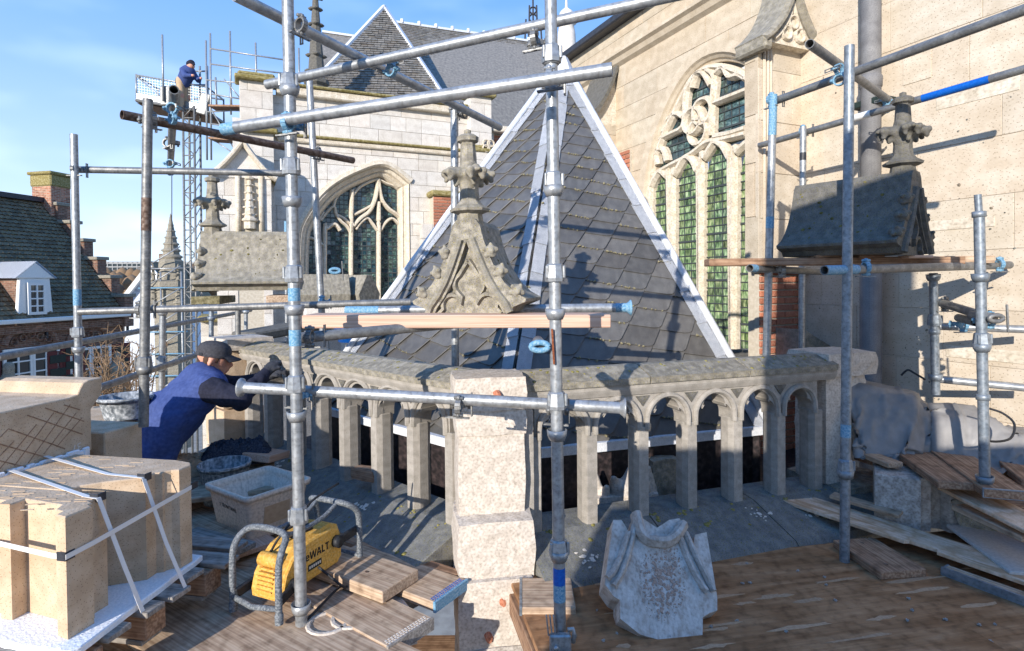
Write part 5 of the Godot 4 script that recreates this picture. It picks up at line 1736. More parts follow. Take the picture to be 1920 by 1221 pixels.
# ================================================================ carved gable stones with finials
var crocket_mesh: Mesh
var flower_mesh: Mesh
func gable_stone(label: String, t: Transform3D, length: float, m: Material) -> Node3D:
	var g := thing("gable_stone", label, "gable stone", t, "carved gable stones set on boards")
	var half := [Vector2(0.215, 0.0), Vector2(0.235, 0.03), Vector2(0.295, 0.052), Vector2(0.30, 0.068), Vector2(0.243, 0.1), Vector2(0.192, 0.15), Vector2(0.15, 0.215), Vector2(0.116, 0.29), Vector2(0.09, 0.37), Vector2(0.073, 0.44), Vector2(0.05, 0.47)]
	var outline := []
	for p in half: outline.append(p)
	for i in range(half.size() - 1, -1, -1): outline.append(Vector2(-half[i].x, half[i].y))
	# roof body, in slices so that it is a little uneven along its length
	var nz := FastNoiseLite.new()
	nz.seed = label.hash() % 997
	nz.frequency = 7.0
	var s := Shape.new(true)
	var rows := []
	var n := 9
	for i in n + 1:
		var z := -length * i / n
		var row := []
		for k in outline.size():
			var p: Vector2 = outline[k]
			var d := nz.get_noise_3d(p.x * 2, p.y * 2, z * 2) * 0.006
			row.append(Vector3(p.x * (1.0 + d * 3.0), p.y + d * (0.5 if p.y > 0.05 else 0.0), z))
		rows.append(row)
	s.smooth(false)
	for i in n:
		for k in outline.size():
			var l := (k + 1) % outline.size()
			s.quad(rows[i][k], rows[i + 1][k], rows[i + 1][l], rows[i][l])
	s.slab(v2(outline), Transform3D(Basis(Vector3.UP, PI), Vector3(0, 0, -length)) , 0.01)
	part(g, "roof_block", s.done(), m)
	# front: a frame following the rake, a sunk ogee panel with trefoil tracery inside
	var inner := [Vector2(0.185, -0.01), Vector2(0.168, 0.03), Vector2(0.125, 0.085), Vector2(0.086, 0.15), Vector2(0.054, 0.22), Vector2(0.026, 0.29), Vector2(0.0, 0.36)]
	var hole := []
	for p in inner: hole.append(p)
	for i in range(inner.size() - 2, -1, -1): hole.append(Vector2(-inner[i].x, inner[i].y))
	s = Shape.new()
	for q in Geometry2D.clip_polygons(v2(outline), v2(hole)):
		if not Geometry2D.is_polygon_clockwise(q): s.slab(q, Transform3D(Basis(), Vector3(0, 0, 0.05)), 0.05, 0.004)
	part(g, "gable_frame", s.done(), m)
	for sg in [-1.0, 1.0]:
		var l := []
		for p in inner: l.append(Vector2((p.x + 0.03) * sg, p.y + 0.012))
		if sg > 0: l.reverse()
		s = Shape.new()
		s.moulding(l, [Vector2(-0.02, 0.0), Vector2(-0.014, 0.02), Vector2(0.0, 0.026), Vector2(0.014, 0.016), Vector2(0.02, 0.0)], Transform3D(Basis(), Vector3(0, 0, 0.05)))
		part(g, "rake_moulding", s.done(), m)
	s = Shape.new()
	s.slab(v2(hole), Transform3D(Basis(), Vector3(0, 0, 0.012)), 0.012)
	part(g, "sunk_panel", s.done(), m)
	# pointed trefoil
	var tre := [Vector2(-0.15, 0.0)] + arc(Vector2(-0.084, 0.036), 0.046, 200, 10, 8) + [Vector2(-0.036, 0.07)] + arc(Vector2(-0.022, 0.125), 0.048, 230, 120, 6) + [Vector2(0.0, 0.23)]
	for sg in [-1.0, 1.0]:
		var l := []
		for p in tre: l.append(Vector2(p.x * sg * 1.12, p.y * 1.16))
		s = Shape.new()
		s.moulding(l, [Vector2(-0.014, 0.0), Vector2(-0.008, 0.024), Vector2(0.008, 0.024), Vector2(0.014, 0.0)], Transform3D(Basis(), Vector3(0, 0, 0.012)))
		part(g, "trefoil_tracery", s.done(), m)
	# crockets up both rakes
	if crocket_mesh == null:
		var bones := []
		for i in 5:
			var a := TAU * i / 5.0 + 0.3
			bones.append([Vector3.ZERO, Vector3(cos(a) * [0.026, 0.02, 0.028, 0.022, 0.025][i], sin(a) * [0.022, 0.027, 0.02, 0.026, 0.024][i], [0.012, 0.004, 0.01, 0.0, 0.008][i]), 0.013, [0.0115, 0.009, 0.01, 0.012, 0.0095][i]])
		bones.append([Vector3(0, 0, -0.03), Vector3(0, 0, 0.016), 0.018, 0.009])
		crocket_mesh = blob(bones, 0.0042, 0.018, 0.007, 3)
		bones = [[Vector3(0, -0.05, 0), Vector3(0, 0.05, 0), 0.05, 0.046]]
		for e in 4:
			var a := e * PI / 2
			var d := Vector3(cos(a), 0, sin(a))
			var sd := Vector3(-sin(a), 0, cos(a))
			bones.append([d * 0.03, d * 0.095 + Vector3(0, 0.018, 0), 0.04, 0.024])
			for w in [-1.0, 1.0]:
				bones.append([d * 0.05 + sd * w * 0.02, d * 0.118 + sd * w * 0.035 + Vector3(0, 0.008, 0), 0.02, 0.018])
				bones.append([d * 0.1 + sd * w * 0.03, d * 0.112 + sd * w * 0.03 + Vector3(0, -0.026, 0), 0.016, 0.012])
			bones.append([d * 0.1 + Vector3(0, 0.02, 0), d * 0.135 + Vector3(0, 0.012, 0), 0.016, 0.012])
			bones.append([d * 0.06 + Vector3(0, -0.02, 0), d * 0.07 + Vector3(0, -0.048, 0), 0.018, 0.012])
		flower_mesh = blob(bones, 0.0065, 0.014, 0.005, 5)
	for sg in [-1.0, 1.0]:
		for y in [0.10, 0.2, 0.3]:
			var x := 0.0
			for i in half.size() - 1:
				if half[i].y <= y and half[i + 1].y > y and half[i].y >= 0.06:
					x = lerpf(half[i].x, half[i + 1].x, (y - half[i].y) / (half[i + 1].y - half[i].y))
			part(g, "crocket", crocket_mesh, m, Transform3D(Basis(Vector3.BACK, sg * (y * 3.0 - 0.9)) * Basis(Vector3.UP, sg * 0.6).scaled(Vector3.ONE * 1.15), Vector3(sg * (x + 0.006), y + 0.01, 0.035)))
	# finial
	var fz := Transform3D(Basis(Vector3.UP, 0.2), Vector3(0, 0, -0.02))
	s = Shape.new()
	s.lathe([Vector2(0.078, 0.37), Vector2(0.07, 0.46), Vector2(0.062, 0.505)], 8, fz)
	part(g, "neck", s.done(), m)
	s = Shape.new()
	s.lathe([Vector2(0.062, 0.503), Vector2(0.1, 0.515), Vector2(0.104, 0.527), Vector2(0.07, 0.548), Vector2(0.053, 0.57)], 8, fz)
	part(g, "collar", s.done(), m)
	s = Shape.new()
	s.lathe([Vector2(0.052, 0.565), Vector2(0.046, 0.66), Vector2(0.046, 0.72), Vector2(0.044, 0.75), Vector2(0.037, 0.868)], 8, fz)
	part(g, "shaft", s.done(), m)
	part(g, "cross_flower", flower_mesh, m, fz * Transform3D(Basis(Vector3.UP, 0.5), Vector3(0, 0.70, 0)))
	s = Shape.new()
	s.lathe([Vector2(0.037, 0.864), Vector2(0.055, 0.872), Vector2(0.057, 0.893), Vector2(0.04, 0.906), Vector2(0.018, 0.912), Vector2(0.018, 0.93), Vector2(0, 0.938)], 10, fz)
	part(g, "knob", s.done(), m)
	# pits and moss on the back of the stone
	var ms := Shape.new(true)
	for i in 46:
		var k := 4 + rng.randi() % 5
		var q := rng.randf()
		var p: Vector2 = half[k].lerp(half[k + 1], q)
		var sg := -1.0 if rng.randf() < 0.5 else 1.0
		var nn: Vector2 = (half[k + 1] - half[k]).orthogonal().normalized()
		if nn.x < 0: nn = -nn
		var r := rng.randf_range(0.004, 0.011)
		ms.tint(rng.randf_range(0.3, 0.9))
		var up3 := Vector3(nn.x * sg, nn.y, 0)
		var xx := Vector3(0, 0, 1)
		ms.lathe([Vector2(0, r * 0.4), Vector2(r, 0), Vector2(r, -0.006)], 6, Transform3D(Basis(xx.cross(up3) * -1.0, up3, xx).orthonormalized(), Vector3(p.x * sg, p.y, -length * rng.randf_range(0.1, 0.95))), rng.randf_range(0.5, 1.6))
	stuff(part(g, "moss_tufts", ms.done(), M.moss))
	return g

func plank(label: String, p: Vector3, q: Vector3, w: float, h: float, m: Material, o := {}) -> Node3D:
	# p and q: the middles of the two ends of the top face
	var x := (q - p).normalized()
	var tilt: float = o.get("roll", 0.0)
	var z := x.cross(Vector3.UP).normalized()
	var y := z.cross(x).normalized()
	var b := Basis(x, y, z) * Basis(Vector3.RIGHT, tilt)
	var t := Transform3D(b, (p + q) * 0.5 - b.y * h * 0.5)
	var ln := p.distance_to(q)
	var n := thing(o.get("called", "plank"), label, o.get("cat", "plank"), t, o.get("group", "scaffold planks"))
	var s := Shape.new()
	if o.has("outline"):
		s.slab(v2(o.outline), Transform3D(Basis(Vector3.RIGHT, Vector3.FORWARD, Vector3.UP), Vector3(0, h * 0.5, 0)), h, 0.003)
	else:
		s.box(Transform3D(), Vector3(ln, h, w), 0.004)
	part(n, "board", s.done(), m)
	for e in o.get("straps", []):      # [place along, width, material]
		s = Shape.new()
		s.box(Transform3D(Basis(), Vector3(e[0] * ln * 0.5, 0, 0)), Vector3(e[1], h + 0.004, w + 0.004), 0.001)
		part(n, "end_strap", s.done(), e[2])
	for e in o.get("marks", []):      # printed dashes across the end: [place, width, material]
		for r in 3:
			for k in 15:
				s = Shape.new()
				s.box(Transform3D(Basis(), Vector3(e[0] * ln * 0.5 + (r - 1) * e[1] * 0.33, h * 0.5 + 0.0006, (k - 7) * w * 0.06 + (0.004 if r % 2 else 0.0))), Vector3(e[1] * 0.2, 0.001, w * 0.034))
				part(n, "printed_mark", s.done(), e[2])
	for e in o.get("knots", []):
		s = Shape.new(true)
		s.lathe([Vector2(0, 0.0008), Vector2(0.012, 0.0006), Vector2(0.014, -0.001)], 10, Transform3D(Basis(), Vector3(e[0] * ln * 0.5, h * 0.5, e[1] * w * 0.5)), 0.7)
		part(n, "knot", s.done(), M.rusty_steel)
	return n

func gables_and_boards() -> void:
	mat("new_wood", [rgb(186, 150, 128), rgb(198, 164, 142), rgb(208, 178, 156)], 1.0, 0.85, {"oct": 3, "stretch": Vector3(0.12, 6.0, 6.0), "bump": "grain", "depth": 0.15})
	mat("old_wood", [rgb(162, 138, 116), rgb(182, 158, 134), rgb(196, 174, 150)], 1.0, 0.92, {"oct": 3, "stretch": Vector3(0.14, 5.0, 5.0), "bump": "grain", "depth": 0.14, "fine": "grime", "fine_rep": 0.8})
	mat("grey_wood", [rgb(132, 126, 120), rgb(150, 144, 138), rgb(168, 162, 154)], 1.0, 0.95, {"oct": 3, "stretch": Vector3(0.12, 6.0, 6.0), "bump": "grain", "depth": 0.16, "fine": "grime", "fine_rep": 0.8})
	mat("brown_wood", [rgb(136, 106, 84), rgb(156, 124, 100), rgb(172, 142, 116)], 1.0, 0.9, {"oct": 3, "stretch": Vector3(0.14, 5.0, 5.0), "bump": "grain", "depth": 0.14, "fine": "grime", "fine_rep": 0.8})
	mat("mossy_wood", [rgb(104, 98, 72), rgb(130, 122, 90), rgb(148, 140, 112)], 2.0, 0.95, {"fine": "grime"})
	# plywood: wavy peeled grain
	var ply := mat("plywood", [rgb(150, 112, 82)], 1.0, 0.8, {"bump": "grain", "depth": 0.12, "fine": "grime", "fine_rep": 0.9})
	ply.albedo_color = Color.WHITE
	ply.albedo_texture = grain_picture(1024, 512, [rgb(128, 90, 58), rgb(158, 116, 80), rgb(174, 134, 98), rgb(150, 108, 73), rgb(186, 150, 116)], false, 7)
	ply.uv1_scale = Vector3(0.36, 1.0, 0.78)
	ply.uv1_offset = Vector3(0.5, 0.5, 0.5)
	var wavy := mat("wavy_ply", [rgb(200, 170, 140)], 1.0, 0.85, {"bump": "grain", "depth": 0.12})
	wavy.albedo_color = Color.WHITE
	wavy.albedo_texture = grain_picture(512, 128, [rgb(212, 186, 160), rgb(202, 174, 146), rgb(220, 196, 172), rgb(178, 142, 108), rgb(208, 180, 152)], true, 8)
	wavy.uv1_scale = Vector3(0.78, 1.0, 3.4)
	wavy.uv1_offset = Vector3(0.5, 0.5, 0.5)
	# the central stone on its thick board
	gable_stone("central carved gable stone with cross finial on a board before the tent roof", yawed(at(884, 587, 2.98), -15) * Transform3D(Basis(Vector3.BACK, 0.02), Vector3.ZERO), 0.3, M.weathered_stone)
	plank("thick pale beam under the central gable stone", at(580, 589, 2.87), at(1138, 588, 2.89), 0.22, 0.062, M.new_wood, {"called": "beam"})
	plank("small orange shim board behind the central gable stone", at(955, 574, 3.2), at(1076, 573, 3.16), 0.1, 0.03, M.brown_wood, {"called": "shim_board"})
	# the right stone
	var gr := Vector3(at(1700, 480, 3.4).x, 0.148, -3.4)
	gable_stone("dark gable stone seen from its long side on boards at right", yawed(gr, 38), 0.62, M.dark_stone)
	plank("long reddish board under the right gable stone", at(1325, 486, 3.72), at(1795, 482, 3.55), 0.16, 0.045, M.brown_wood)
	plank("short paler board behind the long one under the right gable stone", at(1600, 483, 3.78), at(1852, 480, 3.62), 0.16, 0.046, M.old_wood)
	for q in [[1545, 481, 3.62, "left"], [1625, 481, 3.58, "middle"], [1715, 481, 3.5, "pale right"]]:
		plank("small %s wedge of wood under the right gable stone" % q[3], at(q[0] - 22, q[1] - 2, q[2]), at(q[0] + 25, q[1] - 2, q[2]), 0.1, 0.018, M.brown_wood if q[3] != "pale right" else M.new_wood, {"called": "wooden_wedge", "cat": "wedge", "group": "wedges under the right gable stone"})
	# the left stone
	gable_stone("mossy gable stone lying end on at left above the mason", yawed(at(396, 545, 4.7), -80), 0.66, M.weathered_stone)
	plank("mossy short plank under the left end of the left gable stone", at(385, 556, 4.45), at(418, 554, 5.1), 0.2, 0.06, M.mossy_wood)
	plank("short plank under the right end of the left gable stone", at(520, 554, 4.45), at(532, 552, 5.1), 0.16, 0.06, M.old_wood)
	# two little gablets on the parapet further round
	for q in [["small stone gablet behind the left pole, with pale lichen spot", 608, 552, 7.6, 0.62, 24], ["small stone gablet with pale front near the tent roof foot", 668, 552, 7.9, 0.5, -32]]:
		var g := thing("small_gablet", q[0], "gablet", yawed(at(q[1], q[2], q[3]), q[5]), "small gablets on the far parapet")
		var s := Shape.new()
		s.slab(v2([Vector2(-0.17, -0.1), Vector2(0.17, -0.1), Vector2(0.2, 0.0), Vector2(0.05, 0.26), Vector2(-0.05, 0.26), Vector2(-0.2, 0.0)]), Transform3D(Basis(Vector3.UP, PI / 2), Vector3(q[4] * 0.5, 0, 0)), q[4], 0.01)
		part(g, "roof_block", s.done(), M.weathered_stone)
		s = Shape.new()
		s.box(Transform3D(Basis(), Vector3(0, -0.5, 0)), Vector3(q[4] * 0.8, 0.8, 0.32), 0.01)
		part(g, "pier", s.done(), M.limestone)
	# parapet wall beyond, behind the gablets
	var w := thing("far_parapet", "low pale stone parapet running back left of the tent roof", "parapet", Transform3D())
	for i in 9:
		var p := at(470, 640, 6.6).lerp(at(740, 590, 8.6), i / 9.0)
		var q := at(470, 640, 6.6).lerp(at(740, 590, 8.6), (i + 0.97) / 9.0)
		var s := Shape.new()
		s.tint(rng.randf_range(0.8, 1.0))
		s.bar(p + Vector3(0, -0.9, 0), q + Vector3(0, -0.9, 0), 0.3, 1.6, Vector3.UP, 0.008)
		part(w, "stone_block", s.done(), M.limestone)
	var s := Shape.new()
	s.bar(at(455, 632, 6.45), at(745, 580, 8.7), 0.42, 0.1, Vector3.UP, 0.02)
	part(w, "coping", s.done(), M.dark_stone)

func bands(cols: Array, n: int) -> Array:
	var o := []
	for i in n:
		o.append([0.12 + 0.76 * i / (n - 1.0), cols[(i * 7) % cols.size()]])
	return o
# peeled veneer: growth rings cut flat, as long streaks (or, across a narrow strip, as waves)
func grain_picture(w: int, h: int, cols: Array, across: bool, seed_: int) -> Texture2D:
	var n := FastNoiseLite.new()
	n.seed = seed_
	n.frequency = 1.0
	n.fractal_octaves = 4
	var img := Image.create(w, h, false, Image.FORMAT_RGB8)
	for y in h:
		for x in w:
			var u := x / float(w)
			var v := y / float(h)
			var s: float
			if across:
				s = u * 17.0 + 2.6 * n.get_noise_2d(u * 3.0, v * 1.3) + 0.35 * n.get_noise_2d(u * 22.0, v * 6.0)
			else:
				s = v * 15.0 + 5.0 * n.get_noise_2d(u * 0.9, v * 1.6) + 0.5 * n.get_noise_2d(u * 3.0, v * 30.0)
			var ring := absf(fposmod(s, 2.0) - 1.0)
			ring = pow(ring, 1.7)
			var k := (0.5 + 0.5 * n.get_noise_2d(u * 2.0 + 40.0, v * 5.0)) * (cols.size() - 1.001)
			var c: Color = cols[int(k)].lerp(cols[int(k) + 1], k - int(k))
			c = c.lerp(cols[0 if not across else 3], ring * 0.75)
			c = c * (1.0 + 0.10 * n.get_noise_2d(u * (6.0 if not across else 60.0), v * (160.0 if not across else 40.0)))
			img.set_pixel(x, y, c)
	return ImageTexture.create_from_image(img)

# ================================================================ left deck: cut stones, tools, tubs
func ribbon(pts: Array, w: float, side: Vector3) -> ArrayMesh:
	var s := Shape.new()
	for i in pts.size() - 1:
		var d: Vector3 = (pts[i + 1] - pts[i]).normalized()
		var n := d.cross(side).normalized()
		s.bar(pts[i], pts[i + 1], w, 0.0016, n)
	return s.done()
func left_deck() -> void:
	var away := Vector3(0.2, 0, -0.98).normalized()
	var across := Vector3(0.98, 0, 0.2).normalized()
	var g := on_y(127, 1200, -1.2)
	var t := Transform3D(Basis(across, Vector3.UP, -away), g)      # x right, z towards us, y up from the foot of the stones
	var plan := Transform3D(Basis(across, away, Vector3.UP), g)
	mat("foam", [rgb(226, 230, 234), rgb(240, 242, 244)], 6.0, 0.9, {"bump": "rough", "depth": 0.6, "world": true})
	mat("strap", [rgb(222, 220, 216)], 1.0, 0.45)
	mat("tub", [rgb(224, 204, 186), rgb(234, 216, 199)], 3.0, 0.55, {"fine": "grime", "fine_rep": 3.0})
	mat("bucket", [rgb(84, 90, 96), rgb(140, 146, 150), rgb(204, 207, 209)], 3.0, 0.7, {"world": true})
	mat("yellow", [rgb(206, 156, 72), rgb(226, 172, 74), rgb(222, 186, 118)], 5.0, 0.6, {"fine": "grime", "fine_rep": 5.0, "world": true})
	mat("black_plastic", [rgb(28, 30, 34), rgb(48, 50, 54)], 6.0, 0.55, {"fine": "scratch", "world": true})
	mat("dusty_grey", [rgb(70, 76, 84), rgb(100, 106, 112), rgb(140, 144, 146)], 7.0, 0.7, {"world": true})
	mat("ink", [rgb(24, 24, 28)], 1.0, 0.7)
	mat("chalk", [rgb(216, 208, 196)], 1.0, 0.95)
	mat("paper", [rgb(182, 152, 122), rgb(196, 168, 138)], 3.0, 0.9, {"world": true})
	mat("cloth_dark", [rgb(36, 44, 58), rgb(54, 62, 78), rgb(84, 90, 102)], 6.0, 0.95, {"world": true})
	# the two moulded stones on the near pallet
	var b1 := [Vector2(0, 0), Vector2(0, 0.1), Vector2(-0.028, 0.112), Vector2(-0.028, 0.128), Vector2(-0.055, 0.14), Vector2(-0.055, 0.21), Vector2(-0.66, 0.21), Vector2(-0.66, 0.09), Vector2(-0.37, 0.09), Vector2(-0.36, 0.06), Vector2(-0.31, 0.06), Vector2(-0.31, 0.115), Vector2(-0.12, 0.09), Vector2(-0.1, 0.05), Vector2(-0.06, 0.04), Vector2(-0.055, 0.012)]
	var b2 := [Vector2(-0.25, 0.218), Vector2(-0.24, 0.27), Vector2(-0.19, 0.32), Vector2(-0.063, 0.40), Vector2(-0.068, 0.455), Vector2(-0.045, 0.468), Vector2(-0.045, 0.48), Vector2(-0.03, 0.5), Vector2(0.0, 0.51), Vector2(0.002, 0.575), Vector2(-0.03, 0.61), Vector2(-0.12, 0.63), Vector2(-0.66, 0.63), Vector2(-0.66, 0.218)]
	var names := ["moulded tan sandstone block nearest us on the strapped pallet", "moulded tan sandstone block behind the nearest on the strapped pallet"]
	for k in 2:
		var o := thing("cut_stone", names[k], "stone block", Transform3D(), "new cut stones on the left deck")
		var s := Shape.new()
		s.slab(v2([b1, b2][k]), plan * Transform3D(Basis(), Vector3(0, 0, 0.42)), 0.42, 0.004)
		part(o, "block", s.done(), M.sandstone)
		# saw marks across the top
		s = Shape.new()
		for i in 26:
			var a := rng.randf_range(0.02, 0.19) if k == 0 else rng.randf_range(0.24, 0.6)
			var x := rng.randf_range(-0.6, -0.1 if k == 0 else -0.26)
			s.tint(rng.randf_range(0.75, 0.95))
			s.bar(t * Vector3(x, 0.4205, -a), t * Vector3(x + rng.randf_range(0.03, 0.07), 0.4205, -a - 0.012), 0.006, 0.0024)
		stuff(part(o, "tool_marks", s.done(), M.sandstone))
	# foam sheet and pallet
	var fo := []
	for i in 30: fo.append(Vector2(-0.72 + i * 0.027, -0.05 + rng.randf_range(-0.008, 0.008)))
	fo.append(Vector2(0.075, -0.02))
	for i in 12: fo.append(Vector2(0.07 - 0.006 * i + rng.randf_range(-0.003, 0.003), 0.02 + i * 0.056))
	fo.append(Vector2(-0.72, 0.66))
	var s := Shape.new()
	s.slab(v2(fo), plan * Transform3D(Basis(), Vector3(0, 0, -0.001)), 0.024, 0.004)
	single("foam_sheet", s.done(), M.foam, "white foam sheet between the strapped stones and the pallet", "foam sheet")
	# torn foam between the stones at the back
	s = Shape.new()
	for i in 30:
		var a := -0.05 + 0.026 * i
		var h0 := 0.424 + 0.008 * absf(sin(i * 1.9)) + rng.randf_range(0, 0.008)
		s.box(t * Transform3D(Basis(Vector3.UP, rng.randf_range(-0.3, 0.3)), Vector3(-0.69 + rng.randf_range(-0.006, 0.006), h0 - 0.03, -a)), Vector3(0.018, 0.045, 0.034), 0.004)
	single("foam_strip", s.done(), M.foam, "torn white foam strip between the strapped and the scored stones", "foam strip")
	var pal := thing("pallet", "weathered grey pallet under the strapped sandstone blocks", "pallet", t)
	for q in [[-0.02, 0.09, -0.0], [0.12, 0.1, 0.09], [0.27, 0.09, 0.1], [0.40, 0.1, 0.11], [0.54, 0.1, 0.06], [0.67, 0.1, 0.13], [0.81, 0.1, 0.07]]:
		s = Shape.new()
		s.tint(rng.randf_range(0.8, 1.05))
		s.box(Transform3D(), Vector3(1.1 + q[2], 0.022, q[1]), 0.003)
		part(pal, "deck_board", s.done(), M.grey_wood, Transform3D(Basis(Vector3.UP, rng.randf_range(-0.03, 0.03)), Vector3(-0.55 + q[2] * 0.5 + 0.0, -0.037, -q[0])))
	for a in [0.02, 0.3, 0.62]:
		s = Shape.new()
		s.box(Transform3D(), Vector3(0.14, 0.1, 0.1), 0.004)
		part(pal, "pallet_block", s.done(), M.brown_wood, Transform3D(Basis(), Vector3(-0.0, -0.1, -a)))
	for a in [0.02, 0.3, 0.62]:
		s = Shape.new()
		s.box(Transform3D(), Vector3(1.0, 0.02, 0.1), 0.003)
		part(pal, "skid", s.done(), M.grey_wood, Transform3D(Basis(), Vector3(-0.45, -0.163, -a)))
	# straps: two over the top and down to the pallet, one round the waist
	var L := func(x, y, a): return t * Vector3(x, y, -a)
	var straps := [
		["white strap over the nearest stone, down to the pallet", [L.call(-0.7, 0.43, 0.36), L.call(-0.1, 0.424, 0.17), L.call(-0.04, 0.422, 0.165), L.call(0.03, 0.16, 0.2), L.call(0.075, -0.03, 0.235)]],
		["white strap over the second stone, down to the pallet", [L.call(-0.7, 0.44, 0.52), L.call(-0.24, 0.424, 0.4), L.call(-0.062, 0.423, 0.39), L.call(0.03, 0.16, 0.4), L.call(0.1, -0.03, 0.42)]],
	]
	for q in straps:
		single("strap", ribbon(q[1], 0.018, across if false else (-away)), M.strap, q[0], "strap", Transform3D(), "packing straps on the stones")
	single("strap", ribbon([L.call(-0.66, 0.29, 0.085), L.call(-0.06, 0.285, -0.002), L.call(0.0035, 0.285, -0.004), L.call(0.006, 0.29, 0.1), L.call(0.0055, 0.325, 0.575), L.call(-0.04, 0.33, 0.62)], 0.018, Vector3.UP), M.strap, "white strap round the waist of both sandstone blocks", "strap", Transform3D(), "packing straps on the stones")
	for q in [[L.call(-0.002, 0.285, -0.003), "dark corner guard under the strap on the near stone edge", 0.0], [L.call(-0.05, 0.42, 0.168), "dark corner guard on top of the near stone", 0.0], [L.call(-0.064, 0.42, 0.395), "dark corner guard on top of the second stone", 0.0], [L.call(0.002, 0.327, 0.576), "dark corner guard on the far edge of the second stone", 0.0]]:
		var o := thing("corner_guard", q[1], "corner guard", Transform3D(t.basis, q[0]), "strap corner guards")
		s = Shape.new()
		s.box(Transform3D(Basis(), Vector3(-0.014, 0, 0.0)), Vector3(0.036, 0.03, 0.005), 0.001)
		part(o, "flange", s.done(), M.dark_pipe)
		s = Shape.new()
		s.box(Transform3D(Basis(), Vector3(0.003, 0, -0.016)), Vector3(0.005, 0.03, 0.036), 0.001)
		part(o, "flange", s.done(), M.dark_pipe)
	# the scored block on a second stack
	var K := t * Transform3D(Basis(), Vector3(-0.71, 0.40, -0.35))
	# outline seen from the right: away is +, up is +
	var prof := [Vector2(-0.12, 0.0), Vector2(0.41, 0.0), Vector2(0.41, 0.2), Vector2(0.47, 0.265), Vector2(0.475, 0.345), Vector2(0.4, 0.345), Vector2(0.37, 0.335), Vector2(0.352, 0.31), Vector2(0.34, 0.285), Vector2(0.3, 0.278), Vector2(-0.12, 0.275)]
	var big := thing("scored_stone", "large tan cornice stone with lattice scoring and chalk numbers", "stone block", Transform3D(), "new cut stones on the left deck")
	var kt := K * Transform3D(Basis(Vector3.UP, PI / 2), Vector3(0.0, 0.0, 0.0))      # its x runs away from us, z to the right
	s = Shape.new()
	s.slab(v2(prof), kt, 0.5, 0.004)
	part(big, "block", s.done(), M.sandstone)
	s = Shape.new()
	for i in 5:      # scored lines as thin raised bars, groove shadow put into their dark colour
		pass
	for ln in [[0.02, 0.2, 0.27, 0.045], [0.1, 0.24, 0.36, 0.09], [0.18, 0.255, 0.37, 0.15], [-0.06, 0.17, 0.2, 0.02], [0.27, 0.25, 0.35, 0.21], [-0.08, 0.11, 0.08, 0.02]]:
		s.bar(kt * Vector3(ln[0], ln[1], 0.0008), kt * Vector3(ln[2], ln[3], 0.0008), 0.0045, 0.002, kt.basis.z)
	for ln in [[-0.06, 0.06, 0.04, 0.14], [-0.02, 0.04, 0.14, 0.19], [0.04, 0.035, 0.22, 0.225], [0.1, 0.03, 0.3, 0.245], [0.17, 0.05, 0.33, 0.2], [0.23, 0.065, 0.36, 0.17], [-0.08, 0.12, 0.02, 0.2]]:
		s.bar(kt * Vector3(ln[0], ln[1], 0.0008), kt * Vector3(ln[2], ln[3], 0.0008), 0.0028, 0.002, kt.basis.z)
	part(big, "scored_lattice", s.done(), M.brown_wood)
	# chalk number
	var tm := TextMesh.new()
	tm.text = "37"
	tm.font_size = 40
	tm.pixel_size = 0.0011
	tm.depth = 0.001
	var cf := SystemFont.new()
	cf.font_names = PackedStringArray(["Droid Sans"])
	tm.font = cf
	part(big, "chalk_number", tm, M.chalk, kt * Transform3D(Basis(Vector3.BACK, PI + 0.15), Vector3(0.33, 0.035, 0.0012)))
	# stones under and behind it
	for q in [["plain tan block under the scored cornice stone", -1.0, 0.2, 0.0, 0.3, 0.9, 0.42, 0.40], ["flat tan block lying behind the scored stone, left of the mason", -1.03, 0.84, 0.06, 0.42, 0.6, 0.24, 0.42], ["long tan slab under the mortar tub left of the mason", -1.6, 1.5, 0.02, 0.52, 0.8, 0.4, 0.34]]:
		s = Shape.new()
		s.box(Transform3D(), Vector3(q[5], q[7], q[6]), 0.006)
		single("cut_stone", s.done(), M.sandstone, q[0], "stone block", t * Transform3D(Basis(Vector3.UP, 0.02), Vector3(q[1], q[7] * 0.5 - 0.02 + q[3], -q[2] - q[6] * 0.5)), "new cut stones on the left deck")
	# black mortar tub on those stones
	tub_bucket("black mortar tub streaked with plaster beside the rusty pole", Vector3(at(237, 772, 3.75).x, at(237, 782, 3.75).y, -3.75), 0.15, 0.12, 0.13, M.bucket)
	tub_bucket("white and black mortar bucket with water behind the beige crate", Vector3(-1.88, -1.44, -3.8), 0.15, 0.12, 0.28, M.bucket)
	crate()
	machine()
	deck_boards()
	# paper sacks, rags and offcuts beside the mason
	for q in [["crumpled brown paper sack beside the mason's knee", -2.25, -1.24, -4.0, 0.34, 0.05, 0.3, 0.3], ["brown paper sack lying in front of the mason", -2.15, -1.22, -3.4, 0.3, 0.05, 0.24, -0.4]]:
		single("paper_sack", crumple(Vector3(q[4], q[5], q[6]), 0.022, 41), M.paper, q[0], "sack", yawed(Vector3(q[1], q[2], q[3]), rad_to_deg(q[7])))
	single("work_jacket", crumple(Vector3(0.46, 0.1, 0.22), 0.05, 43), M.cloth_dark, "dark crumpled jacket lying at the foot of the sandstone pier", "jacket", yawed(Vector3(-1.95, -1.24, -4.1), 20))
	plank("short pale board end leaning by the jacket", at(480, 852, 4.0), at(520, 842, 4.3), 0.2, 0.05, M.new_wood, {"roll": 0.1})
	plank("tan stone coloured board under the paper sacks", Vector3(-2.6, -1.26, -3.5), Vector3(-1.6, -1.26, -3.9), 0.6, 0.03, M.old_wood)

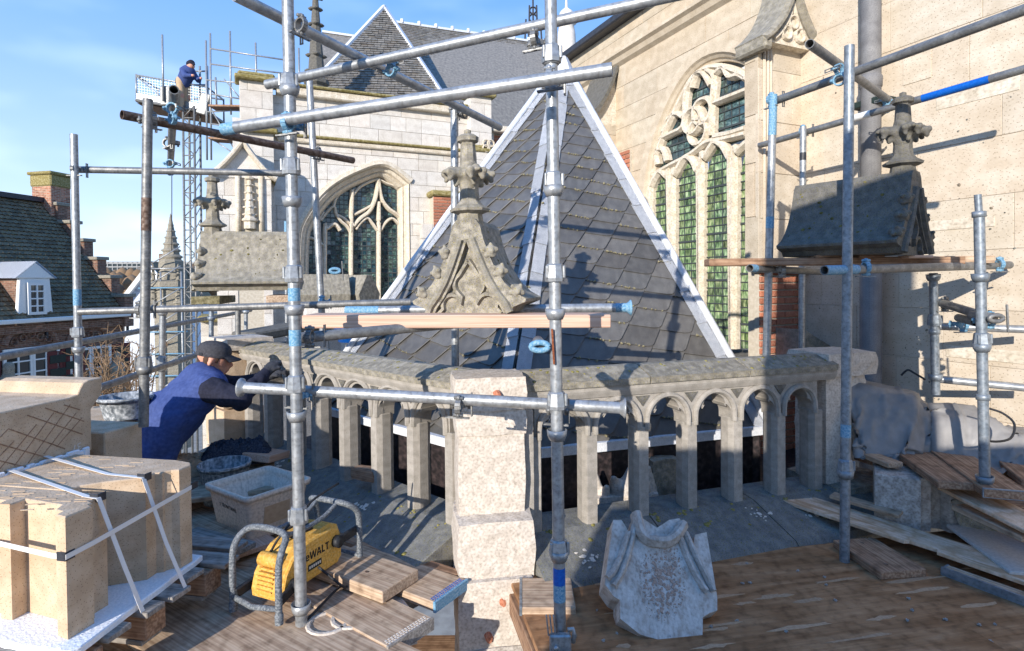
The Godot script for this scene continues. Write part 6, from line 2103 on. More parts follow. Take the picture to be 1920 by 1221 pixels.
func crumple(size: Vector3, rough: float, seed_: int) -> ArrayMesh:
	var nz := FastNoiseLite.new()
	nz.seed = seed_
	nz.frequency = 4.0
	nz.fractal_type = FastNoiseLite.FRACTAL_RIDGED
	nz.fractal_octaves = 3
	var s := Shape.new(true)
	var n := 26
	var f := func(i, j, top):
		var u: float = i / float(n) - 0.5
		var v: float = j / float(n) - 0.5
		var edge := clampf((0.5 - maxf(absf(u), absf(v))) * 6.0, 0.0, 1.0)
		var wob := nz.get_noise_2d(u * 2.0 + 5.0, v * 2.0) * 0.05
		var y := (size.y * sqrt(edge) + rough * (nz.get_noise_2d(u * size.x * 3.0, v * size.z * 3.0) + 0.4) * edge) if top else 0.0
		return Vector3((u + wob) * size.x, y, (v + wob) * size.z)
	for i in n:
		for j in n:
			s.quad(f.call(i, j + 1, true), f.call(i + 1, j + 1, true), f.call(i + 1, j, true), f.call(i, j, true))
	return s.done()

func tub_bucket(label: String, p: Vector3, r: float, rb: float, h: float, m: Material) -> void:
	var o := thing("mortar_bucket", label, "bucket", Transform3D(Basis(), p), "mortar buckets")
	var s := Shape.new(true)
	s.lathe([Vector2(0, 0), Vector2(rb, 0), Vector2(rb * 1.02, 0.01), Vector2(r, h), Vector2(r + 0.008, h + 0.004), Vector2(r + 0.008, h - 0.02), Vector2(r + 0.012, h + 0.008), Vector2(r - 0.004, h + 0.008), Vector2(rb - 0.004, 0.02), Vector2(0, 0.02)], 28)
	part(o, "shell", s.done(), m)
	s = Shape.new(true)
	s.lathe([Vector2(0, h * 0.72), Vector2(lerpf(rb, r, 0.72) - 0.006, h * 0.72)], 24)
	part(o, "contents", s.done(), M.dark_glass if h > 0.2 else M.bitumen)
	s = Shape.new(true)
	var pts := []
	for i in 13:
		var a := PI * i / 12.0
		pts.append(Vector3(cos(a) * (r + 0.01), h - 0.01 + sin(a) * 0.02, sin(a) * (r + 0.01)))
	s.tube(pts, 0.003, 6)
	part(o, "handle", s.done(), M.steel)

func crate() -> void:
	var c := thing("plastic_crate", "beige plastic crate with handwritten words beside the bucket", "crate", Transform3D(Basis(), Vector3(-1.5, -1.42, -3.43)))
	c.rotation.y = deg_to_rad(-35)
	var hx := 0.215; var hz := 0.20; var hgt := 0.27
	var round_rect := func(x, z, r, y):
		var o := []
		for q in [[1, -1, -90], [1, 1, 0], [-1, 1, 90], [-1, -1, 180]]:
			for k in 4:
				var a := deg_to_rad(q[2] + 30.0 * k)
				o.append(Vector3(q[0] * (x - r) + cos(a) * r, y, q[1] * (z - r) + sin(a) * r))
		return o
	var s := Shape.new(true)
	var loops := [round_rect.call(hx * 0.8, hz * 0.8, 0.03, 0.0), round_rect.call(hx * 0.82, hz * 0.82, 0.035, 0.012), round_rect.call(hx * 0.97, hz * 0.97, 0.035, hgt - 0.035), round_rect.call(hx * 0.975, hz * 0.975, 0.035, hgt - 0.03), round_rect.call(hx + 0.008, hz + 0.008, 0.035, hgt - 0.03), round_rect.call(hx + 0.012, hz + 0.012, 0.035, hgt), round_rect.call(hx - 0.01, hz - 0.01, 0.03, hgt), round_rect.call(hx * 0.93, hz * 0.93, 0.03, hgt - 0.03), round_rect.call(hx * 0.92, hz * 0.92, 0.03, hgt * 0.8), round_rect.call(hx * 0.88, hz * 0.88, 0.03, hgt * 0.78), round_rect.call(hx * 0.78, hz * 0.78, 0.03, 0.01)]
	for i in loops.size() - 1:
		var a: Array = loops[i]; var b: Array = loops[i + 1]
		for k in a.size():
			var l := (k + 1) % a.size()
			s.quad(a[l], a[k], b[k], b[l])
	s.fan(loops[-1], true)
	s.fan(loops[0], false)
	part(c, "shell", s.done(), M.tub)
	# writing on the left-hand side, and a paler label patch
	var tm := TextMesh.new()
	tm.text = "1 TROM TAVEL"
	tm.font_size = 30
	tm.pixel_size = 0.0009
	tm.depth = 0.0006
	var cf := SystemFont.new()
	cf.font_names = PackedStringArray(["Droid Sans"])
	tm.font = cf
	var tip := atan((hx * 0.97 - hx * 0.82) / 0.25)
	part(c, "marker_writing", tm, M.ink, Transform3D(Basis(Vector3.RIGHT, tip) * Basis(Vector3.BACK, -0.06), Vector3(0.0, 0.172, hz * 0.928 + 0.002)))
	s = Shape.new()
	s.box(Transform3D(Basis(Vector3.UP, PI / 2) * Basis(Vector3.RIGHT, tip), Vector3(hx * 0.905, 0.13, 0.01)), Vector3(0.16, 0.11, 0.002))
	part(c, "old_label", s.done(), M.paper)
	s = Shape.new()
	s.box(Transform3D(Basis(Vector3.RIGHT, tip), Vector3(-0.05, 0.225, hz * 0.962)), Vector3(0.09, 0.04, 0.012), 0.004)
	part(c, "handle_grip", s.done(), M.tub)

func machine() -> void:
	# yellow heavy-duty jobsite machine in a tubular roll cage
	var p := Vector3(-1.0, -1.415, -2.72)
	var ax := Vector3(0.40, 0, -0.92).normalized()
	var o := thing("jobsite_machine", "yellow jobsite power unit in a grey tubular roll cage by the left pole", "power tool", frame(ax, Vector3.UP, p).scaled_local(Vector3.ONE * 0.88))
	# x runs away from us, z to our right
	var body := [Vector2(-0.24, 0.06), Vector2(0.2, 0.06), Vector2(0.235, 0.09), Vector2(0.24, 0.2), Vector2(0.21, 0.27), Vector2(0.15, 0.295), Vector2(-0.05, 0.29), Vector2(-0.12, 0.275), Vector2(-0.18, 0.23), Vector2(-0.225, 0.17), Vector2(-0.245, 0.1)]
	var s := Shape.new()
	s.slab(v2(body), Transform3D(Basis(), Vector3(0, 0, 0.085)), 0.17, 0.02)
	part(o, "housing", s.done(), M.yellow)
	s = Shape.new()
	s.slab(v2(body.map(func(q): return (q - Vector2(0, 0.17)) * 0.9 + Vector2(0, 0.17))), Transform3D(Basis(), Vector3(0, 0, 0.098)), 0.05, 0.008)
	part(o, "side_panel", s.done(), M.yellow)
	for k in 6:
		s = Shape.new()
		s.bar(Vector3(-0.226 - 0.004 * k, 0.2 - 0.02 * k, -0.05), Vector3(-0.226 - 0.004 * k, 0.2 - 0.02 * k, 0.05), 0.012, 0.008)
		part(o, "vent_rib", s.done(), M.yellow)
	s = Shape.new(true)
	s.tube([Vector3(-0.2, 0.235, -0.06), Vector3(-0.2, 0.235, 0.06)], 0.035, 14)
	part(o, "port", s.done(), M.yellow)
	s = Shape.new(true)
	s.tube([Vector3(-0.2, 0.235, 0.058), Vector3(-0.2, 0.235, 0.064)], 0.018, 12)
	part(o, "port_hole", s.done(), M.rust)
	s = Shape.new(true)
	s.lathe([Vector2(0.024, 0), Vector2(0.024, 0.012), Vector2(0.02, 0.016), Vector2(0.02, 0.028), Vector2(0, 0.03)], 14, Transform3D(Basis(), Vector3(0.05, 0.292, 0.01)))
	part(o, "filler_cap", s.done(), M.black_plastic)
	s = Shape.new()
	s.box(Transform3D(Basis(), Vector3(-0.02, 0.298, 0.0)), Vector3(0.1, 0.02, 0.05), 0.006)
	part(o, "top_handle", s.done(), M.black_plastic)
	# lettering
	var cf := SystemFont.new()
	cf.font_names = PackedStringArray(["Droid Sans"])
	cf.font_weight = 800
	var tm := TextMesh.new()
	tm.text = "DeWALT"
	tm.font_size = 48
	tm.pixel_size = 0.00115
	tm.depth = 0.001
	tm.font = cf
	part(o, "lettering", tm, M.ink, Transform3D(Basis(), Vector3(0.0, 0.2, 0.099)))
	s = Shape.new()
	s.box(Transform3D(Basis(), Vector3(0.0, 0.14, 0.0985)), Vector3(0.1, 0.034, 0.001))
	part(o, "type_label", s.done(), M.dark_green)
	s = Shape.new()
	for k in 6: s.box(Transform3D(Basis(), Vector3(-0.037 + k * 0.015, 0.14, 0.0993)), Vector3(0.009, 0.014, 0.001))
	part(o, "type_label_print", s.done(), M.chalk)
	# black arms from the body to the cage
	for q in [[Vector3(-0.16, 0.11, 0.115), Vector3(-0.30, 0.085, 0.135)], [Vector3(0.16, 0.2, 0.115), Vector3(0.3, 0.215, 0.135)], [Vector3(0.16, 0.2, -0.115), Vector3(0.3, 0.215, -0.135)], [Vector3(-0.16, 0.11, -0.115), Vector3(-0.30, 0.085, -0.135)]]:
		s = Shape.new()
		s.bar(q[0], q[1], 0.022, 0.05, Vector3.UP, 0.006)
		part(o, "bracket", s.done(), M.black_plastic)
		s = Shape.new(true)
		s.tube([q[0] - Vector3(0, 0, 0.02), q[0] + Vector3(0, 0, 0.018)], 0.032, 12)
		part(o, "boss", s.done(), M.black_plastic)
	# roll cage: one hoop at each end, feet turned down
	for e in [-1.0, 1.0]:
		var x: float = 0.3 * e
		s = Shape.new(true)
		var loop := [Vector3(x, 0.0, 0.15), Vector3(x, 0.24, 0.15), Vector3(x - 0.02 * e, 0.33, 0.15), Vector3(x - 0.07 * e, 0.38, 0.13), Vector3(x - 0.09 * e, 0.395, 0.06), Vector3(x - 0.09 * e, 0.395, -0.06), Vector3(x - 0.07 * e, 0.38, -0.13), Vector3(x - 0.02 * e, 0.33, -0.15), Vector3(x, 0.24, -0.15), Vector3(x, 0.0, -0.15)]
		s.tube(smooth3(loop, 4), 0.0165, 10)
		part(o, "cage_hoop", s.done(), M.dusty_grey)
		s = Shape.new(true)
		s.tube([Vector3(x, 0.07, 0.15), Vector3(x + 0.02 * e, 0.06, 0.0), Vector3(x, 0.07, -0.15)], 0.014, 10)
		part(o, "cage_bar", s.done(), M.dusty_grey)
		for z in [-0.15, 0.15]:
			s = Shape.new(true)
			s.lathe([Vector2(0.02, 0), Vector2(0.021, 0.04), Vector2(0.017, 0.05)], 12, Transform3D(Basis(), Vector3(x, 0, z)))
			part(o, "rubber_foot", s.done(), M.dusty_grey)
	for z in [-0.07, 0.07]:
		s = Shape.new(true)
		s.tube(smooth3([Vector3(-0.21, 0.39, z), Vector3(-0.1, 0.34, z * 0.9), Vector3(0.1, 0.345, z * 0.9), Vector3(0.21, 0.39, z)], 4), 0.012, 8)
		part(o, "cage_rail", s.done(), M.dusty_grey)
	# cable
	var cb := Shape.new(true)
	cb.tube(smooth3([p + Vector3(0.1, 0.12, 0.05), p + Vector3(0.22, 0.03, 0.06), p + Vector3(0.2, 0.012, -0.02), p + Vector3(0.16, 0.012, 0.14), p + Vector3(0.1, -0.03, 0.27), p + Vector3(0.02, -0.16, 0.34)], 6), 0.006, 7)
	single("power_cable", cb.done(), M.black_plastic, "black power cable looping from the yellow machine down between boards", "cable")
	cb = Shape.new(true)
	cb.tube(smooth3([p + Vector3(-0.1, 0.2, 0.12), p + Vector3(-0.04, 0.3, 0.12), p + Vector3(0.05, 0.40, 0.0), p + Vector3(0.14, 0.44, -0.14)], 5), 0.0055, 7)
	single("power_cable", cb.done(), M.black_plastic, "thin black lead rising over the yellow machine", "cable")
func smooth3(pts: Array, n := 4) -> Array:
	var o := []
	for i in pts.size() - 1:
		for k in n:
			o.append(pts[i].cubic_interpolate(pts[i + 1], pts[maxi(i - 1, 0)], pts[mini(i + 2, pts.size() - 1)], float(k) / n))
	o.append(pts[-1])
	return o

func deck_boards() -> void:
	var y := -1.42
	# broad deck sheets under everything on the left
	plank("wide worn deck board under the yellow machine", on_y(300, 1095, y - 0.012), on_y(690, 1310, y - 0.012), 0.6, 0.03, M.old_wood, {"called": "deck_board", "cat": "board", "group": "deck boards"})
	plank("wide deck board at the bottom left under the pallet", on_y(60, 1180, y - 0.03), on_y(520, 1420, y - 0.03), 0.9, 0.03, M.old_wood, {"called": "deck_board", "cat": "board", "group": "deck boards"})
	plank("deck board behind the beige crate", Vector3(-2.9, y - 0.034, -3.75), Vector3(-0.9, y - 0.034, -3.2), 0.9, 0.03, M.old_wood, {"called": "deck_board", "cat": "board", "group": "deck boards"})
	plank("deck board beneath the bucket and the mason", Vector3(-3.4, y - 0.04, -4.4), Vector3(-1.5, y - 0.04, -4.2), 1.0, 0.03, M.old_wood, {"called": "deck_board", "cat": "board", "group": "deck boards"})
	plank("deck board left of the beige crate", Vector3(-3.2, y - 0.07, -2.9), Vector3(-1.15, y - 0.07, -2.9), 1.0, 0.03, M.old_wood, {"called": "deck_board", "cat": "board", "group": "deck boards"})
	# planks running to the right
	plank("plank with grey printed end at the bottom, right of the left pole", on_y(575, 1085, y - 0.004), on_y(772, 1185, y - 0.004), 0.25, 0.05, M.old_wood, {"marks": [[0.93, 0.036, M.chalk]], "straps": [[0.99, 0.012, M.grey_wood]]})
	plank("plank with bright blue printed end beside the white pier", on_y(640, 1035, y + 0.003), on_y(848, 1108, y + 0.003), 0.24, 0.045, M.old_wood, {"marks": [[0.93, 0.036, M.deep_blue_paint]], "straps": [[0.985, 0.014, M.blue_paint]]})
	plank("short thick plank lying across the two printed planks", on_y(600, 1035, y + 0.06), on_y(752, 1088, y + 0.06), 0.24, 0.055, M.old_wood, {"knots": [[0.3, 0.2]]})
	plank("dark narrow board along the foot of the left balustrade", on_y(560, 980, y), on_y(860, 1075, y), 0.07, 0.03, M.brown_wood)
	plank("greyed board behind the strapped pallet", on_y(340, 1000, y + 0.08), on_y(450, 1030, y + 0.08), 0.2, 0.03, M.grey_wood)
	plank("pale board between crate and pallet", on_y(345, 960, y + 0.05), on_y(450, 1005, y + 0.05), 0.22, 0.04, M.old_wood)
	plank("pinkish plank end under the beige crate", on_y(330, 925, y + 0.02), on_y(470, 1030, y + 0.02), 0.3, 0.03, M.new_wood)
	# carved white trefoil stone lying below the boards
	var c := thing("carved_fragment", "cream carved trefoil stone showing in the gap between planks", "stone fragment", Transform3D(Basis(Vector3.UP, 0.5), on_y(655, 1158, -1.455)))
	var s := Shape.new()
	var o := rect(-0.26, -0.14, 0.26, 0.14)
	var hole := arc(Vector2(-0.08, 0.14), 0.07, 180, 360, 10) 
	for q in Geometry2D.clip_polygons(o, v2(hole)):
		if not Geometry2D.is_polygon_clockwise(q): s.slab(q, Transform3D(Basis(Vector3.RIGHT, Vector3.FORWARD, Vector3.UP), Vector3.ZERO), 0.12, 0.01)
	part(c, "block", s.done(), M.pier_stone)
	for q in [Vector2(0.1, 0.0), Vector2(-0.1, -0.04), Vector2(0.0, -0.05)]:
		s = Shape.new()
		s.moulding(arc(q, 0.08, 0, 340, 16), rib(0.035, 0.03, -0.01), Transform3D(Basis(Vector3.RIGHT, Vector3.FORWARD, Vector3.UP), Vector3.ZERO), true)
		part(c, "foil", s.done(), M.pier_stone)
	# dark lower lift of the scaffold, seen through the gaps
	var l := Shape.new()
	l.box(Transform3D(Basis(), Vector3(-0.4, -2.2, -2.0)), Vector3(6.0, 0.04, 3.2))
	single("lower_deck", l.done(), M.brown_wood, "dim brown lower deck seen through the gaps between boards", "deck")

# ================================================================ right deck: plywood, offcuts, old stones, tarpaulin
func right_deck() -> void:
	var y := -1.45
	mat("tarp", [rgb(124, 122, 120), rgb(132, 130, 128), rgb(139, 137, 135)], 2.5, 0.5, {"freq": 0.009, "world": true})
	var stain := mat("stained_limestone", [rgb(168, 154, 142), rgb(184, 174, 164), rgb(196, 189, 181), rgb(206, 200, 193)], 3.6, 0.95, {"freq": 0.008, "bump": "grain", "depth": 0.4, "fine": "grime", "fine_rep": 3.4})
	# the big plywood sheet
	var a := on_y(962, 1082, y); var b := on_y(1612, 1012, y)
	var ex := (b - a).normalized()
	var mid := (a + b) * 0.5
	var nz := ex.cross(Vector3.UP).normalized()      # towards us
	plank("large brown weathered plywood sheet filling the right foreground", a - ex * 0.02 + nz * 0.62, b + ex * 0.75 + nz * 0.62, 1.24, 0.022, M.plywood, {"called": "plywood_sheet", "cat": "plywood", "group": "plywood sheets"})
	plank("second plywood sheet at the bottom edge of the foreground", on_y(1440, 1222, y + 0.02) + nz * 0.25 - ex * 0.5, on_y(1440, 1222, y + 0.02) + nz * 0.25 + ex * 0.9, 0.5, 0.02, M.plywood, {"called": "plywood_sheet", "cat": "plywood", "group": "plywood sheets"})
	# beams under it
	plank("dark timber bearer under the plywood by the white pier", on_y(965, 1100, -1.5), on_y(1020, 1221, -1.5) + nz * 0.5, 0.08, 0.1, M.brown_wood, {"called": "bearer", "cat": "beam"})
	# small board with rounded steel corner left of the middle pole
	plank("short plank with steel corner band left of the middle pole", on_y(975, 1110, y + 0.03), on_y(1075, 1110, y + 0.03), 0.26, 0.035, M.old_wood, {"straps": [[-0.97, 0.012, M.blue_steel]]})
	# wavy plywood strip reaching from the sill to the right edge, with a notch
	var pa := on_y(1474, 928, -1.33); var pb := on_y(1960, 1085, -1.40)
	var ln := pa.distance_to(pb)
	var h := ln * 0.5
	plank("long wavy grained plywood strip with a notch at right", pa, pb, 0.2, 0.018, M.wavy_ply, {"outline": [Vector2(-h, -0.1), Vector2(0.1 * h, -0.1), Vector2(0.13 * h, -0.075), Vector2(0.33 * h, -0.07), Vector2(0.34 * h, -0.1), Vector2(h, -0.12), Vector2(h, 0.12), Vector2(-h * 0.95, 0.11)], "group": "offcuts of plywood"})
	plank("small board lying on the wavy plywood strip", on_y(1560, 925, -1.29), on_y(1690, 962, -1.31), 0.09, 0.02, M.old_wood)
	plank("short brown plank on the plywood under the wavy strip", on_y(1600, 1010, -1.41), on_y(1695, 1070, -1.41), 0.24, 0.04, M.brown_wood, {"knots": [[0.6, 0.3], [-0.7, -0.1]]})
	plank("narrow board with grey steel edge at the far right", on_y(1770, 1062, -1.42), on_y(1935, 1120, -1.42), 0.07, 0.03, M.old_wood, {"straps": [[-0.97, 0.01, M.blue_steel]]})
	var es := Shape.new()
	es.bar(on_y(1766, 1070, -1.43), on_y(1935, 1133, -1.43), 0.012, 0.04)
	single("steel_edge", es.done(), M.blue_steel, "grey steel edge strip along the narrow board at far right", "steel strip")
	# planks behind, under the tarpaulin, fanned out
	var ys := -1.06
	plank("old plank running back under the tarpaulin, left one", on_y(1680, 826, ys), on_y(1800, 905, ys), 0.2, 0.04, M.brown_wood)
	plank("long brown plank behind the pole, with steel end", on_y(1740, 820, ys + 0.01), on_y(1890, 920, ys + 0.01), 0.2, 0.045, M.brown_wood, {"straps": [[0.985, 0.012, M.blue_steel]]})
	plank("broad plank at the right edge beside the wall", on_y(1835, 800, ys), on_y(1975, 905, ys), 0.26, 0.045, M.brown_wood)
	plank("plank at the far right beyond the pole", on_y(1880, 790, ys + 0.02), on_y(1990, 850, ys + 0.02), 0.2, 0.045, M.old_wood)
	plank("pale wavy board below the right pole", on_y(1790, 910, -1.14), on_y(1975, 1000, -1.16), 0.2, 0.02, M.wavy_ply, {"group": "offcuts of plywood"})
	plank("splintered board under the pale wavy one", on_y(1800, 945, -1.2), on_y(1935, 1005, -1.2), 0.1, 0.03, M.old_wood)
	plank("white faced board behind the wavy strip", on_y(1830, 985, -1.36), on_y(1960, 1075, -1.38), 0.3, 0.02, mat("white_board", [rgb(178, 174, 168), rgb(192, 188, 182)], 4.0, 0.8), {"group": "offcuts of plywood"})
	plank("small loose board in front of the tarpaulin", on_y(1632, 850, ys - 0.01), on_y(1680, 868, ys - 0.01), 0.1, 0.03, M.old_wood)
	var dk := Shape.new()
	dk.box(Transform3D(Basis(Vector3.UP, 0.3), Vector3(3.5, -1.2, -3.5)), Vector3(2.0, 0.04, 1.6))
	single("upper_deck", dk.done(), M.brown_wood, "dim boarded deck below the right hand planks", "deck")
	# moulded old stone on the right, stepped profile
	var st := thing("moulded_stone", "grey moulded stone with stepped end beside the end pier", "stone block", frame(Vector3(0.86, 0, 0.5), Vector3.UP, on_y(1640, 985, -1.42)))
	var s := Shape.new()
	s.slab(v2([Vector2(0.0, 0.0), Vector2(0.22, 0.0), Vector2(0.22, 0.03), Vector2(0.27, 0.05), Vector2(0.26, 0.1), Vector2(0.32, 0.12), Vector2(0.36, 0.08), Vector2(0.46, 0.1), Vector2(0.46, 0.18), Vector2(0.40, 0.2), Vector2(0.38, 0.26), Vector2(0.43, 0.3), Vector2(0.36, 0.36), Vector2(0.0, 0.36)]), Transform3D(Basis(Vector3.RIGHT, Vector3.FORWARD, Vector3.UP), Vector3(0, 0.3, 0)), 0.3, 0.006)
	part(st, "block", s.done(), M.old_limestone)
	part(st, "sloping_foot", rough_block(Vector3(0.16, 0.26, 0.3), Vector3i(4, 6, 6), 0.006, 61, 0.02), M.weathered_stone, Transform3D(Basis(Vector3.BACK, 0.35), Vector3(0.47, 0.1, -0.2)))
	# broken tracery slab leaning on the sill, in front
	leaning_slab()
	# grey tarpaulin over a heap
	tarpaulin()
	# pale scuffs where the top veneer of the plywood has worn through, long with the grain
	var sf := Shape.new()
	for n in 26:
		var ctr := on_y(rng.randf_range(1080, 1900), rng.randf_range(1040, 1215), y + 0.001 + 0.00005 * n)
		var ln2 := rng.randf_range(0.03, 0.22)
		var poly := []
		for e in 12:
			var a2 := TAU * e / 12.0
			poly.append(Vector2(cos(a2) * ln2 * rng.randf_range(0.6, 1.1), sin(a2) * rng.randf_range(0.004, 0.02)))
		sf.tint(rng.randf_range(0.85, 1.1))
		sf.slab(v2(poly), Transform3D(Basis(ex, -nz, Vector3.UP), ctr), 0.002)
	var so := single("worn_veneer", sf.done(), mat("worn_veneer", [rgb(170, 138, 108), rgb(184, 154, 124)], 5.0, 0.9), "pale worn streaks in the veneer of the brown plywood", "worn veneer")
	stuff(so)
	# chips of stone on the plywood
	for i in 34:
		var c := on_y(rng.randf_range(1100, 1880), rng.randf_range(1035, 1215), y + 0.004)
		single("stone_chip", rough_block(Vector3(rng.randf_range(0.006, 0.02), 0.008, rng.randf_range(0.006, 0.016)), Vector3i(2, 2, 2), 0.003, i), M.old_limestone, "tiny pale stone chip lying on the brown plywood sheet", "stone chip", yawed(c, rng.randf() * 360), "stone chips on the plywood")
	# carved lump and pale stones in the gutter behind the balusters
	var gs := thing("carved_fragment", "pale carved leaf fragment standing in the gutter behind the balusters", "stone fragment", yawed(Vector3(at(1168, 945, 3.75).x, -1.5, -3.75), 10))
	part(gs, "block", rough_block(Vector3(0.44, 0.16, 0.2), Vector3i(8, 4, 5), 0.012, 71, 0.02), M.pier_stone, Transform3D(Basis(), Vector3(0, 0.08, 0)))
	for x in [-0.17, 0.19]:
		part(gs, "leaf", blob([[Vector3(x, 0.12, 0.0), Vector3(x - 0.02, 0.3, 0.02), 0.05, 0.012], [Vector3(x * 0.8, 0.12, 0.03), Vector3(x * 0.75, 0.2, 0.05), 0.04, 0.02]], 0.009, 0.02, 0.006, 3), M.pier_stone)
	part(gs, "boss", blob([[Vector3(-0.05, 0.12, 0.02), Vector3(0.05, 0.2, 0.05), 0.07, 0.06], [Vector3(0.0, 0.2, 0.03), Vector3(0.06, 0.3, 0.0), 0.045, 0.02], [Vector3(-0.06, 0.2, 0.03), Vector3(-0.08, 0.26, 0.05), 0.04, 0.02]], 0.01, 0.03, 0.008, 8), M.old_limestone)
	single("gutter_brick", rough_block(Vector3(0.2, 0.34, 0.1), Vector3i(5, 8, 3), 0.004, 73), M.weathered_stone, "pinkish grey block standing behind the leaf fragment", "stone block", yawed(Vector3(0.98, -1.33, -3.86), 18))
	single("brick_offcut", rough_block(Vector3(0.2, 0.07, 0.1), Vector3i(5, 3, 3), 0.004, 74), M.brown_wood, "brown brick lying behind the left balusters", "brick", yawed(at(688, 888, 3.75), -30))

func leaning_slab() -> void:
	var foot := on_y(1250, 1190, -1.44)
	var o := thing("broken_tracery_slab", "broken pale tracery stone with brown stain leaning on the sill", "stone fragment", Transform3D(Basis(), foot))
	# face plane: leaning back and turned a little right
	var up := (at(1215, 975, 2.72) - foot).normalized()
	var side := Vector3(1.0, -0.02, -0.12).normalized()
	var t := frame(side, up, Vector3.ZERO)
	var k := func(px, py):
		var w := t.affine_inverse() * (on_plane(px, py, foot, t.basis.z) - foot)
		return Vector2(w.x, w.y)
	var outline := [[1165, 975], [1172, 985], [1180, 1000], [1192, 962], [1205, 972], [1232, 990], [1255, 975], [1274, 972], [1285, 990], [1300, 1030], [1303, 1003], [1325, 998], [1332, 1040], [1345, 1120], [1345, 1145], [1330, 1150], [1318, 1158], [1317, 1222], [1200, 1190], [1163, 1160], [1162, 1125], [1150, 1118], [1134, 1095], [1137, 1070], [1150, 975]].map(func(q): return k.call(q[0], q[1]))
	var s := Shape.new()
	s.slab(v2(outline), t, 0.13, 0.01)
	part(o, "slab", s.done(), M.stained_limestone)
	# the curved cusp edge along the head, and ribs running down from it
	var lines := [
		[[1192, 965], [1200, 1000], [1215, 1015], [1232, 1018], [1250, 1018], [1268, 1005], [1280, 985]],
		[[1178, 1000], [1165, 1040], [1150, 1072], [1138, 1085]],
		[[1190, 985], [1180, 1030], [1165, 1075], [1150, 1100]],
		[[1285, 1000], [1305, 1045], [1325, 1085], [1338, 1110]],
		[[1275, 1010], [1290, 1050], [1310, 1090], [1325, 1110]],
	]
	for i in lines.size():
		s = Shape.new()
		var l: Array = smooth_line(lines[i].map(func(q): return k.call(q[0], q[1])), 4)
		s.moulding(l, rib(0.05 if i == 0 else 0.028, 0.045 if i == 0 else 0.022, -0.01), t)
		part(o, "cusp_moulding" if i == 0 else "rib", s.done(), M.old_limestone)
	var m := blob([[t * Vector3(0, 0, 0), t * Vector3(0.02, 0.1, 0.0), 0.03, 0.02]], 0.01, 0.01)
	# brown clay stain in the hollow: crumbs and flakes left by the bed it was cut from
	mat("clay", [rgb(150, 124, 108), rgb(166, 142, 126), rgb(182, 164, 150)], 9.0, 1.0, {"bump": "grain", "depth": 0.4})
	s = Shape.new()
	for n in 420:
		var a := rng.randf() * TAU
		var q := sqrt(rng.randf())
		var ctr: Vector2 = k.call(1243 + cos(a) * 44 * q, 1090 + sin(a) * 78 * q)
		if not Geometry2D.is_point_in_polygon(ctr, v2(outline)): continue
		var rr := rng.randf_range(0.002, 0.011) * (1.25 - q)
		var poly := []
		for i in 6: poly.append(ctr + Vector2.from_angle(TAU * i / 6.0) * rr * rng.randf_range(0.6, 1.3))
		s.tint(rng.randf_range(0.8, 1.15))
		s.slab(v2(poly), t * Transform3D(Basis(), Vector3(0, 0, 0.001 + 0.000006 * n)), 0.002)
	stuff(part(o, "clay_crust", s.done(), M.clay))

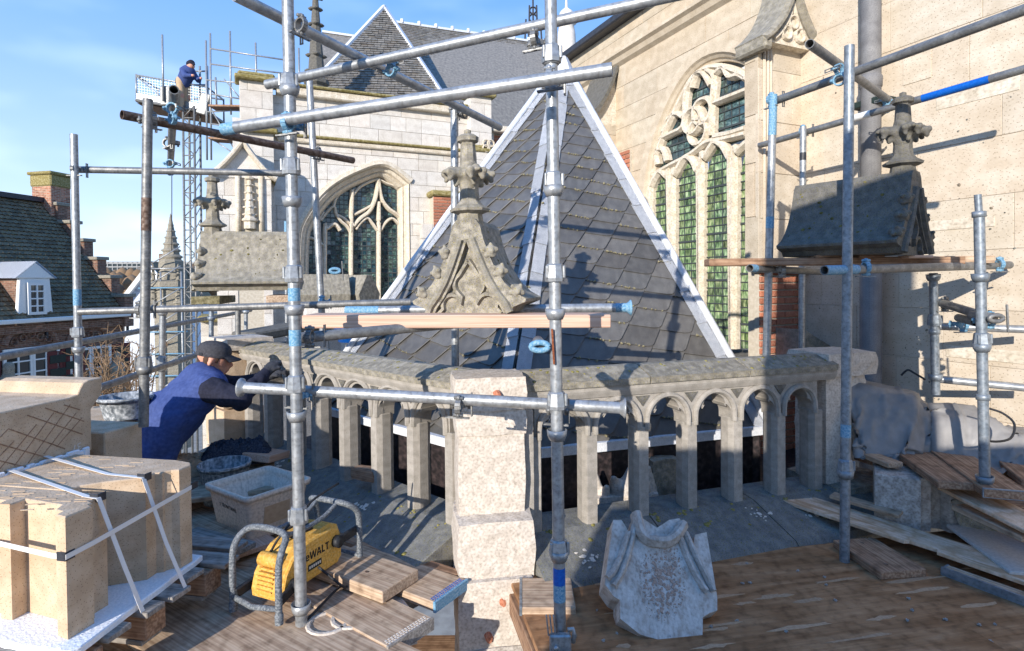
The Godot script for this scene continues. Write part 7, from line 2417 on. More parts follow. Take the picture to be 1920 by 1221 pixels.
func tarpaulin() -> void:
	# a sheet wider than the heap it lies on is let fall, so that it buckles into real folds
	var nx := 50
	var nz := 36
	var c := Vector3(2.66, 0.1, -3.66)
	var ux := Vector3(0.93, 0, 0.36)
	var uz := Vector3(-0.36, 0, 0.93)
	var wn := FastNoiseLite.new()
	wn.seed = 9
	wn.frequency = 1.6
	var heap := func(x: float, z: float) -> float:
		var h := -1.2
		h = maxf(h, -0.80 - 0.2 * (x + 0.3) - maxf(0.0, absf(x + 0.3 + 0.3 * z) - 0.18) * 2.0 - maxf(0.0, absf(z + 0.1) - 0.12) * 1.9)
		h = maxf(h, -0.94 - 0.3 * z - maxf(0.0, absf(x - 0.12 - 0.4 * z) - 0.16) * 1.5 - maxf(0.0, absf(z + 0.04) - 0.1) * 1.6)
		h = maxf(h, -1.02 - maxf(0.0, absf(x - 0.45) - 0.16) * 1.2 - maxf(0.0, absf(z) - 0.12) * 1.5)
		return h
	var pos := PackedVector3Array()
	var old := PackedVector3Array()
	var sx := 1.06 / nx
	var sz := 0.72 / nz
	for j in nz:
		for i in nx:
			var x := (i / float(nx - 1) - 0.5) * 1.06
			var z := (j / float(nz - 1) - 0.5) * 0.72
			var w := wn.get_noise_2d(x * 3.0, z * 3.0)
			var q := Vector3(x + 0.03 * w, heap.call(x, z) + 0.1 + 0.10 * w + 0.08 * absf(wn.get_noise_2d(x * 7.0 + z * 4.0, z * 5.0)) + 0.05 * wn.get_noise_2d(x * 15.0, z * 15.0), z + 0.03 * wn.get_noise_2d(z * 4.0, x * 4.0))
			pos.append(q); old.append(q)
	var links := PackedInt32Array()
	var rest := PackedFloat32Array()
	var lx := sx * 1.3
	var lz := sz * 1.36
	for j in nz:
		for i in nx:
			var a := j * nx + i
			if i + 1 < nx: links.append_array([a, a + 1]); rest.append(lx)
			if j + 1 < nz: links.append_array([a, a + nx]); rest.append(lz)
			if i + 1 < nx and j + 1 < nz:
				links.append_array([a, a + nx + 1]); rest.append(sqrt(lx * lx + lz * lz))
	for step in 90:
		for k in pos.size():
			var v := (pos[k] - old[k]) * 0.93
			old[k] = pos[k]
			pos[k] += v + Vector3(0, -0.0011, 0)
		for k in rest.size():
			var a := links[k * 2]
			var b := links[k * 2 + 1]
			var d := pos[b] - pos[a]
			var l := d.length()
			var m := d * (0.5 * (l - rest[k]) / maxf(l, 1e-5))
			pos[a] += m
			pos[b] -= m
		for k in pos.size():
			var h: float = heap.call(pos[k].x, pos[k].z) + 0.004
			if pos[k].y < h:
				pos[k] = Vector3(lerpf(pos[k].x, old[k].x, 0.9), h, lerpf(pos[k].z, old[k].z, 0.9))
	var f := func(i, j): 
		var q := pos[clampi(j, 0, nz - 1) * nx + clampi(i, 0, nx - 1)]
		return c + ux * q.x + uz * q.z + Vector3(0, q.y, 0)
	var s := Shape.new(true)
	for i in nx - 1:
		for j in nz - 1:
			s.quad(f.call(i, j + 1), f.call(i + 1, j + 1), f.call(i + 1, j), f.call(i, j))
	var o := thing("tarpaulin", "crumpled grey tarpaulin heaped against the tuff wall", "tarpaulin", Transform3D())
	part(o, "sheet", s.done(), M.tarp)
	for q in [[6, 30], [16, 33], [28, 33], [38, 33], [46, 24]]:
		var p: Vector3 = f.call(q[0], q[1])
		var e := Shape.new(true)
		var nn: Vector3 = (f.call(q[0] + 1, q[1]) - p).cross(f.call(q[0], q[1] - 1) - p).normalized()
		var ring := []
		var tx := nn.cross(Vector3.RIGHT).normalized()
		for i in 13: ring.append(p + nn * 0.003 + (tx * cos(TAU * i / 12.0) + nn.cross(tx) * sin(TAU * i / 12.0)) * 0.011)
		e.tube(ring, 0.003, 6, false)
		part(o, "eyelet", e.done(), M.dull_steel)
	var tag := Shape.new()
	var tp: Vector3 = f.call(32, 29)
	tag.box(Transform3D(Basis(Vector3.UP, 0.3) * Basis(Vector3.RIGHT, 0.5), tp + Vector3(0, 0.006, 0.006)), Vector3(0.02, 0.06, 0.002))
	part(o, "care_label", tag.done(), M.white_paint)
	# bungee cords
	var cd := Shape.new(true)
	cd.tube(smooth3([at(1850, 765, 3.2), at(1880, 775, 3.15), at(1902, 795, 3.1), at(1895, 822, 3.05), at(1860, 828, 3.0), at(1838, 815, 3.0)], 5), 0.006, 7)
	single("bungee_cord", cd.done(), M.black_plastic, "black elastic cord with hook hanging from the tarpaulin corner", "cord")
	cd = Shape.new(true)
	cd.tube(smooth3([at(1690, 704, 3.36), at(1702, 694, 3.34), at(1715, 700, 3.32), at(1735, 712, 3.3)], 5), 0.006, 7)
	single("bungee_cord", cd.done(), M.black_plastic, "short black cord on top of the tarpaulin heap", "cord")

# ================================================================ people
func mason() -> void:
	mat("vest_blue", [rgb(54, 69, 116), rgb(61, 77, 126), rgb(69, 85, 135)], 3.0, 0.9, {"bump": "grain", "depth": 0.3, "world": true})
	mat("navy", [rgb(28, 30, 44), rgb(40, 42, 58)], 4.0, 0.95, {"bump": "grain", "depth": 0.3, "world": true})
	mat("cap_cloth", [rgb(54, 54, 58), rgb(74, 74, 78)], 5.0, 0.95, {"bump": "grain", "depth": 0.4, "world": true})
	mat("beige_cloth", [rgb(172, 146, 118), rgb(194, 170, 142)], 4.0, 0.95, {"bump": "grain", "depth": 0.3, "world": true})
	var sk := mat("skin", [rgb(198, 142, 118), rgb(212, 158, 134)], 9.0, 0.6, {"world": true})
	sk.subsurf_scatter_enabled = true
	sk.subsurf_scatter_strength = 0.15
	mat("hair", [rgb(62, 44, 34), rgb(84, 62, 48)], 20.0, 0.8, {"world": true})
	mat("glove", [rgb(46, 48, 54), rgb(66, 68, 74)], 8.0, 0.9, {"world": true})
	var o := thing("person", "kneeling mason in blue vest and dark cap reaching over the balustrade", "person", Transform3D())
	var f := Vector3(0.75, 0, -0.66).normalized()
	var r := Vector3(0.66, 0, 0.75).normalized()
	var up := Vector3.UP
	var hip := at(268, 862, 3.82)
	var sh := at(382, 722, 3.98)
	var mid := hip.lerp(sh, 0.5) - f * 0.035 + up * 0.03
	var sr := sh + r * 0.2
	var sl := sh - r * 0.2
	var head := at(400, 673, 4.05)
	var fh := Vector3(0.86, -0.18, -0.45).normalized()
	var uh := (up - fh * up.dot(fh)).normalized()
	var rh := fh.cross(uh)
	var elr := at(450, 750, 3.76)
	var hr := at(503, 694, 4.02)
	var ell := at(440, 722, 4.25)
	var hl := at(508, 703, 4.32)
	var knr := hip + f * 0.34 + r * 0.12 + Vector3(0, -0.22, 0)
	var knl := hip + f * 0.34 - r * 0.12 + Vector3(0, -0.22, 0)
	var ftr := hip - f * 0.12 + r * 0.1 + Vector3(0, -0.24, 0)
	var ftl := hip - f * 0.12 - r * 0.1 + Vector3(0, -0.24, 0)
	# body: head with face, neck, trunk, arms, hands and legs as one skin
	var bones := [
		[head + uh * 0.03 - fh * 0.015, head + uh * 0.03 + fh * 0.02, 0.088, 0.084],
		[head - uh * 0.02 + fh * 0.03, head - uh * 0.075 + fh * 0.062, 0.066, 0.036],
		[head + fh * 0.095 - uh * 0.0, head + fh * 0.117 - uh * 0.03, 0.011, 0.014],
		[head + fh * 0.088 - uh * 0.058, head + fh * 0.092 - uh * 0.06, 0.016, 0.014],
		[head + fh * 0.084 + uh * 0.014 + rh * 0.03, head + fh * 0.084 + uh * 0.014 - rh * 0.03, 0.014, 0.014],
		[head + rh * 0.088 - fh * 0.012 + uh * 0.005, head + rh * 0.094 - fh * 0.022 - uh * 0.028, 0.017, 0.012],
		[head - rh * 0.088 - fh * 0.012 + uh * 0.005, head - rh * 0.094 - fh * 0.022 - uh * 0.028, 0.017, 0.012],
		[head - uh * 0.06 - fh * 0.02, sh + up * 0.02, 0.056, 0.066],
		[sh, mid, 0.11, 0.11], [mid, hip, 0.11, 0.12], [sl, sr, 0.07, 0.07],
		[sr, elr, 0.05, 0.042], [elr, hr, 0.042, 0.03], [sl, ell, 0.05, 0.042], [ell, hl, 0.042, 0.03],
		[hip + r * 0.09, knr, 0.075, 0.055], [hip - r * 0.09, knl, 0.075, 0.055], [knr, ftr, 0.052, 0.04], [knl, ftl, 0.052, 0.04],
	]
	part(o, "body", blob(bones, 0.0125, 0.03), sk)
	var hd := bones.slice(0, 8)
	part(o, "face", blob(hd, 0.006, 0.016), sk)
	for sg in [-1.0, 1.0]:
		var e := Shape.new(true)
		e.lathe([Vector2(0, -0.008), Vector2(0.007, -0.004), Vector2(0.008, 0.0), Vector2(0.007, 0.004), Vector2(0, 0.008)], 8, Transform3D(Basis(), head + fh * 0.09 + rh * sg * 0.032 - uh * 0.004))
		part(o, "eye", e.done(), M.dark_glass)
	part(o, "hair", blob([[head - fh * 0.05 + uh * 0.0, head - fh * 0.06 - uh * 0.045, 0.05, 0.036], [head - fh * 0.03 + rh * 0.06, head - fh * 0.035 + rh * 0.055 - uh * 0.035, 0.036, 0.024], [head - fh * 0.03 - rh * 0.06, head - fh * 0.035 - rh * 0.055 - uh * 0.035, 0.036, 0.024], [head + rh * 0.075 + fh * 0.02 + uh * 0.012, head + rh * 0.078 + fh * 0.02 - uh * 0.012, 0.018, 0.01]], 0.008, 0.02, 0.002, 4), M.hair)
	# waistcoat
	var vb := [
		[sh - f * 0.01, mid - f * 0.01, 0.155, 0.17], [mid, hip + up * 0.02, 0.17, 0.185],
		[sl + r * 0.06, sr - r * 0.06, 0.098, 0.098],
		[sr - r * 0.05, mid + r * 0.12, 0.105, 0.125], [sl + r * 0.05, mid - r * 0.12, 0.105, 0.125],
		[mid + r * 0.13, hip + r * 0.15 - up * 0.02, 0.125, 0.14], [mid - r * 0.13, hip - r * 0.15 - up * 0.02, 0.125, 0.14],
		[sh + up * 0.05 - f * 0.03, sh + up * 0.075 + f * 0.0, 0.075, 0.066],
		[hip + r * 0.02 - f * 0.06, hip - f * 0.07 - up * 0.03, 0.13, 0.13],
	]
	part(o, "waistcoat", folds(blob(vb, 0.0115, 0.06), 0.022, 3.2), M.vest_blue)
	# seam across the shoulders and hem stitch
	# sleeves
	for q in [[sr, elr, hr], [sl, ell, hl]]:
		part(o, "sleeve", folds(blob([[q[0], q[1], 0.088, 0.066], [q[1], q[1].lerp(q[2], 0.86), 0.064, 0.046], [q[0] - up * 0.02, q[0].lerp(q[1], 0.5) - up * 0.02, 0.08, 0.07]], 0.0105, 0.03), 0.014, 6.0), M.navy)
	# gloves with fingers closed on the stone edge
	for q in [[elr, hr], [ell, hl]]:
		var d: Vector3 = (q[1] - q[0]).normalized()
		var w: Vector3 = d.cross(up).normalized()
		var dn: Vector3 = w.cross(d)
		var p: Vector3 = q[1]
		var gb := [[p - d * 0.02, p + d * 0.04, 0.036, 0.036], [p + d * 0.02 + w * 0.02, p + d * 0.06 + w * 0.024, 0.026, 0.022], [p + d * 0.02 - w * 0.02, p + d * 0.06 - w * 0.024, 0.026, 0.022]]
		for k in 4:
			var off: Vector3 = w * (k - 1.5) * 0.0205
			var ln: float = [0.03, 0.037, 0.035, 0.027][k]
			var k1: Vector3 = p + d * 0.07 + off
			var k2: Vector3 = k1 + d * ln - up * 0.008
			var k3: Vector3 = k2 + d * ln * 0.4 - up * ln * 0.8
			gb.append([k1, k2, 0.0105, 0.0098]); gb.append([k2, k3, 0.0098, 0.0085])
		gb.append([p + d * 0.01 + w * 0.036, p + d * 0.045 + w * 0.055 - up * 0.01, 0.013, 0.011])
		gb.append([p + d * 0.045 + w * 0.055 - up * 0.01, p + d * 0.07 + w * 0.045 - up * 0.025, 0.011, 0.0095])
		part(o, "glove", blob(gb, 0.0055, 0.01), M.glove)
	# trousers and shoes
	part(o, "trousers", blob([[hip + r * 0.085, hip - r * 0.085, 0.13, 0.13], [hip + r * 0.1, knr, 0.105, 0.08], [hip - r * 0.1, knl, 0.105, 0.08], [knr, ftr, 0.078, 0.06], [knl, ftl, 0.078, 0.06], [hip - f * 0.08, hip - f * 0.1 - up * 0.04, 0.1, 0.1]], 0.014, 0.04), M.beige_cloth)
	for q in [ftr, ftl]:
		part(o, "shoe", blob([[q, q - f * 0.12 + Vector3(0, 0.0, 0), 0.045, 0.04], [q - f * 0.06, q - f * 0.1 + up * 0.04, 0.04, 0.035]], 0.012, 0.03), M.black_plastic)
	# cap: crown, brim, strap and button
	var ct := Transform3D(Basis(rh, uh, -fh), head + uh * 0.028 - fh * 0.002)
	var c := Shape.new(true)
	c.lathe([Vector2(0.101, 0.0), Vector2(0.103, 0.02), Vector2(0.1, 0.045), Vector2(0.086, 0.07), Vector2(0.06, 0.088), Vector2(0.03, 0.095), Vector2(0.0, 0.097)], 24, ct, 1.08)
	part(o, "cap_crown", c.done(), M.cap_cloth)
	c = Shape.new(true)
	for i in 12:
		var a0 := lerpf(-1.05, 1.05, i / 12.0)
		var a1 := lerpf(-1.05, 1.05, (i + 1) / 12.0)
		var q := func(a, rr): return ct * Vector3(sin(a) * 0.1 * (1.0 if rr == 0 else 0.92), 0.012 - 0.02 * rr - 0.028 * rr * sin(a) * sin(a), -cos(a) * 0.104 - 0.075 * rr * cos(a * 0.9))
		c.quad(q.call(a0, 0.0), q.call(a1, 0.0), q.call(a1, 1.0), q.call(a0, 1.0))
		var dn := uh * -0.006
		c.quad(q.call(a0, 1.0) + dn, q.call(a1, 1.0) + dn, q.call(a1, 0.0) + dn, q.call(a0, 0.0) + dn)
		c.quad(q.call(a0, 1.0), q.call(a1, 1.0), q.call(a1, 1.0) + dn, q.call(a0, 1.0) + dn)
	part(o, "cap_brim", c.done(), M.cap_cloth)
	c = Shape.new(true)
	c.lathe([Vector2(0.102, -0.012), Vector2(0.104, -0.01), Vector2(0.104, 0.012), Vector2(0.102, 0.014)], 24, ct, 1.08)
	part(o, "cap_band", c.done(), M.cap_cloth)
	c = Shape.new()
	c.box(ct * Transform3D(Basis(), Vector3(0.07, 0.002, 0.082)) * Transform3D(Basis(Vector3.UP, 0.7), Vector3.ZERO), Vector3(0.03, 0.018, 0.006), 0.002)
	part(o, "cap_buckle", c.done(), M.black_plastic)
# cloth folds: push a mesh along its normals by stretched noise
func folds(m: ArrayMesh, amount: float, freq: float) -> ArrayMesh:
	var nz := FastNoiseLite.new()
	nz.seed = 17
	nz.frequency = freq
	nz.fractal_type = FastNoiseLite.FRACTAL_RIDGED
	nz.fractal_octaves = 2
	var a := m.surface_get_arrays(0)
	var v: PackedVector3Array = a[Mesh.ARRAY_VERTEX]
	var n: PackedVector3Array = a[Mesh.ARRAY_NORMAL]
	for i in v.size():
		var p := v[i]
		v[i] += n[i] * nz.get_noise_3d(p.x * 0.6 + p.y * 0.5, p.y * 0.6 - p.x * 0.3, p.z * 0.8) * amount
	var s := SurfaceTool.new()
	s.begin(Mesh.PRIMITIVE_TRIANGLES)
	s.set_smooth_group(0)
	s.set_color(Color.WHITE)
	for p in v: s.add_vertex(p)
	for i in a[Mesh.ARRAY_INDEX]: s.add_index(i)
	s.generate_normals()
	return s.commit()

func far_worker() -> void:
	var p := at(345, 212, 17.0)      # feet
	var o := thing("person", "far worker in blue jacket bending over on the hoist platform", "person", yawed(p, 65))
	var bones := [[Vector3(0, 1.28, 0.3), Vector3(0, 1.3, 0.34), 0.105, 0.095], [Vector3(0, 1.15, 0.2), Vector3(0, 0.9, 0.0), 0.13, 0.13], [Vector3(0, 1.2, 0.22), Vector3(0, 1.26, 0.28), 0.07, 0.06]]
	for s in [-1.0, 1.0]:
		bones.append([Vector3(0.16 * s, 1.15, 0.2), Vector3(0.2 * s, 0.95, 0.35), 0.05, 0.045])
		bones.append([Vector3(0.2 * s, 0.95, 0.35), Vector3(0.12 * s, 0.95, 0.58), 0.045, 0.04])
		bones.append([Vector3(0.1 * s, 0.85, 0.0), Vector3(0.11 * s, 0.45, 0.06), 0.08, 0.06])
		bones.append([Vector3(0.11 * s, 0.45, 0.06), Vector3(0.11 * s, 0.04, 0.0), 0.06, 0.05])
	part(o, "body", blob(bones, 0.03, 0.05), M.skin)
	part(o, "jacket", blob([[Vector3(0, 1.14, 0.2), Vector3(0, 0.88, 0.0), 0.2, 0.19], [Vector3(0.17, 1.15, 0.2), Vector3(0.21, 0.95, 0.35), 0.08, 0.07], [Vector3(-0.17, 1.15, 0.2), Vector3(-0.21, 0.95, 0.35), 0.08, 0.07], [Vector3(0.21, 0.95, 0.35), Vector3(0.13, 0.95, 0.52), 0.065, 0.055], [Vector3(-0.21, 0.95, 0.35), Vector3(-0.13, 0.95, 0.52), 0.065, 0.055]], 0.03, 0.05), M.vest_blue)
	part(o, "trousers", blob([[Vector3(0.08, 0.9, 0), Vector3(-0.08, 0.9, 0), 0.14, 0.14], [Vector3(0.1, 0.85, 0), Vector3(0.11, 0.1, 0.03), 0.12, 0.08], [Vector3(-0.1, 0.85, 0), Vector3(-0.11, 0.1, 0.03), 0.12, 0.08]], 0.03, 0.05), M.beige_cloth)
	part(o, "cap", blob([[Vector3(0, 1.35, 0.3), Vector3(0, 1.37, 0.34), 0.11, 0.1], [Vector3(0, 1.33, 0.38), Vector3(0, 1.32, 0.47), 0.04, 0.03]], 0.025, 0.03), M.navy)

# ================================================================ the town beyond
func beam(parent: Node3D, called: String, a: Vector3, b: Vector3, r: float, m: Material) -> void:
	var s := Shape.new(true)
	s.tube([a, b], r, 6)
	part(parent, called, s.done(), m)
func town() -> void:
	brick_house()
	# pale gable house
	var d := 33.0
	var h := thing("white_gable_house", "pale blue white house with white bargeboards between brick house and scaffold", "house", Transform3D())
	var t := frame(Vector3(0.98, 0, -0.2), Vector3.UP, at(280, 640, d))
	var o := survey(t, [[228, 800], [340, 800], [330, 562], [283, 503], [236, 560]])
	var s := Shape.new()
	s.slab(v2(o), t, 6.0)
	part(h, "wall", s.done(), M.render_white)
	for q in [[o[4] + Vector2(-0.25, -0.3), o[3] + Vector2(0, 0.15)], [o[3] + Vector2(0, 0.15), o[2] + Vector2(0.25, -0.3)]]:
		s = Shape.new()
		s.bar(t * Vector3(q[0].x, q[0].y, 0.1), t * Vector3(q[1].x, q[1].y, 0.1), 0.5, 0.22, t.basis.z.cross((t * Vector3(q[1].x, q[1].y, 0) - t * Vector3(q[0].x, q[0].y, 0)).normalized()))
		part(h, "bargeboard", s.done(), M.white_paint)
		s = Shape.new()
		s.bar(t * Vector3(q[0].x, q[0].y + 0.2, -2.9), t * Vector3(q[1].x, q[1].y + 0.2, -2.9), 6.2, 0.12, t.basis.z.cross((t * Vector3(q[1].x, q[1].y, 0) - t * Vector3(q[0].x, q[0].y, 0)).normalized()))
		part(h, "roof", s.done(), M.roof_tile)
	s = Shape.new()
	s.box(t * Transform3D(Basis(), Vector3(o[3].x + 0.1, o[3].y + 0.2, -2.0)), Vector3(0.6, 1.4, 0.6), 0.03)
	part(h, "chimney", s.done(), M.dark_brick)
	# apartment block far away
	var ap := thing("apartment_block", "distant blue grey apartment slab on the horizon", "building", Transform3D())
	var at_ := frame(Vector3(0.97, 0, -0.24), Vector3.UP, at(232, 540, 420.0))
	s = Shape.new()
	s.slab(rect(-14, -20, 60, 19.0), at_, 14.0)
	part(ap, "wall", s.done(), mat("concrete", [rgb(150, 150, 148), rgb(166, 166, 163)], 0.05, 0.8, {"world": true}))
	for row in 9:
		s = Shape.new()
		s.box(at_ * Transform3D(Basis(), Vector3(23, 17.6 - row * 2.6, 0.3)), Vector3(73, 0.7, 0.8))
		part(ap, "balcony_band", s.done(), M.concrete)
		s = Shape.new()
		s.box(at_ * Transform3D(Basis(), Vector3(23, 16.3 - row * 2.6, 0.05)), Vector3(73, 1.5, 0.2))
		part(ap, "window_band", s.done(), M.dark_glass)
	for col in 24:
		s = Shape.new()
		s.box(at_ * Transform3D(Basis(), Vector3(-13.0 + col * 3.1, 5.0, 0.25)), Vector3(0.5, 27, 0.6))
		part(ap, "pier_strip", s.done(), M.concrete)
	# far wood, one mass of bare crowns
	s = Shape.new(true)
	for i in 260:
		var p := at(rng.randf_range(150, 420), rng.randf_range(512, 560), rng.randf_range(120, 260))
		var r := rng.randf_range(1.0, 3.4)
		s.tint(rng.randf_range(0.6, 1.1))
		s.lathe([Vector2(0, r), Vector2(r * 0.7, r * 0.5), Vector2(r, -r * 0.2), Vector2(r * 0.5, -r)], 7, Transform3D(Basis(Vector3.UP, rng.randf() * 6.0), p), rng.randf_range(0.7, 1.2))
	var w := single("far_wood", s.done(), M.twig, "hazy brown bare wood on the horizon behind the houses", "trees")
	stuff(w)
	for q in [["bare shrub in front of the brick house window", 215, 780, 9.5, 1.35, 5], ["bare twiggy shrub between the left poles", 190, 790, 8.6, 1.0, 6], ["thin bare shrub before the pale gable house", 262, 770, 10.5, 1.2, 7], ["small bare bush left of the mason", 238, 800, 7.4, 0.7, 8]]:
		bare_shrub(q[0], at(q[1], q[2], q[3]), q[4], q[5])
	old_chapel()
	hoist()
	far_scaffold()

func bare_shrub(label: String, p: Vector3, h: float, seed_: int) -> void:
	var rn := RandomNumberGenerator.new()
	rn.seed = seed_
	var o := thing("bare_shrub", label, "shrub", Transform3D(Basis(), p), "bare winter shrubs")
	var trunk := Shape.new()
	var twigs := Shape.new()
	for i in 13:
		var a := rn.randf() * TAU
		var lean := rn.randf_range(0.05, 0.42)
		var top := Vector3(cos(a) * lean * h, h * rn.randf_range(0.6, 1.0), sin(a) * lean * h)
		var mid := top * 0.5 + Vector3(rn.randf_range(-0.05, 0.05), 0, rn.randf_range(-0.05, 0.05)) * h
		trunk.tube([Vector3(cos(a) * 0.05, -0.6, sin(a) * 0.05), mid, top], [0.013 * h, 0.009 * h, 0.003 * h], 5)
		for k in 9:
			var f := rn.randf_range(0.25, 1.0)
			var q := mid.lerp(top, (f - 0.5) * 2.0) if f > 0.5 else (mid * (f * 2.0))
			var d := Vector3(rn.randf_range(-1, 1), rn.randf_range(0.2, 1.0), rn.randf_range(-1, 1)).normalized() * h * rn.randf_range(0.08, 0.24)
			twigs.tube([q, q + d * 0.5 + Vector3(0, 0.01, 0), q + d], [0.0055 * h, 0.0045 * h, 0.002 * h], 4, false)
			for m in 2:
				var q2 := q + d * rn.randf_range(0.3, 0.95)
				var d2 := Vector3(rn.randf_range(-1, 1), rn.randf_range(-0.1, 1.0), rn.randf_range(-1, 1)).normalized() * h * rn.randf_range(0.03, 0.1)
				twigs.tube([q2, q2 + d2], [0.0036 * h, 0.002 * h], 3, false)
	part(o, "stems", trunk.done(), M.bark)
	part(o, "twigs", twigs.done(), M.twig)

func brick_house() -> void:
	var a := Vector3(0.206, 0, -0.979)      # along the facade, away from us
	var e0 := at(-20, 604, 19.6)
	e0 = Vector3(-17.45, -1.16, -20.0)
	var t := frame(a * -1.0, Vector3.UP, e0)      # x runs towards us, z out of the facade, to the right
	if t.basis.z.x < 0: t = frame(a, Vector3.UP, e0)
	var far := -4.9 if t.basis.x.dot(a) < 0 else 4.9
	var near := -far * 0.8
	var x0 := minf(far, near); var x1 := maxf(far, near)
	var h := thing("brick_house", "old brick house with dark tiled roof, dormer and stepped gable at left", "house", Transform3D())
	var s := Shape.new()
	s.slab(rect(x0, -12.0, x1, -0.1), t, 7.0)
	part(h, "wall", s.done(), M.dark_brick)
	# white gutter and cornice
	s = Shape.new()
	s.box(t * Transform3D(Basis(), Vector3((x0 + x1) * 0.5, -0.02, 0.2)), Vector3(x1 - x0, 0.16, 0.4), 0.03)
	part(h, "gutter", s.done(), M.white_paint)
	s = Shape.new()
	s.box(t * Transform3D(Basis(), Vector3((x0 + x1) * 0.5, -0.32, 0.08)), Vector3(x1 - x0, 0.3, 0.2), 0.03)
	part(h, "frieze", s.done(), M.dark_brick)
	# roof
	var rise := 4.74
	var run := 4.0
	var slope := Vector3(0, rise, -run).normalized()
	var len := sqrt(rise * rise + run * run)
	var rt := t * Transform3D(Basis(Vector3.RIGHT, slope, Vector3.RIGHT.cross(slope)), Vector3(0, 0.02, 0.3))
	s = Shape.new()
	s.slab(rect(x0, 0, x1, len + 0.3), rt, 0.2)
	part(h, "roof", s.done(), M.roof_tile)
	s = Shape.new()
	var rows := 30
	for j in rows:
		var y := len * j / rows
		var n := int((x1 - x0) / 0.2)
		for i in n:
			var x := x0 + 0.2 * i
			s.tint(rng.randf_range(0.6, 1.3), rng.randf_range(-0.04, 0.05))
			var p := func(u, v, z): return rt * Vector3(x + 0.2 * u, y + len / rows * v, z)
			s.quad(p.call(0, 0, 0.05), p.call(0.5, 0, 0.09), p.call(0.5, 1.1, 0.035), p.call(0, 1.1, 0.01))
			s.quad(p.call(0.5, 0, 0.09), p.call(1, 0, 0.05), p.call(1, 1.1, 0.01), p.call(0.5, 1.1, 0.035))
			s.quad(p.call(0, 0, 0.0), p.call(1, 0, 0.0), p.call(1, 0, 0.05), p.call(0, 0, 0.05))
	stuff(part(h, "roof_tiles", s.done(), M.roof_tile))
	s = Shape.new()
	s.bar(rt * Vector3(x0, len + 0.1, 0.08), rt * Vector3(x1, len + 0.1, 0.08), 0.4, 0.2)
	part(h, "ridge", s.done(), M.dark_pipe)
	# stepped gable parapet at the far end
	for k in 6:
		var q := k / 6.0
		var y := rise * q
		var z := 0.3 - run * q
		s = Shape.new()
		s.box(t * Transform3D(Basis(), Vector3(far, y + 0.1, z - run / 12.0)), Vector3(0.45, 1.25, run / 6.0), 0.02)
		part(h, "gable_step", s.done(), M.dark_brick)
		s = Shape.new()
		s.box(t * Transform3D(Basis(), Vector3(far, y + 0.78, z - run / 12.0)), Vector3(0.62, 0.14, run / 6.0 + 0.12), 0.02)
		part(h, "step_cap", s.done(), M.weathered_stone)
	# chimney, its top moulded stone
	var cb := t.affine_inverse() * at(97, 400, 25.6)
	s = Shape.new()
	s.box(t * Transform3D(Basis(), Vector3(cb.x, cb.y + 0.2, cb.z)), Vector3(0.9, 2.9, 1.0), 0.02)
	part(h, "chimney", s.done(), M.chimney_brick)
	s = Shape.new()
	s.box(t * Transform3D(Basis(), Vector3(cb.x, cb.y + 1.35, cb.z)), Vector3(1.0, 0.5, 1.12), 0.05)
	s.box(t * Transform3D(Basis(), Vector3(cb.x, cb.y + 1.66, cb.z)), Vector3(1.15, 0.14, 1.26), 0.04)
	part(h, "chimney_cap", s.done(), M.mossy_stone)
	# dormer
	var dz := 0.12
	var di := t.affine_inverse()
	var dc := di * on_plane(64, 560, t * Vector3(0, 0, dz), t.basis.z)
	s = Shape.new()
	s.box(t * Transform3D(Basis(), Vector3(dc.x, dc.y + 0.1, dz - 0.9)), Vector3(1.0, 1.25, 1.8))
	part(h, "dormer_cheek", s.done(), M.dark_brick)
	s = Shape.new()
	s.slab(v2([Vector2(-0.64, -0.6), Vector2(0.64, -0.6), Vector2(0.54, 0.72), Vector2(-0.54, 0.72)]), t * Transform3D(Basis(), Vector3(dc.x, dc.y, dz + 0.06)), 0.12, 0.02)
	part(h, "dormer_front", s.done(), M.white_paint)
	s = Shape.new()
	s.slab(v2([Vector2(-0.72, 0.72), Vector2(0.72, 0.72), Vector2(0, 1.3)]), t * Transform3D(Basis(), Vector3(dc.x, dc.y, dz + 0.1)), 0.16, 0.03)
	part(h, "dormer_pediment", s.done(), M.white_paint)
	for sg in [-1.0, 1.0]:
		s = Shape.new()
		var p0 := Vector3(dc.x + sg * 0.76, dc.y + 0.73, dz + 0.14)
		var p1 := Vector3(dc.x, dc.y + 1.34, dz + 0.14)
		var back := Vector3(0, 0, -2.2)
		s.quad(t * p0, t * p1, t * (p1 + back), t * (p0 + back))
		s.quad(t * (p0 + back), t * (p1 + back), t * p1, t * p0)
		part(h, "dormer_roof", s.done(), M.lead)
	sash(h, t * Transform3D(Basis(), Vector3(dc.x, dc.y, dz + 0.09)), 0.56, 1.05, 2, 4)
	# windows with shutters in the facade, blind arches over them
	for q in [[58, 708, 1.9, 2.1], [168, 700, 1.7, 2.0]]:
		var wc := di * on_plane(q[0], q[1], t.origin, t.basis.z)
		for k in [-1.0, 1.0]:
			sash(h, t * Transform3D(Basis(), Vector3(wc.x + k * q[2] * 0.26, wc.y, 0.05)), q[2] * 0.48, q[3], 2, 5)
			s = Shape.new()
			s.box(t * Transform3D(Basis(), Vector3(wc.x + k * q[2] * 0.82, wc.y, 0.08)), Vector3(q[2] * 0.5, q[3] * 1.05, 0.06), 0.01)
			part(h, "shutter", s.done(), M.shutter_red)
			for m in 4:
				s = Shape.new()
				s.box(t * Transform3D(Basis(), Vector3(wc.x + k * q[2] * 0.82, wc.y + (m - 1.5) * 0.5, 0.12)), Vector3(q[2] * 0.36, 0.3, 0.03), 0.01)
				part(h, "shutter_panel", s.done(), M.dark_green)
		s = Shape.new()
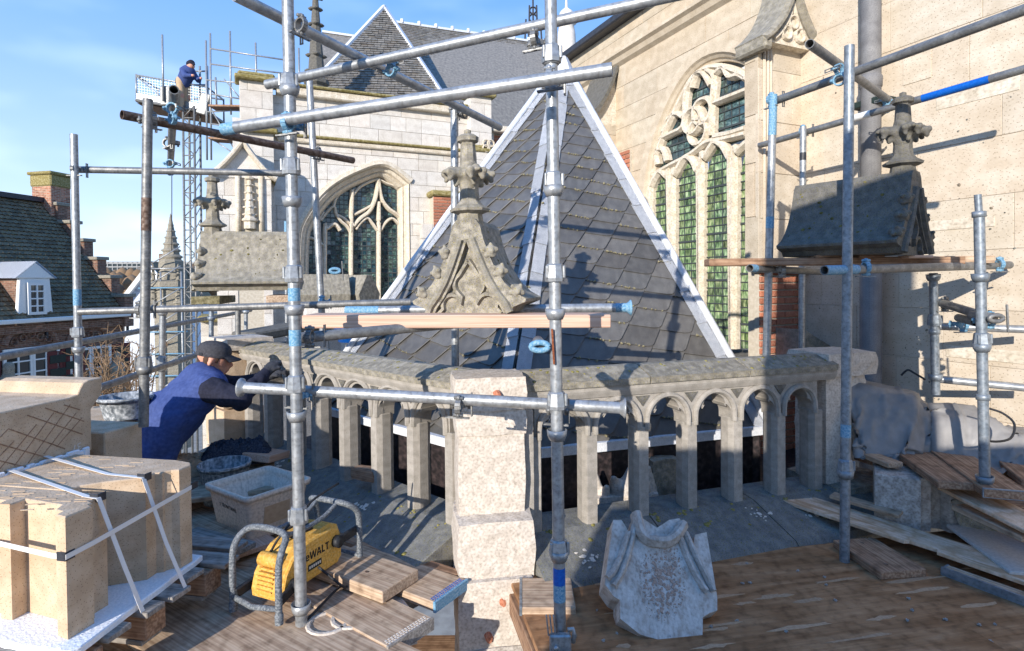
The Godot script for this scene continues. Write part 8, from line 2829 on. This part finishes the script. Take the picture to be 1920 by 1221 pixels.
		s.moulding(arc(Vector2(wc.x, wc.y + 1.0), 0.95, 15, 165, 12), rib(0.25, 0.14, -0.1), t)
		part(h, "blind_arch", s.done(), M.dark_brick)
		for m in 5:
			s = Shape.new()
			s.moulding(arc(Vector2(wc.x + (m - 2) * 0.3, wc.y + 1.35 + 0.1 * (2 - absi(m - 2))), 0.12, 0, 345, 8), rib(0.07, 0.1, -0.1), t, true)
			part(h, "arch_relief", s.done(), M.dark_brick)
		for k in [-1.0, 1.0]:
			s = Shape.new()
			s.box(t * Transform3D(Basis(), Vector3(wc.x + k * 1.75, wc.y + 2.2, 0.06)), Vector3(0.07, 1.3, 0.08))
			part(h, "wall_anchor", s.done(), M.dark_pipe)
	# statues standing on brackets
	for q in [["robed grey stone statue on the brick house at the left edge", 14, 725, 1.0], ["grey stone statue beside the right window of the brick house", 218, 690, 0.8]]:
		var p := on_plane(q[1], q[2], t * Vector3(0, 0, 0.5), t.basis.z)
		var st := thing("statue", q[0], "statue", Transform3D(Basis(Vector3.UP, 1.2), p), "statues on the brick house")
		part(st, "figure", blob([[Vector3(0, -1.2, 0) * q[3], Vector3(0, 0.0, 0) * q[3], 0.42 * q[3], 0.32 * q[3]], [Vector3(0, 0.0, 0) * q[3], Vector3(0, 0.35, 0.05) * q[3], 0.32 * q[3], 0.18 * q[3]], [Vector3(0, 0.62, 0.08) * q[3], Vector3(0, 0.7, 0.1) * q[3], 0.17 * q[3], 0.15 * q[3]], [Vector3(0.32, 0.1, 0.1) * q[3], Vector3(0.1, -0.2, 0.38) * q[3], 0.12 * q[3], 0.1 * q[3]], [Vector3(-0.32, 0.1, 0.1) * q[3], Vector3(-0.1, -0.25, 0.36) * q[3], 0.12 * q[3], 0.1 * q[3]], [Vector3(0.15, -1.1, 0.3) * q[3], Vector3(0.1, -0.3, 0.3) * q[3], 0.1 * q[3], 0.07 * q[3]]], 0.06, 0.1, 0.03, 5), M.weathered_stone)
func sash(h: Node3D, t: Transform3D, w: float, ht: float, nx: int, ny: int) -> void:
	var s := Shape.new()
	s.box(t, Vector3(w, ht, 0.02))
	var o := part(h, "window", s.done(), M.dark_glass)
	var f := Shape.new()
	for i in nx + 1:
		f.box(t * Transform3D(Basis(), Vector3((float(i) / nx - 0.5) * w, 0, 0.03)), Vector3(0.1 if i in [0, nx] else 0.045, ht + 0.1, 0.06))
	for j in ny + 1:
		f.box(t * Transform3D(Basis(), Vector3(0, (float(j) / ny - 0.5) * ht, 0.032)), Vector3(w, 0.1 if j in [0, ny] else 0.045, 0.055))
	part(o, "frame", f.done(), M.white_paint)

func old_chapel() -> void:
	# a further part of the church, small spire wrapped in tube scaffold
	var d := 22.0
	var o := thing("scaffolded_spirelet", "slim crocketed stone spirelet wrapped in thin scaffold at left", "spire", Transform3D(Basis(), at(324, 640, d)))
	var s := Shape.new()
	s.lathe([Vector2(0.6, -4.0), Vector2(0.6, 2.0), Vector2(0.75, 2.05), Vector2(0.75, 2.25), Vector2(0.5, 2.3), Vector2(0.42, 3.0), Vector2(0.32, 3.1), Vector2(0.02, 4.75), Vector2(0, 4.8)], 8)
	part(o, "shaft", s.done(), M.weathered_stone)
	for k in 6:
		s = Shape.new(true)
		s.lathe([Vector2(0.0, 0.12), Vector2(0.12, 0.05), Vector2(0.14, 0), Vector2(0.06, -0.06)].map(func(p): return p * (1.0 - 0.09 * k) + Vector2(0.26 - 0.045 * k, 0)), 8, Transform3D(Basis(), Vector3(0, 3.15 + 0.24 * k, 0)))
		part(o, "crocket_ring", s.done(), M.weathered_stone)
	for e in 4:
		crocketed_shaft(o, Transform3D(Basis(), Vector3(cos(e * PI / 2 + 0.7) * 0.62, 1.2, sin(e * PI / 2 + 0.7) * 0.62)), 1.7, 0.14, M.weathered_stone)
	for x in [-0.62, 0.0, 0.75]:
		beam(o, "scaffold_upright", Vector3(x, -4, 0.7), Vector3(x, 4.2 if x < 0 else 2.6, 0.7), 0.03, M.steel)
	for y in [-2.0, -1.2, -0.4, 0.4, 1.2, 2.0, 2.7]:
		beam(o, "scaffold_ledger", Vector3(-0.8, y, 0.72), Vector3(0.95, y + 0.02, 0.72), 0.026, M.steel if int(y * 5) % 2 else M.blue_paint)
		beam(o, "scaffold_brace", Vector3(-0.62, y, 0.74), Vector3(0.75, y + 0.8, 0.74), 0.022, M.steel)

func hoist() -> void:
	var d := 17.0
	var o := thing("mast_hoist", "grey mast climbing work platform with mesh sides against the sky", "hoist", Transform3D())
	# lattice mast
	var b := at(360, 690, d); var t0 := at(357, 200, d)
	var ax := [Vector3(-0.15, 0, 0.12), Vector3(0.17, 0, 0.12), Vector3(-0.15, 0, -0.2), Vector3(0.17, 0, -0.2)]
	for q in ax: beam(o, "mast_post", b + q + Vector3(0, -4, 0), t0 + q, 0.03, M.dull_steel)
	var n := 24
	for i in n:
		var p := (b + Vector3(0, -1, 0)).lerp(t0, float(i) / n)
		var q := (b + Vector3(0, -1, 0)).lerp(t0, float(i + 1) / n)
		beam(o, "mast_rung", p + ax[0], p + ax[1], 0.018, M.dull_steel)
		beam(o, "mast_brace", p + ax[0 if i % 2 else 1], q + ax[1 if i % 2 else 0], 0.014, M.dull_steel)
		beam(o, "mast_brace", p + ax[1], q + ax[3], 0.012, M.dull_steel)
	# platform
	var c := [at(256, 188, d), at(388, 210, d), at(388, 210, d) + Vector3(-0.1, 0.0, -1.2), at(256, 188, d) + Vector3(-0.1, 0.0, -1.2)]
	var s := Shape.new()
	s.quad(c[0], c[1], c[2], c[3]); s.quad(c[3] - Vector3(0, 0.08, 0), c[2] - Vector3(0, 0.08, 0), c[1] - Vector3(0, 0.08, 0), c[0] - Vector3(0, 0.08, 0))
	part(o, "floor", s.done(), M.brown_wood)
	for i in 4:
		beam(o, "floor_rail", c[i], c[(i + 1) % 4], 0.05, M.dull_steel)
		beam(o, "hand_rail", c[i] + Vector3(0, 0.72, 0), c[(i + 1) % 4] + Vector3(0, 0.72, 0), 0.025, M.steel)
		beam(o, "corner_post", c[i], c[i] + Vector3(0, 0.75, 0), 0.025, M.steel)
	beam(o, "brace", c[0] + Vector3(0, 0.7, 0), c[0].lerp(c[1], 0.5), 0.02, M.steel)
	s = Shape.new()
	s.bar(c[0] + Vector3(0, 0.1, 0.01), c[1] + Vector3(0, 0.1, 0.01), 0.02, 0.2)
	part(o, "toe_board", s.done(), M.steel)
	# woven mesh infill
	s = Shape.new()
	for i in 26: s.bar(c[0].lerp(c[1], i / 26.0) + Vector3(0, 0.1, 0), c[0].lerp(c[1], i / 26.0) + Vector3(0, 0.72, 0), 0.0045, 0.0045, Vector3.RIGHT)
	for j in 8: s.bar(c[0] + Vector3(0, 0.1 + 0.078 * j, 0), c[1] + Vector3(0, 0.1 + 0.078 * j, 0), 0.0045, 0.0045)
	stuff(part(o, "mesh_infill", s.done(), M.steel))
	# gate frame, motor boxes, end panel
	var gp := at(372, 205, d)
	for x in [-0.1, 0.12]: beam(o, "gate_post", gp + Vector3(x, 0, -0.3), gp + Vector3(x, 1.35, -0.3), 0.03, M.steel)
	for y in [0.4, 0.8, 1.2]: beam(o, "gate_rail", gp + Vector3(-0.3, y, -0.3), gp + Vector3(0.12, y, -0.3), 0.025, M.steel)
	s = Shape.new()
	s.box(Transform3D(Basis(Vector3.BACK, -0.3), at(382, 195, d - 0.3)), Vector3(0.28, 0.6, 0.1), 0.02)
	part(o, "ramp_panel", s.done(), M.dull_steel)
	s = Shape.new()
	s.box(Transform3D(Basis(), at(318, 182, d - 0.3)), Vector3(0.4, 0.55, 0.3), 0.03)
	part(o, "motor_box", s.done(), M.dull_steel)
	s = Shape.new(true)
	s.tube([at(322, 330, 16.5), at(322, 470, 16.5)], 0.012, 5)
	part(o, "hanging_rope", s.done(), M.dark_pipe)

func far_scaffold() -> void:
	var o := thing("far_scaffold", "thin galvanised facade scaffold with timber lifts left of the white wall", "scaffold", Transform3D())
	var d := 16.5
	for q in [[304, 65, 190], [386, 76, 300], [394, 62, 300], [431, 58, 215], [479, 80, 170], [560, 90, 200], [404, 145, 200], [432, 160, 200]]:
		beam(o, "upright", at(q[0], q[1], d), at(q[0] + 2, q[2], d), 0.026, M.steel)
	for q in [[394, 91, 532, 112], [394, 120, 535, 138], [386, 150, 480, 158], [394, 176, 455, 186], [394, 232, 450, 240], [388, 210, 455, 206]]:
		beam(o, "ledger", at(q[0], q[1], d), at(q[2], q[3], d), 0.022, M.steel)
	for q in [[396, 205, 445, 290], [420, 148, 455, 190], [394, 258, 450, 296]]:
		beam(o, "brace", at(q[0], q[1], d), at(q[2], q[3], d), 0.018, M.steel)
	for q in [[398, 202, 458, 203], [398, 262, 458, 266], [478, 160, 534, 164]]:
		for k in 3:
			var s := Shape.new()
			s.bar(at(q[0], q[1], d + 0.5 * k), at(q[2], q[3], d + 0.5 * k), 0.46, 0.05)
			part(o, "deck_plank", s.done(), M.brown_wood)
	# low masonry of the church's far end, pale buttresses and leads behind the rails
	var c := thing("far_chapel_wall", "low pale stone church wall behind the guard rails", "wall", Transform3D())
	var t := frame(CHURCH_U, Vector3.UP, at(430, 620, 11.6))
	ashlar(c, t, rect(-0.5, -3.0, 2.0, 0.2), v2([]), 0.32, 0.6, M.limestone, 0.03)
	var s := Shape.new()
	s.slab(rect(-0.5, -3.0, 2.0, 0.2), t * Transform3D(Basis(), Vector3(0, 0, -0.01)), 0.8)
	part(c, "core", s.done(), M.mortar)
	s = Shape.new()
	s.box(t * Transform3D(Basis(), Vector3(0.75, 0.25, -0.3)), Vector3(2.6, 0.12, 1.0), 0.03)
	part(c, "coping", s.done(), M.mossy_stone)
	# blue builder's bucket on the far leads
	var bk := thing("blue_bucket", "blue plastic bucket half hidden under the central beam", "bucket", Transform3D(Basis(), at(665, 640, 5.6)))
	s = Shape.new(true)
	s.lathe([Vector2(0, 0), Vector2(0.15, 0.0), Vector2(0.2, 0.16), Vector2(0.215, 0.165), Vector2(0.215, 0.15), Vector2(0.19, 0.16), Vector2(0.145, 0.02), Vector2(0, 0.02)], 24)
	part(bk, "shell", s.done(), M.deep_blue_paint)
	s = Shape.new(true)
	var hp := []
	for i in 11: hp.append(Vector3(cos(PI * i / 10.0) * 0.21, 0.16 + 0.02 * sin(PI * i / 10.0), sin(PI * i / 10.0) * 0.2))
	s.tube(hp, 0.004, 6)
	part(bk, "handle", s.done(), M.steel)

func more() -> void:
	scaffold()
	gables_and_boards()
	left_deck()
	right_deck()
	mason()
	town()
	far_worker()
